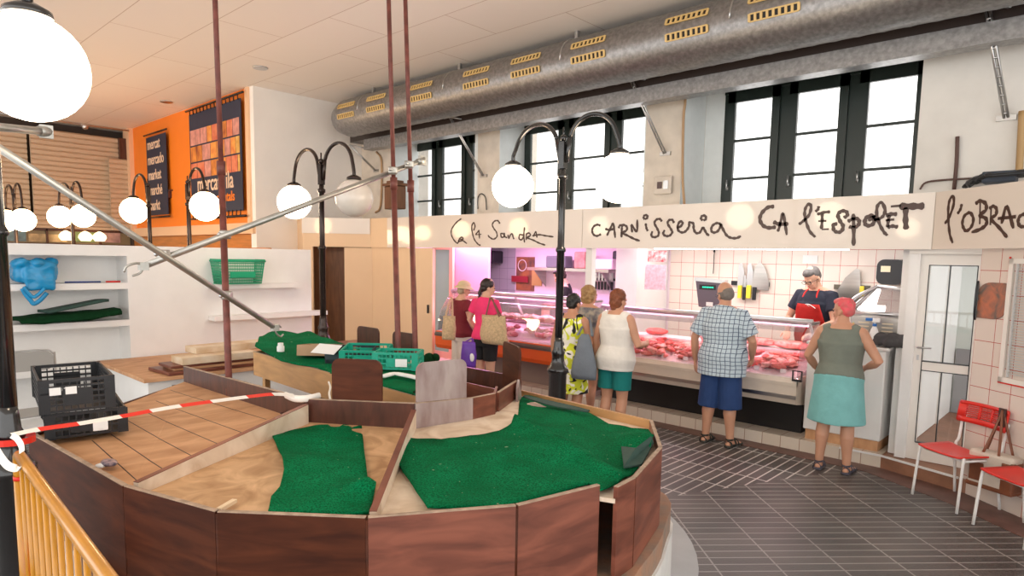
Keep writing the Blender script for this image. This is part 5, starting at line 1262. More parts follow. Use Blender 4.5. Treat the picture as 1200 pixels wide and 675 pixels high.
flat('poster', 757, 310, 780, 340, 7.999, mat('faint_print', (.74, .62, .72), .6, nz=.2, ns=26, col2=(.6, .42, .5)), 'pale printed sheet with faint pictures on the pink pier', 'poster')
t = thing('knife_rack', onwall(710, 340, 8.8), 'row of dark handled knives on the pink wall', 'knife rack')
bm = B(); a = onwall(697, 327, 8.83); b = onwall(722, 329, 8.83); bx(bm, (a.x, 8.80, a.z-.02), (b.x, 8.85, a.z+.02)); obj('rack', bm, BLACKP, t)
for k in range(6):
    x = a.x+.05+k*(b.x-a.x-.1)/5; bm = B(); box(bm, (x, 8.79, a.z-.10), (.03, .02, .13)); obj('knife_handle', bm, BLACKP, t)
    bm = B(); box(bm, (x, 8.79, a.z+.06), (.035, .004, .16)); obj('blade', bm, STEEL, t)
flat('wall_sheet', 715, 325, 728, 344, 8.845, mat('steel_sheet', (.6, .58, .62), .35), 'small grey sheet standing on the pink wall', 'sheet')
t = thing('spray_bottle', onwall(735, 352, 8.3), 'small white bottle with a blue top on the work ledge by the pink pier', 'bottle')
q = onwall(734, 353, 8.0); q.z = 1.0; bm = B(); lathe(bm, [(.04, 0), (.045, .02), (.045, .16), (.02, .20), (.02, .23)], (q.x, 7.78, 1.0), 14); obj('bottle_body', bm, PAPER, t)
bm = B(); box(bm, (q.x, 7.77, 1.25), (.05, .07, .05), bev=.01); obj('bottle_top', bm, mat('blue_cap', (.02, .16, .5), .4), t)
# red grille / trays on the ledge in front of the woman butcher
bm = B(); a, b = py(640, 345, 7.85), py(682, 352, 7.85); bx(bm, (a.x, 7.74, 1.0), (b.x, 7.92, 1.30), bev=.01); lone('meat_tray_stack', bm, mat('orange_pack', (.78, .38, .30), .45, nz=.6, ns=14, col2=(.9, .7, .62)), 'orange and white packs stacked before the woman butcher', 'packs')
# scale with screen between the customers
t = thing('shop_scale', py(833, 372, 7.8), 'grey shop scale with a small green lit display on a post', 'scale')
q = py(832, 345, 7.75); Yq = 7.75
bm = B(); panel(bm, (q.x, Yq, q.z), (1, 0, 0), (0, 0, 1), [(-.13, -.16), (.17, -.20), (.20, .16), (-.19, .19)], .07); obj('screen_housing', bm, mat('mauve_grey', (.13, .10, .13), .45), t)
bm = B(); panel(bm, (q.x, Yq-.0, q.z+.185), (1, 0, 0), (0, 0, 1), [(-.20, -.02), (.21, -.04), (.21, .0), (-.20, .025)], .09); obj('housing_rim', bm, STEEL, t)
bm = B(); box(bm, (q.x-.02, Yq-.038, q.z+.09), (.22, .006, .06)); obj('display', bm, BLACKP, t)
bm = B()
for k in range(9): box(bm, (q.x-.08+k*.017, Yq-.042, q.z+.09), (.010, .003, .016))
obj('display_digits', bm, mat('green_digits', (.0, .5, .3), .4, emit=(.02, .9, .5), es=1.2), t)
bm = B(); box(bm, (q.x+.03, Yq, (q.z-.2+1.0)/2), (.09, .05, q.z-.2-1.0+.02)); obj('post', bm, PINKIN, t)
bm = B(); box(bm, (q.x+.02, Yq-.042, q.z-.12), (.09, .004, .05)); obj('sticker', bm, PAPER, t)
# knives on the magnetic rail
t = thing('magnetic_knife_rail', onwall(875, 333, 8.8), 'black magnetic rail with knives and a cleaver on the white tiled wall', 'knife rack')
a, b = onwall(858, 331.5), onwall(902, 333); bm = B(); bx(bm, (a.x, 8.81, a.z-.03), (b.x, 8.845, a.z+.03)); obj('rail', bm, BLACKP, t)
YH = mat('yellow_handle', (.80, .68, .05), .4)
for x, w_, zt_, zh, hm, hw in ((869, .045, 308, 336, YH, .055), (873.5, .028, 322, 338, BLACKP, .04), (879.5, .045, 308, 336, YH, .065), (885, .03, 330, 338, BLACKP, .05)):
    p, h_ = onwall(x, zt_, 8.80), onwall(x, zh, 8.80)
    bm = B(); panel(bm, (p.x, 8.80, 0), (1, 0, 0), (0, 0, 1), [(-w_, h_.z), (w_, h_.z), (w_, p.z-.12), (w_*.2, p.z), (-w_*.8, p.z-.02)], .004); obj('knife_blade', bm, STEEL, t)
    bm = B(); box(bm, (p.x, 8.79, h_.z-.07), (hw, .03, .18), bev=.008); obj('knife_handle', bm, hm, t)
p = onwall(890, 330, 8.80); bm = B(); panel(bm, (p.x, 8.80, p.z), (1, 0, 0), (0, 0, 1), [(-.11, -.10), (.13, -.12), (.13, 0), (.06, .20), (-.02, .28), (-.08, .16)], .005); obj('cleaver_blade', bm, BRUSH, t)
flat('wall_notice', 941, 299, 958, 309, 8.845, PAPER, 'white notice sheet on the tiles above the butcher\'s head', 'notice', .004)
q = onwall(838, 300, 8.83); bm = B(); tube(bm, [(q.x, 8.80, q.z-.25), (q.x, 8.80, q.z+.05)], .006, 6); tube(bm, [(q.x, 8.80, q.z+.05), (q.x, 8.80, q.z+.18)], .014, 8); lone('sharpening_steel', bm, BLACKP, 'thin steel with a black handle hanging on the tiles above the scale', 'sharpening steel')
# right hand side: second rail, big knife, towel dispenser
t = thing('magnetic_knife_rail', onwall(1000, 338, 8.8), 'dark rail with one wide cleaver on the tiles behind the pink haired woman', 'knife rack')
a, b = onwall(978, 336), onwall(1020, 338); bm = B(); bx(bm, (a.x, 8.81, a.z-.03), (b.x, 8.845, a.z+.03)); obj('rail', bm, mat('khaki_rail', (.12, .11, .08), .5), t)
p = onwall(996, 335, 8.79); bm = B(); panel(bm, (p.x, 8.79, p.z), (1, 0, 0), (0, 0, 1), [(-.14, -.22), (.10, -.26), (.12, 0), (.10, .20), (.06, .22), (-.06, .10), (-.14, -.06)], .006); obj('cleaver_blade', bm, BRUSH, t)
p = onwall(1010, 341, 8.79); bm = B(); box(bm, (p.x, 8.79, p.z), (.05, .03, .12), bev=.01); obj('knife_handle', bm, YH, t)
a, b = py(1032, 304, 8.75), py(1062, 334, 8.75)
t = thing('towel_dispenser', ((a.x+b.x)/2, 8.72, b.z), 'rounded black towel dispenser with a cream label on the tiles by the glazed door', 'dispenser')
bm = B(); panel(bm, (a.x, 8.73, b.z), (1, 0, 0), (0, 0, 1), rrect(b.x-a.x, a.z-b.z, .08), .24); obj('dispenser_body', bm, BLACKP, t)
bm = B(); box(bm, (a.x+(b.x-a.x)*.33, 8.605, b.z+(a.z-b.z)*.62), (.10, .004, .07)); obj('label_sticker', bm, mat('cream_sticker', (.8, .72, .5), .5), t)
# white counter block with the machine
CX0, CX1 = -2.40, -1.66
t = thing('white_counter', ((CX0+CX1)/2, 7.5, .13), 'white counter block on the ledge between the long display case and the glazed door', 'counter')
bm = B(); bx(bm, (CX0, 7.16, .24), (CX1, 7.90, 1.15), bev=.012); obj('counter_body', bm, WHITE, t)
bm = B(); bx(bm, (CX0-.01, 7.14, 1.15), (CX1+.03, 7.92, 1.18), bev=.006); obj('counter_top', bm, WHITE, t)
bm = B(); bx(bm, (CX0+.02, 7.19, .13), (CX1-.02, 7.88, .24)); obj('counter_base', bm, PLANK, t)
t = thing('packing_machine', (-2.0, 7.55, 1.18), 'stainless packing machine with an open glass lid on the white counter', 'machine')
MX0, MX1 = py(996, 380, 7.35).x, py(1060, 380, 7.35).x
bm = B(); bx(bm, (MX0, 7.35, 1.19), (MX1, 7.85, 1.47), bev=.012); obj('machine_body', bm, BRUSH, t)
bm = B()
for g in (MX0+.08, MX0+(MX1-MX0)*.60):
    for k in range(5): box(bm, (g+.05, 7.345, 1.25+k*.038), (.10, .006, .012))
obj('vent_slots', bm, mat('cream_slots', (.8, .68, .5), .5), t)
bm = B(); panel(bm, (MX0+.035, 7.343, 1.37), (1, 0, 0), (0, 0, 1), [(-.025, -.02), (.025, -.02), (0, .028)], .004); obj('warning_sticker', bm, YH, t)
bm = B(); fr = [V((MX0-.02, 7.34, 1.50)), V((MX1+.02, 7.34, 1.50)), V((MX1+.06, 7.80, 1.72)), V((MX0+.12, 7.80, 1.76))]
for i in range(4): tube(bm, [fr[i], fr[(i+1) % 4]], .022, 8)
tube(bm, crom([fr[0], fr[0]+V((.02, .1, .14)), fr[3]], 6), .018, 8); tube(bm, crom([fr[1], fr[1]+V((.0, .1, .12)), fr[2]], 6), .018, 8); obj('lid_frame', bm, STEEL, t)
bm = B(); v = [bm.verts.new(p) for p in fr]; bm.faces.new(v); r = bmesh.ops.extrude_face_region(bm, geom=bm.faces[:]); bmesh.ops.translate(bm, vec=(0, 0, .008), verts=[g for g in r['geom'] if isinstance(g, bmesh.types.BMVert)]); bmesh.ops.recalc_face_normals(bm, faces=bm.faces[:]); obj('lid_glass', bm, CG, t)
bm = B(); bx(bm, (MX0+.02, 7.42, 1.47), (MX1-.02, 7.82, 1.485)); obj('chamber_floor', bm, STEEL, t)
t = thing('spray_bottle', py(1024, 395, 7.22), 'white spray bottle with a blue collar standing on the white counter', 'bottle')
q = py(1024, 395, 7.24); z0 = 1.18; bm = B(); lathe(bm, [(.04, 0), (.045, .02), (.045, .12), (.03, .17), (.016, .20), (.016, .22)], (q.x, 7.24, z0), 16); obj('bottle_body', bm, PAPER, t, smooth=False)
bm = B(); lathe(bm, [(.02, .20), (.02, .225)], (q.x, 7.24, z0), 12); box(bm, (q.x-.05, 7.24, z0+.265), (.07, .025, .03), bev=.006); obj('collar', bm, MATS['blue_cap'], t)
bm = B(); box(bm, (q.x+.01, 7.24, z0+.26), (.07, .025, .045), bev=.008); tube(bm, [(q.x+.0, 7.24, z0+.22), (q.x+.0, 7.24, z0+.27)], .01, 8); obj('spray_head', bm, PAPER, t)
q = py(1043, 398, 7.2); bm = B()
for k in range(14): ball(bm, V((q.x+random.uniform(-.12, .12), 7.25+random.uniform(-.06, .05), 1.20+random.uniform(.02, .09))), (.07, .05, .045), 10)
o = lone('grey_bag', bm, mat('dark_grey_cloth', (.075, .072, .075), .8, nz=.3, ns=12, bump=.4, bs=30), 'dark grey cloth bag lying on the front of the white counter', 'bag'); bake(o, [('REMESH', dict(mode='VOXEL', voxel_size=.014)), ('SMOOTH', dict(iterations=4, factor=.5))]); 
bm = B(); a = py(934, 446, 6.99); box(bm, a, (.10, .03, .02)); box(bm, a+V((-.045, 0, .05)), (.008, .03, .10)); box(bm, a+V((.045, 0, .05)), (.008, .03, .10)); box(bm, a+V((0, 0, .1)), (.10, .03, .008)); lone('ticket_holder', bm, BLACKP, 'small black frame fixed on the front of the long case by the pink haired woman', 'holder')

# ================================================================== RIGHT WALL: PICTURE, OVAL SIGN, CHAIRS, HANDBAG
def rw(x, y, off=-.01):
    N = V((-FE.y, FE.x, 0)); d = ray(x, y); Oo = T0+N*off; k = (Oo-C0).dot(N)/d.dot(N); q = C0+d*k; return (q-T0).dot(FE), q.z
t = thing('meat_picture', T0+FE*.1+V((0, 0, 1.5)), 'small rounded colour picture of meat on the right tiled wall', 'picture')
s0, zt_ = rw(1148, 331); s1_, zb_ = rw(1177, 375)
N = V((-FE.y, FE.x, 0)); bm = B(); w_, h_ = s1_-s0, zt_-zb_; zc_ = (rw(1162, 331)[1]); zlow = rw(1162, 374)[1]; h_ = zc_-zlow
ol = [(0, 0), (w_*.55, 0)]+[(w_*.55+w_*.45*math.sin(a), h_*.28-h_*.28*math.cos(a)) for a in [k*PI/12 for k in range(1, 7)]]+[(w_, h_*.95), (w_*.9, h_), (w_*.45, h_)]+[(w_*.45-w_*.45*math.sin(a), h_*.72+h_*.28*math.cos(a)) for a in [k*PI/12 for k in range(1, 7)]]
panel(bm, T0+FE*s0+N*-.008+V((0, 0, zlow)), FE, V((0, 0, 1)), ol, .01); obj('picture_plate', bm, mat('meat_photo', (.50, .16, .08), .35, nz=.9, ns=9, col2=(.10, .10, .09), dist=1), t)
s0, z_ = rw(1143, 350); bm = B(); q = T0+N*-.02+V((-.01, 0, 0))
N2 = V((-1, 0, 0)); tube(bm, [(T0.x-.012, T0.y-.02+.0, 1.72), (T0.x-.018, T0.y-.02, 1.72)], [(.05, .17)]*2, 24, ref=(0, 1, 0)); 
bm.free(); bm = B()
qq = py(1143, 352, T0.y+.02); panel(bm, (T0.x-.012, T0.y-.045, qq.z), (0, 1, 0), (0, 0, 1), [(.055+.055*math.cos(2*PI*k/24), .17*math.sin(2*PI*k/24)) for k in range(24)], .016); lone('oval_sign', bm, BLACKP, 'dark oval sign seen edge on at the corner beside the glazed door', 'sign')

def chair(loc, rz, lab):
    t = thing('red_chair', loc, lab, 'chair', rz)
    W, D, SHt = .46, .40, .45
    bm = B(); nU, nV = 14, 12; G = []
    for i in range(nU+1):
        row = []
        for j in range(nV+1):
            u, v = i/nU-.5, j/nV; x = u*W*(1-.10*(1-v)) ; y = D/2-v*D
            z = SHt-.018*math.cos(u*PI)*math.sin(v*PI)-(.035*((v-.82)/.18)**2 if v > .82 else 0)+(.012*(abs(u)*2)**4)
            row.append(bm.verts.new((x, y, z)))
        G.append(row)
    for i in range(nU):
        for j in range(nV): bm.faces.new((G[i][j], G[i+1][j], G[i+1][j+1], G[i][j+1])).smooth = True
    r = bmesh.ops.extrude_face_region(bm, geom=bm.faces[:]); bmesh.ops.translate(bm, vec=(0, 0, -.014), verts=[g for g in r['geom'] if isinstance(g, bmesh.types.BMVert)])
    bmesh.ops.recalc_face_normals(bm, faces=bm.faces[:]); obj('seat', bm, REDP, t, local=True)
    # curved backrest with slots: two end pieces, rails
    bm = B(); zb, zt = .66, .83
    def bp(s, z): return V((s*W*.50, -D/2-.045+.05*(1-math.cos(s*1.4))*1.0-.03*(z-zb)/.2, z))
    def strip(sa, sb, za, zb_, n=10):
        A = [bp(sa+(sb-sa)*k/n, za) for k in range(n+1)]; Bp = [bp(sa+(sb-sa)*k/n, zb_) for k in range(n+1)]
        va = [bm.verts.new(p) for p in A]; vb = [bm.verts.new(p) for p in Bp]; vc = [bm.verts.new(p+V((0, .012, 0))) for p in A]; vd = [bm.verts.new(p+V((0, .012, 0))) for p in Bp]
        for k in range(n):
            for f in ((va[k], va[k+1], vb[k+1], vb[k]), (vc[k+1], vc[k], vd[k], vd[k+1]), (va[k+1], va[k], vc[k], vc[k+1]), (vb[k], vb[k+1], vd[k+1], vd[k])): bm.faces.new(f).smooth = True
        bm.faces.new((va[0], vb[0], vd[0], vc[0])); bm.faces.new((va[n], vc[n], vd[n], vb[n]))
    strip(-.97, .97, zt-.03, zt); strip(-.97, .97, zb-.01, zb+.035)
    strip(-1, -.72, zb, zt-.008); strip(.72, 1, zb, zt-.008)
    for k in range(6): z = zb+.045+k*.016; strip(-.75, .75, z, z+.008)
    for s in (-.25, .25): strip(s-.04, s+.04, zb, zt)
    bmesh.ops.recalc_face_normals(bm, faces=bm.faces[:]); obj('backrest', bm, REDP, t, local=True)
    for sx in (-1, 1):
        bm = B(); tube(bm, crom([(sx*.20, D/2-.05, SHt-.02), (sx*.215, D/2-.03, SHt-.035), (sx*.225, D/2+.0, 0)], 4), .0115, 10); obj('leg', bm, WHITE, t, local=True)
        bm = B(); tube(bm, crom([(sx*.21, -D/2-.045, .72), (sx*.20, -D/2-.01, .5), (sx*.20, -D/2+.02, .42), (sx*.215, -D/2-.03, 0)], 4), .0115, 10); obj('leg', bm, WHITE, t, local=True)
    bm = B(); tube(bm, [(-.2, D/2-.06, SHt-.03), (.2, D/2-.06, SHt-.03)], .010, 8); tube(bm, [(-.2, -D/2+.03, SHt-.03), (.2, -D/2+.03, SHt-.03)], .010, 8)
    for sx in (-1, 1): tube(bm, [(sx*.2, -D/2+.03, SHt-.03), (sx*.2, D/2-.06, SHt-.03)], .010, 8)
    obj('seat_frame', bm, WHITE, t, local=True)
    return t
# chairs face away from the tiled wall
f1 = (pz(1074, 580, 0)+pz(1113, 601, 0))/2; f2 = (pz(1142, 616, 0)+pz(1195, 643, 0))/2
NRm = V((-.669, -.743, 0))
face = math.atan2(NRm.y, NRm.x)-PI/2
for f_, rz, lab in ((f1, face+.12, 'red plastic chair with white legs nearer the glazed door, bag strap over its back'), (f2, face+.03, 'red plastic chair with white legs cut by the right edge of the picture')):
    fw = V((-math.sin(rz), math.cos(rz), 0)); c_ = f_-fw*.21
    chair((c_.x, c_.y, 0), rz, lab)
c1 = f1-V((-math.sin(face+.12), math.cos(face+.12), 0))*.21
rt_ = V((math.cos(face+.12), math.sin(face+.12), 0)); fw_ = V((-math.sin(face+.12), math.cos(face+.12), 0))
t = thing('handbag', c1-fw_*.30+rt_*(-.17)+V((0, 0, .25)), 'brown and cream handbag hanging by its straps from the back of the red chair', 'handbag')
bc = pd(1165, 551, 5.35); 
bm = B(); M = Matrix.Translation(bc) @ Matrix.Rotation(face+.3, 4, 'Z'); box(bm, (0, 0, 0), (.36, .13, .30), M=M, bev=.03); obj('bag_body', bm, mat('cream_canvas', (.62, .54, .46), .7, nz=.15, ns=8), t)
bm = B(); box(bm, (-.13, .0, -.02), (.11, .135, .26), M=M, bev=.02); box(bm, (.10, .0, -.03), (.12, .135, .16), M=M, bev=.01); box(bm, (0, 0, -.14), (.365, .135, .04), M=M, bev=.01); obj('leather_patches', bm, mat('brown_leather', (.22, .07, .03), .45, nz=.3, ns=10), t)
bm = B(); top = pd(1175, 484, 5.35)
for s in (-.10, .10):
    p = M @ V((s, -.05, .14)); tube(bm, crom([p, p.lerp(top, .6)+V((.0, 0, .02)), top+V((0, 0, .02)), (M @ V((s*.6, .06, .14))).lerp(top, .6), M @ V((s*.6, .06, .14))], 5), .010, 8)
obj('strap', bm, MATS['brown_leather'], t, smooth=True)
bm = B()
for k in range(10): tube(bm, [top+V((0, 0, .03-.015*k))-rt_*.03, top+V((0, 0, .03-.015*k))+rt_*.03], .009, 6)
obj('strap_wrap', bm, mat('dark_leather', (.06, .025, .02), .5), t)
# ================================================================== PEOPLE
def skinmat(n, c): return mat(n, c, .5, nz=.12, ns=6)
SK1 = skinmat('skin_tan', (.58, .30, .19)); SK2 = skinmat('skin_light', (.66, .38, .26)); SK3 = skinmat('skin_warm', (.50, .24, .14))
def interp(tab, z):
    if z <= tab[0][0]: return tab[0][1:]
    for a, b in zip(tab, tab[1:]):
        if z <= b[0]:
            t = (z-a[0])/(b[0]-a[0]); return tuple(p+(q-p)*t for p, q in zip(a[1:], b[1:]))
    return tab[-1][1:]
TS = [(.78, .115, .095, 0), (.84, .158, .118, -.008), (.92, .172, .130, -.014), (1.00, .156, .116, -.004), (1.07, .138, .102, .004), (1.16, .145, .106, .006), (1.26, .160, .112, .006), (1.34, .176, .106, -.004), (1.385, .168, .090, -.012), (1.43, .118, .072, -.014), (1.46, .066, .060, -.006), (1.52, .052, .054, .010), (1.56, .050, .052, .018)]
class Fig:
    def __init__(s, loc, rz, H, g=1.0, belly=0, lean=0, hip=1.0, label='', turn=0, nod=0, group=None, tilt=0):
        s.k = H/1.70; s.g = g; s.belly = belly; s.lean = lean; s.hip = hip; s.turn = turn; s.nod = nod; s.tilt = tilt
        s.t = thing('person', loc, label, 'person', rz, group); s.t.rotation_euler.z = rz
        s.arms = {}
    def warp(s, p):
        p = V(p)
        if s.lean:
            u = max(0, min(1, (p.z-.88)/.30)); u = u*u*(3-2*u); a = s.lean*u; q = V((p.y, p.z-.90)); c, d = math.cos(a), math.sin(a)
            p = V((p.x, q.x*c+q.y*d, .90-q.x*d+q.y*c))
        return p*s.k
    def add(s, name, bm, m, vox=None, sm=2, fac=.5, label=None):
        for v in bm.verts: v.co = s.warp(v.co)
        o = obj(name, bm, m, s.t, True, local=True)
        if vox: bake(o, [('REMESH', dict(mode='VOXEL', voxel_size=vox)), ('SMOOTH', dict(iterations=sm, factor=fac))]); 
        if not o.data.materials: o.data.materials.append(m)
        if label: o['label'] = label
        return o
    def gx(s, z):
        a = s.g+(s.hip-1)*max(0, 1-abs(z-.92)/.14)
        if z > 1.30: a = 1+(a-1)*max(0, (1.46-z)/.16)*.5+(a-1)*0
        return a
    def torso(s, bm, z0, z1, inf=0, flare=0, step=.02):
        P, Rr = [], []; n = max(2, int((z1-z0)/step))
        for i in range(n+1):
            z = z0+(z1-z0)*i/n; rx, ry, y = interp(TS, max(z, .84)); a = s.gx(z)
            b = s.belly*math.exp(-((z-1.05)/.16)**2)
            f = flare*(1-i/n)
            P.append(V((0, y+b*.5, z))); Rr.append((rx*a+inf+f, ry*(1+(a-1)*.8)+b*.5+inf+f*.6))
        tube(bm, P, Rr, 24, ref=(1, 0, 0)); return bm
    def arm_pts(s, side):
        return s.arms[side]
    def limb(s, bm, pts, rad, n=12, ref=None): tube(bm, crom(pts, 5), [rad[0]] if False else s.rr(pts, rad, 5), n, ref=ref, rnd=True)
    def rr(s, pts, rad, n):
        out = []
        for i in range(len(pts)-1):
            for k in range(n): out.append(rad[i]+(rad[i+1]-rad[i])*k/n)
        out.append(rad[-1]); return out
    def hand(s, bm, w, d, nrm, side, curl=.5):
        """palm with five separate fingers; d along the hand, nrm out of the palm"""
        d = V(d).normalized(); nrm = V(nrm); nrm = (nrm-d*nrm.dot(d)).normalized(); u = d.cross(nrm)*(1 if side > 0 else -1)
        tube(bm, [w-d*.02, w+d*.02, w+d*.06, w+d*.095], [(.024, .019), (.034, .017), (.041, .016), (.038, .013)], 12, ref=tuple(u), rnd=True)
        for i, (off, L) in enumerate(((-.030, .062), (-.010, .074), (.010, .070), (.029, .054))):
            b = w+d*.088+u*off; a1 = curl*.5; p = [b-d*.02, b]; dd = d.copy()
            for sg, aa in ((.44, a1), (.32, curl), (.24, curl*.8)):
                dd = (dd*math.cos(aa)+nrm*math.sin(aa)).normalized(); p.append(p[-1]+dd*L*sg)
            tube(bm, p, [.0095, .0095, .0090, .0082, .0070], 8, rnd=True)
        b = w+d*.025-u*.026; dd = (d*.6-u*.75+nrm*.35).normalized(); p = [b, b+dd*.035]; dd = (d*.9-u*.25+nrm*.35).normalized(); p += [p[-1]+dd*.028, p[-1]+dd*.052]
        tube(bm, p, [.013, .012, .0105, .008], 8, rnd=True)
    def body(s, m, arms, feet=((-.10, 0), (.10, 0)), toe=.15, vox=.0065, legs=True):
        bm = B(); s.torso(bm, .80, 1.56, 0)
        # trapezius and shoulders
        for sd in (-1, 1): tube(bm, [(0, -.01, 1.45), (sd*.09, -.012, 1.425), (sd*.17, -.012, 1.385)], [.045, .042, .05], 12, rnd=True)
        for sd in (-1, 1):
            S0, E, W = V((sd*(.172+.01*(s.g-1)), -.012, 1.375)), V(arms[sd][0]), V(arms[sd][1]); s.arms[sd] = (S0, E, W)
            ag = 1+(s.g-1)*.45
            tube(bm, [S0, S0.lerp(E, .5), E, E.lerp(W, .35), E.lerp(W, .7), W], [.052*ag, .044*ag, .036*ag, .038*ag, .031*ag, .024], 14, rnd=True)
            dd = (W-E).normalized(); nrm = V((-sd, .25, 0)) if len(arms[sd]) < 3 else V(arms[sd][2])
            s.hand(bm, W, dd, nrm, sd)
        if legs:
            lg = 1+(s.g-1)*.35
            for i, sd in enumerate((-1, 1)):
                fx, fy = feet[i]; hp = V((sd*.088*s.hip, 0, .86)); an = V((fx, fy-.02, .075)); kn = hp.lerp(an, .50)+V((0, .012, 0)); kn.z = .47
                tube(bm, [hp, hp.lerp(kn, .5), kn, kn.lerp(an, .30)+V((0, -.018, 0)), kn.lerp(an, .65)+V((0, -.008, 0)), an], [.092*lg, .075*lg, .056*lg, .058*lg, .042*lg, .034*lg], 16, rnd=True)
                tube(bm, [(fx, fy-.06, .035), (fx, fy-.01, .05), (fx+sd*.01, fy+.07, .035), (fx+sd*.02, fy+toe, .022)], [(.030, .032), (.034, .042), (.042, .030), (.040, .016)], 12, ref=(1, 0, 0), rnd=True)
        s.headM = Matrix.Translation((0, .018, 1.50)) @ Matrix.Rotation(s.turn, 4, 'Z') @ Matrix.Rotation(s.tilt, 4, 'Y') @ Matrix.Rotation(-s.nod, 4, 'X')
        def hb(c, r, seg=16): ball(bm, (0, 0, 0), 1, seg) if False else s.hball(bm, c, r, seg)
        hb((0, -.004, .112), (.073, .090, .098), 24); hb((0, .028, .055), (.058, .060, .080), 20); hb((0, .052, .005), (.036, .034, .026)); hb((0, .030, .0), (.050, .045, .035))
        hb((0, .094, .052), (.011, .016, .018)); hb((0, .088, .072), (.008, .012, .020)); hb((0, .083, .028), (.020, .010, .010)); hb((-.028, .074, .050), (.020, .014, .018)); hb((.028, .074, .050), (.020, .014, .018))
        for sd in (-1, 1): hb((sd*.075, -.006, .062), (.009, .019, .030)); hb((sd*.03, .082, .092), (.022, .010, .008))
        tube(bm, [(0, .0, 1.44), (0, .012, 1.53)], [.054, .050], 14)
        o = s.add('body', bm, m, vox*s.k, 2, .5)
        bm = B()
        for sd in (-1, 1): s.hball(bm, (sd*.029, .086, .078), (.011, .006, .006), 8)
        s.add('eyes', bm, BLACKP)
        bm = B(); s.hball(bm, (0, .094, .022), (.020, .006, .006), 10); s.add('mouth', bm, mat('lips', (.45, .12, .10), .5))
    def hball(s, bm, c, r, seg=16): ball(bm, s.headM @ V(c), r, seg, M=s.headM.to_3x3().to_4x4())
    def hair(s, m, blobs, rough=.012, vox=.006, name='hair', label=None):
        bm = B()
        for c, r in blobs: s.hball(bm, c, r, 20)
        o = s.add(name, bm, m, vox*s.k, 1, .5, label)
        for v in o.data.vertices:
            n = noise.noise(v.co*28)*.6+noise.noise(v.co*70)*.4; v.co += v.normal*n*rough
        return o
    def top(s, m, z0, z1, inf=.014, sleeve=.45, flare=0, name='shirt', sl=.012, vox=.009, neck=True, label=None):
        bm = B(); s.torso(bm, z0, z1, inf, flare)
        for sd in (-1, 1):
            S0, E, W = s.arms[sd]; ag = 1+(s.g-1)*.45
            if sleeve > 0:
                e = S0.lerp(E, min(1, sleeve)); tube(bm, [V((sd*.10, -.012, 1.39)), S0, S0.lerp(e, .6), e], [.055*ag, .056*ag+sl, .050*ag+sl*1.3, .046*ag+sl*1.6], 14)
            else: tube(bm, [V((sd*.05, -.012, 1.410)), V((sd*.10, -.012, 1.405)), V((sd*.155, -.012, 1.385))], [.046, .048+sl, .044+sl], 14)
            if sleeve > 1: e2 = E.lerp(W, sleeve-1); tube(bm, [e, e2], [.044+sl, .036+sl], 12)
        return s.add(name, bm, m, vox, 2, .5, label)
    def shorts(s, m, zt, zh, feet=((-.10, 0), (.10, 0)), inf=.014, wide=.0, name='shorts', lab=None):
        bm = B(); s.torso(bm, .80, zt, inf)
        for i, sd in enumerate((-1, 1)):
            fx, fy = feet[i]; hp = V((sd*.088*s.hip, 0, .86)); an = V((fx, fy-.02, .075)); lg = 1+(s.g-1)*.35
            u = (.86-zh)/(.86-.075); e = hp.lerp(an, u); e.z = zh
            tube(bm, [hp, hp.lerp(e, .5), e], [.095*lg+inf, (.078*lg+inf+wide*.5), (.060*lg+inf*1.2+wide)], 18)
        return s.add(name, bm, m, .009, 1, .4, lab)
    def skirt(s, m, zt, zh, r0=.01, rx=.24, ry=.18, name='skirt'):
        bm = B(); n = 12; P, Rr = [], []
        for i in range(n+1):
            z = zt+(zh-zt)*i/n; a, b, y = interp(TS, max(z, .88)); a *= s.gx(max(z, .9)); t = max(0, (.90-z)/(.90-zh))
            bb = s.belly*math.exp(-((z-1.05)/.16)**2)
            P.append(V((0, (y+bb*.5)*(1-t), z))); b2 = b*(1+(s.gx(max(z, .9))-1)*.8)+bb*.5+r0; Rr.append((a+r0+(rx-a-r0)*t, b2+(ry-b2)*t))
        tube(bm, P, Rr, 32, ref=(1, 0, 0)); return s.add(name, bm, m, .009, 2, .4)
    def sandals(s, m, feet, full=False, toe=.15):
        for i, sd in enumerate((-1, 1)):
            fx, fy = feet[i]; bm = B()
            tube(bm, [(fx, fy-.075, .014), (fx, fy-.02, .014), (fx+sd*.01, fy+.07, .014), (fx+sd*.02, fy+toe+.02, .014)], [(.040, .018), (.042, .018), (.053, .018), (.048, .016)], 14, ref=(1, 0, 0), rnd=True)
            for y0, zt, w_ in ((-.055, .055, .038), (.03, .072, .045), (.085, .055, .050)):
                P = [V((fx+sd*.006+w_*math.cos(a), fy+y0, max(.012, .012+zt*math.sin(a)))) for a in [PI*k/8 for k in range(9)]]; tube(bm, P, [(.019, .005)]*9, 6, ref=(0, 1, 0))
            P = [V((fx+.037*math.cos(a), fy-.02-.058*math.sin(a), .085)) for a in [PI*k/8 for k in range(9)]]; tube(bm, P, [(.010, .004)]*9, 6, ref=(0, 0, 1))
            s.add('sandal', bm, m)
def cloth(name, c, **k): return mat(name, c, k.pop('rough', .8), nz=k.pop('nz', .12), ns=k.pop('ns', 9), bump=.35, bs=16, **k)
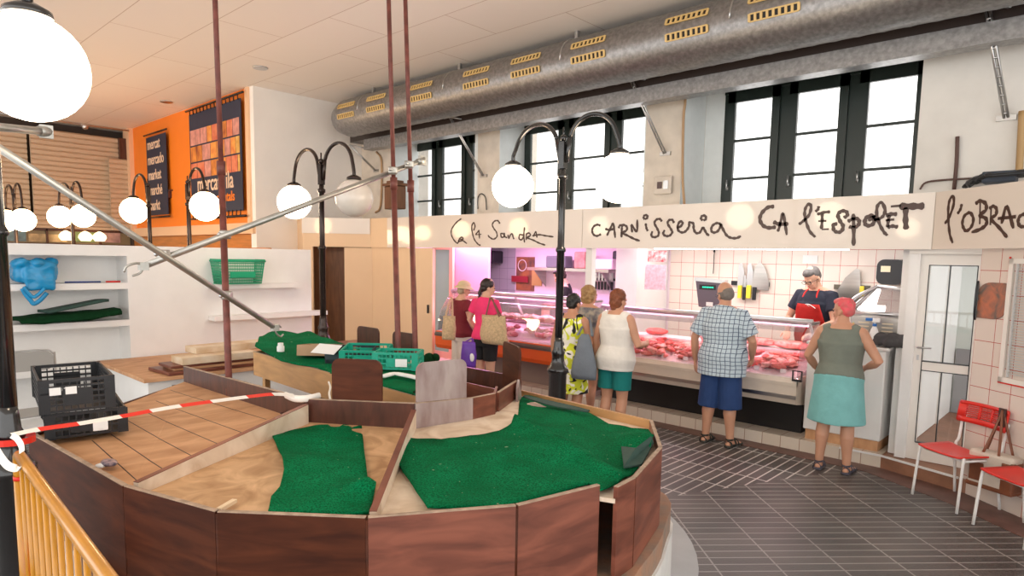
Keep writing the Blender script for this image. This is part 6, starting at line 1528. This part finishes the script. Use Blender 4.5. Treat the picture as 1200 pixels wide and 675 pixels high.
def checkmat():
    m = bpy.data.materials.new('blue_checked_cloth'); m.use_nodes = True; nt = m.node_tree; b = nt.nodes['Principled BSDF']; L = nt.links.new
    tc = nt.nodes.new('ShaderNodeTexCoord'); sp = nt.nodes.new('ShaderNodeSeparateXYZ')
    nn = nt.nodes.new('ShaderNodeTexNoise'); nn.inputs['Scale'].default_value = 5; L(tc.outputs['Object'], nn.inputs[0])
    ad = nt.nodes.new('ShaderNodeVectorMath'); ad.operation = 'MULTIPLY_ADD'; ad.inputs[1].default_value = (.035, .035, .035); L(nn.outputs[1], ad.inputs[0]); L(tc.outputs['Object'], ad.inputs[2]); L(ad.outputs[0], sp.inputs[0])
    def line(o, per, w_):
        a = nt.nodes.new('ShaderNodeMath'); a.operation = 'PINGPONG'; a.inputs[1].default_value = per/2; L(o, a.inputs[0])
        c = nt.nodes.new('ShaderNodeMath'); c.operation = 'LESS_THAN'; c.inputs[1].default_value = w_; L(a.outputs[0], c.inputs[0]); return c.outputs[0]
    x = line(sp.outputs[0], .044, .0032); z = line(sp.outputs[2], .044, .0032)
    mx = nt.nodes.new('ShaderNodeMath'); mx.operation = 'MAXIMUM'; L(x, mx.inputs[0]); L(z, mx.inputs[1])
    c = nt.nodes.new('ShaderNodeMix'); c.data_type = 'RGBA'; c.inputs[6].default_value = (.50, .60, .67, 1); c.inputs[7].default_value = (.07, .10, .17, 1); L(mx.outputs[0], c.inputs[0]); L(c.outputs[2], b.inputs['Base Color']); b.inputs['Roughness'].default_value = .85
    bp = nt.nodes.new('ShaderNodeBump'); bp.inputs['Strength'].default_value = .35; bp.inputs['Distance'].default_value = .02; n2 = nt.nodes.new('ShaderNodeTexNoise'); n2.inputs['Scale'].default_value = 14; L(tc.outputs['Object'], n2.inputs[0]); L(n2.outputs[0], bp.inputs['Height']); L(bp.outputs[0], b.inputs['Normal'])
    return m
def splotch():
    m = bpy.data.materials.new('yellow_printed_cloth'); m.use_nodes = True; nt = m.node_tree; b = nt.nodes['Principled BSDF']; L = nt.links.new
    tc = nt.nodes.new('ShaderNodeTexCoord')
    def ns(sc, off, lo, hi):
        mp = nt.nodes.new('ShaderNodeMapping'); mp.inputs['Location'].default_value = off; L(tc.outputs['Object'], mp.inputs[0])
        n = nt.nodes.new('ShaderNodeTexNoise'); n.inputs['Scale'].default_value = sc; n.inputs['Detail'].default_value = .5; n.inputs['Distortion'].default_value = 2.2; L(mp.outputs[0], n.inputs[0])
        r = nt.nodes.new('ShaderNodeMapRange'); r.inputs[1].default_value = lo; r.inputs[2].default_value = hi; L(n.outputs[0], r.inputs[0]); return r.outputs[0]
    a = nt.nodes.new('ShaderNodeMix'); a.data_type = 'RGBA'; a.inputs[6].default_value = (.62, .66, .03, 1); a.inputs[7].default_value = (.82, .80, .70, 1); L(ns(7, (0, 0, 0), .52, .56), a.inputs[0])
    c = nt.nodes.new('ShaderNodeMix'); c.data_type = 'RGBA'; c.inputs[7].default_value = (.01, .01, .012, 1); L(a.outputs[2], c.inputs[6]); L(ns(6, (4, 2, 1), .60, .62), c.inputs[0]); L(c.outputs[2], b.inputs['Base Color']); b.inputs['Roughness'].default_value = .8
    return m
HANG = lambda sd, x=.225, y=.03, ey=-.02: (V((sd*(x-.005), ey, 1.10)), V((sd*(x+.005), y, .865)))

# 1 man in the checked shirt
F1 = ((-.135, 0), (.135, 0))
q = V((-3.13, 6.71, 0))
p = Fig(q, .02, 1.77, g=1.34, belly=.07, hip=.97, label='heavy balding man in a blue checked shirt and blue shorts at the long case', turn=1.0, nod=.12, tilt=-.08)
p.body(SK1, {-1: (V((-.305, -.03, 1.11)), V((-.315, .03, .86))), 1: (V((.30, .02, 1.12)), V((.24, .18, .93)))}, F1)
p.top(checkmat(), .745, 1.455, inf=.03, sleeve=.80, sl=.024, flare=.012, name='checked_shirt')
bm = B(); tube(bm, [(0, -.004, 1.44), (0, .004, 1.478)], [(.072, .066), (.062, .060)], 20, ref=(1, 0, 0)); p.add('collar', bm, bpy.data.materials['blue_checked_cloth'])
p.shorts(cloth('blue_denim_shorts', (.012, .045, .16)), .90, .40, F1, inf=.014, wide=.035)
p.hair(mat('grey_stubble_hair', (.22, .19, .17), .8, nz=.3, ns=30), [((0, -.030, .078), (.077, .074, .070)), ((0, -.044, .098), (.066, .062, .066)), ((-.045, .0, .085), (.033, .05, .042)), ((.045, .0, .085), (.033, .05, .042))], .003)
bm = B()
for sd in (-1, 1): 
    c = p.headM @ V((sd*.03, .100, .076)); tube(bm, [p.headM @ V((sd*.03+.022*math.cos(a), .100, .076+.016*math.sin(a))) for a in [2*PI*k/12 for k in range(13)]], .0018, 6); tube(bm, [p.headM @ V((sd*.052, .1, .08)), p.headM @ V((sd*.082, .0, .075))], .0018, 6)
p.add('glasses', bm, BLACKP)
p.sandals(mat('dark_sandal', (.035, .035, .03), .6), F1)

# 2 woman with pink hair
F2 = ((-.125, .0), (.125, .0))
p = Fig(V((-1.93, 6.66, 0)), .10, 1.67, g=1.27, belly=.05, hip=1.0, label='woman with short pink hair, grey green vest top and aqua skirt', turn=1.15, nod=.05)
p.body(SK1, {-1: (V((-.30, .03, 1.12)), V((-.24, .20, .96))), 1: (V((.335, -.02, 1.12)), V((.20, .17, 1.03)))}, F2)
p.top(cloth('grey_green_vest', (.18, .205, .17)), .93, 1.415, inf=.014, sleeve=0, name='vest_top')
p.skirt(cloth('aqua_cotton', (.20, .50, .50)), 1.02, .50, rx=.265, ry=.20)
p.hair(mat('pink_dyed_hair', (.80, .085, .12), .6, nz=.4, ns=24, col2=(.62, .18, .16)), [((0, -.022, .130), (.079, .088, .080)), ((0, -.050, .085), (.066, .058, .062)), ((0, .02, .170), (.062, .075, .040)), ((0, .055, .168), (.045, .035, .028))], .012)
bm = B(); p.hball(bm, (0, .0, .0), (.001, .001, .001), 6); bm.free()
p.sandals(mat('grey_pink_sandal', (.10, .09, .12), .6, nz=.4, ns=30), F2)

def stand(x, Y, H): q = py(x, 400, Y); return V((q.x, q.y, 0))
# 3 woman in the white top
F3 = ((-.11, 0), (.11, 0))
p = Fig(stand(722, 6.05, 1.68), .03, 1.67, g=1.22, belly=.04, hip=1.05, label='woman with red brown hair in a white sleeveless top and teal shorts', turn=-.25, nod=.05)
p.body(SK1, {-1: (V((-.27, -.0, 1.12)), V((-.28, .06, .88))), 1: (V((.285, .0, 1.10)), V((.245, .22, 1.10)))}, F3)
p.top(cloth('white_cotton_top', (.80, .77, .72)), .80, 1.43, inf=.020, sleeve=0, flare=.01, name='white_top', sl=.02)
p.shorts(cloth('teal_shorts', (.0, .19, .18)), .98, .58, F3, inf=.016, wide=.02)
p.hair(mat('red_brown_hair', (.25, .07, .025), .55, nz=.5, ns=20), [((0, -.018, .120), (.086, .098, .094)), ((0, -.040, .055), (.080, .068, .080)), ((0, -.055, .0), (.045, .038, .045))], .014)
p.sandals(mat('dark_sandal', (.035, .035, .03)), F3)

# 4 woman in the yellow printed dress
q = stand(670, 5.95, 1.6); F4 = ((-.10, 0), (.10, 0))
p = Fig(q, .10, 1.60, g=1.15, belly=.03, hip=1.05, label='woman with short black hair in a yellow printed dress behind the lamp post', turn=-.1, nod=.1)
p.body(SK3, {-1: (V((-.262, -.0, 1.10)), V((-.27, .03, .86))), 1: (V((.255, .02, 1.12)), V((.22, .17, .98)))}, F4)
sm_ = splotch(); p.top(sm_, .80, 1.41, inf=.018, sleeve=0, name='dress_top', sl=.015); p.skirt(sm_, .99, .50, r0=.02, rx=.235, ry=.18, name='dress_skirt')
p.hair(mat('black_hair', (.012, .010, .010), .5, nz=.3, ns=20), [((0, -.015, .120), (.083, .095, .090)), ((0, -.045, .07), (.070, .060, .062))], .012)
p.sandals(mat('dark_sandal', (.035, .035, .03)), F4)
ybag = q

# 5 blonde woman
q5 = stand(688, 6.45, 1.66)
p = Fig(q5, -.05, 1.68, g=1.12, belly=.03, hip=1.05, label='woman with blonde bob and patterned grey blouse beside the yellow dress', turn=-.35, nod=.02)
p.body(SK1, {-1: (V((-.255, .02, 1.12)), V((-.22, .18, 1.0))), 1: (V((.26, .0, 1.10)), V((.255, .06, .86)))}, F4)
p.top(mat('grey_floral_cloth', (.40, .36, .30), .8, nz=.9, ns=16, col2=(.10, .11, .16)), .84, 1.435, inf=.02, sleeve=.35, name='blouse')
p.shorts(cloth('beige_shorts', (.45, .34, .24)), .98, .62, F4)
p.hair(mat('blonde_hair', (.42, .26, .11), .5, nz=.5, ns=26, col2=(.24, .13, .05)), [((0, -.016, .118), (.088, .100, .092)), ((0, -.025, .05), (.094, .080, .075)), ((0, -.03, .01), (.088, .064, .050))], .014)
p.sandals(mat('dark_sandal', (.035, .035, .03)), F4)

# 6 woman in the pink t shirt
q6 = stand(569, 6.25, 1.68)
p = Fig(q6, .0, 1.71, g=1.08, belly=.0, hip=1.05, label='woman with dark ponytail in a bright pink t-shirt and black shorts', turn=-.55, nod=.12)
p.body(SK2, {-1: (V((-.29, -.03, 1.13)), V((-.235, .10, .93))), 1: (V((.265, .0, 1.12)), V((.27, .10, .92)))}, F4)
p.top(cloth('hot_pink_cotton', (.86, .035, .17)), .90, 1.445, inf=.016, sleeve=.55, name='tshirt', sl=.014)
p.shorts(cloth('black_shorts', (.008, .008, .010)), 1.0, .60, F4, wide=.015)
p.hair(mat('dark_brown_hair', (.025, .012, .010), .45, nz=.3, ns=20), [((0, -.014, .118), (.083, .098, .090)), ((0, -.045, .075), (.066, .060, .062)), ((0, -.085, .05), (.034, .034, .045)), ((0, -.10, .0), (.028, .026, .055)), ((.0, -.10, -.05), (.024, .022, .045))], .008)
p.sandals(mat('dark_sandal', (.035, .035, .03)), F4)

# 7 woman with the pale hat
q7 = stand(541, 6.55, 1.62)
p = Fig(q7, -.25, 1.64, g=1.12, belly=.02, hip=1.05, label='woman in a cream cap, dark red top and white trousers', turn=-.2, nod=.15)
p.body(SK2, {-1: (V((-.255, .0, 1.10)), V((-.25, .08, .87))), 1: (V((.25, .02, 1.10)), V((.20, .15, .93)))}, F4)
p.top(cloth('dark_red_knit', (.20, .015, .025)), .86, 1.42, inf=.018, sleeve=.42, name='top', sl=.015)
p.shorts(cloth('white_trousers', (.72, .66, .58)), .98, .30, F4, wide=.015, name='trousers')
p.hair(mat('grey_fair_hair', (.45, .36, .24), .6, nz=.4, ns=20), [((0, -.02, .105), (.080, .090, .080)), ((0, -.035, .05), (.078, .066, .066))], .008)
bm = B(); p.hball(bm, (0, -.005, .145), (.090, .104, .072), 24); 
p.add('cap_crown', bm, cloth('cream_cap', (.72, .58, .34)))
bm = B(); tube(bm, [p.headM @ V((0, 0, .088)), p.headM @ V((0, 0, .105)), p.headM @ V((0, 0, .14))], [(.142, .160), (.128, .145), (.088, .10)], 28, ref=(1, 0, 0)); p.add('cap_brim', bm, MATS['cream_cap'])
p.sandals(mat('dark_sandal', (.035, .035, .03)), F4)

# 8 butcher
qb = py(955, 400, 8.16)
p = Fig(V((qb.x, 8.16, .13)), PI-.25, 1.84, g=1.2, belly=.05, lean=.10, label='butcher with grey hair and glasses in a navy t-shirt and red apron', turn=-.1, nod=.42)
p.body(SK2, {-1: (V((-.27, .08, 1.12)), V((-.14, .26, 1.00)), V((0, 0, -1))), 1: (V((.285, .06, 1.12)), V((.16, .27, .99)), V((0, 0, -1)))}, F1)
p.top(cloth('navy_tshirt', (.008, .012, .03)), .88, 1.445, inf=.016, sleeve=.62, name='tshirt', sl=.016)
p.shorts(cloth('dark_work_trousers', (.02, .02, .025)), 1.0, .14, F1, name='trousers')
# apron front: shell around the front of the torso
bm = B(); rows = []
for i in range(15):
    z = .55+(1.30-.55)*i/14; rx, ry, y = interp(TS, max(z, .84)); a = p.gx(z); b = p.belly*math.exp(-((z-1.05)/.16)**2)
    half = 1.25 if z < 1.05 else 1.25-(z-1.05)/.25*.65; row = []
    for j in range(13):
        th_ = -half+2*half*j/12; row.append(bm.verts.new((math.sin(th_)*(rx*a+.026), y+b*.5+math.cos(th_)*(ry*(1+(a-1)*.8)+b*.5+.026), z)))
    rows.append(row)
for i in range(14):
    for j in range(12): bm.faces.new((rows[i][j], rows[i][j+1], rows[i+1][j+1], rows[i+1][j])).smooth = True
r = bmesh.ops.solidify(bm, geom=bm.faces[:], thickness=.006)
for sd in (-1, 1): tube(bm, crom([(sd*.085, .125, 1.29), (sd*.075, .09, 1.40), (sd*.055, .0, 1.462), (sd*.03, -.06, 1.455)], 4), [(.010, .003)]*13, 6, ref=(1, 0, 0))
p.add('apron', bm, cloth('red_apron', (.62, .02, .015)))
p.hair(mat('grey_short_hair', (.13, .12, .115), .7, nz=.4, ns=30), [((0, -.018, .124), (.077, .087, .084)), ((0, -.045, .085), (.070, .062, .062)), ((0, .030, .158), (.064, .066, .046))], .004)
bm = B()
for sd in (-1, 1):
    tube(bm, [p.headM @ V((sd*.032+.026*math.cos(a), .106, .074+.018*math.sin(a))) for a in [2*PI*k/12 for k in range(13)]], .0028, 6); tube(bm, [p.headM @ V((sd*.057, .104, .08)), p.headM @ V((sd*.082, .0, .075))], .0025, 6)
tube(bm, [p.headM @ V((-.008, .110, .08)), p.headM @ V((.008, .110, .08))], .0025, 6)
p.add('glasses', bm, BLACKP)
bm = B()
for k in range(5): tube(bm, crom([(-.10+.02*k, .155-.0, 1.26-.02*k), (-.02+.01*k, .158, 1.30-.012*k), (.08, .148, 1.28-.02*k)], 4), .004, 5)
p.add('shirt_print', bm, PAPER)

# 9 woman butcher seen from the side
qw = py(664, 400, 8.16)
p = Fig(V((qw.x, 8.16, .13)), PI/2+.75, 1.72, g=1.0, lean=.12, label='woman butcher with tied up dark hair and black t-shirt', turn=.1, nod=.35)
p.body(SK2, {-1: (V((-.24, .10, 1.13)), V((-.15, .28, 1.02)), V((0, 0, -1))), 1: (V((.24, .10, 1.13)), V((.15, .28, 1.02)), V((0, 0, -1)))}, F4)
p.top(cloth('black_tshirt', (.010, .010, .012)), .88, 1.445, inf=.016, sleeve=.55, name='tshirt')
p.shorts(MATS['dark_work_trousers'], 1.0, .14, F4, name='trousers')
p.hair(mat('dark_brown_hair', (.025, .012, .010)), [((0, -.014, .118), (.082, .096, .090)), ((0, -.04, .075), (.070, .062, .062)), ((0, -.085, .17), (.042, .042, .04)), ((.0, .02, .175), (.06, .06, .03))], .008)

# ------------------------------------------------------------------ bags the customers carry
def softbag(name, c, sx, sy, h, rz, m, lab, strap_to=None, sm=None, open_top=.85, taper=0):
    t = thing(name, c, lab, 'bag', rz); t.rotation_euler.z = rz
    bm = B(); P = [V((0, 0, h*k/8)) for k in range(9)]
    tube(bm, P, [(sx/2*f*(1-taper*i_/8), sy/2*g_) for i_, (f, g_) in enumerate( ((.88, .75), (.98, 1.0), (1.0, 1.05), (.98, 1.0), (.95, .92), (.92, .8), (.90, .65), (.89, .5), (open_top, .4)))], 28, ref=(1, 0, 0))
    for v in bm.verts: v.co += V((noise.noise(v.co*9)*.012, noise.noise(v.co*9+V((5, 0, 0)))*.012, 0))
    obj('bag_body', bm, m, t, local=True)
    if strap_to is not None:
        inv = Matrix.Rotation(-rz, 3, 'Z'); 
        for sy_ in (-1, 1):
            a = V((-sx*.25, sy_*sy*.15, h*.97)); b = V((sx*.25, sy_*sy*.15, h*.97)); tp = inv @ (V(strap_to)-V(c))
            bm = B(); tube(bm, crom([a, a.lerp(tp, .8)+V((-.01, 0, 0)), tp+V((0, sy_*.008, .0)), b.lerp(tp, .8)+V((.01, 0, 0)), b], 5), [(.012, .004)]*21, 8, ref=(1, 0, 0)); obj('strap', bm, sm or m, t, local=True)
    return t
STR = mat('woven_straw', (.72, .53, .31), .85, nz=.3, ns=40, bump=.8, bs=90)
c = pd(578, 403, 8.72); softbag('tote_bag', c, .44, .15, .38, .15, STR, 'cream woven tote bag hanging on the shoulder of the woman in pink', strap_to=q6+V((.15, -.06, 1.462)), sm=mat('brown_strap', (.20, .08, .06), .6))
c = pd(526, 398, 9.15); softbag('tote_bag', c, .20, .12, .33, .6, STR, 'small beige bag at the left side of the woman in the cream cap', strap_to=q7+V((-.12, -.10, 1.40)))
c = pd(549, 430, 8.55); softbag('shopping_bag', c, .24, .12, .33, .2, mat('purple_film', (.14, .035, .42), .35, nz=.3, ns=7, bump=.4, bs=16), 'purple plastic shopping bag with a white print held between the two women at the left', strap_to=pd(553, 397, 8.58))
bm = B(); q = pd(553, 419, 8.45); ball(bm, q, (.045, .01, .055), 12); lone('bag_print', bm, PAPER, 'white round print on the purple shopping bag', 'print')
c = pd(684, 444, 7.28); softbag('drawstring_bag', c, .34, .13, .50, .3, cloth('blue_grey_cloth', (.17, .20, .24)), 'blue grey cloth bag hanging beside the woman in the yellow dress', strap_to=q5.lerp(ybag, .6)+V((.20, -.08, 1.33)), open_top=.55, taper=.55)
# bracelet / watch
bpy.context.view_layer.update()
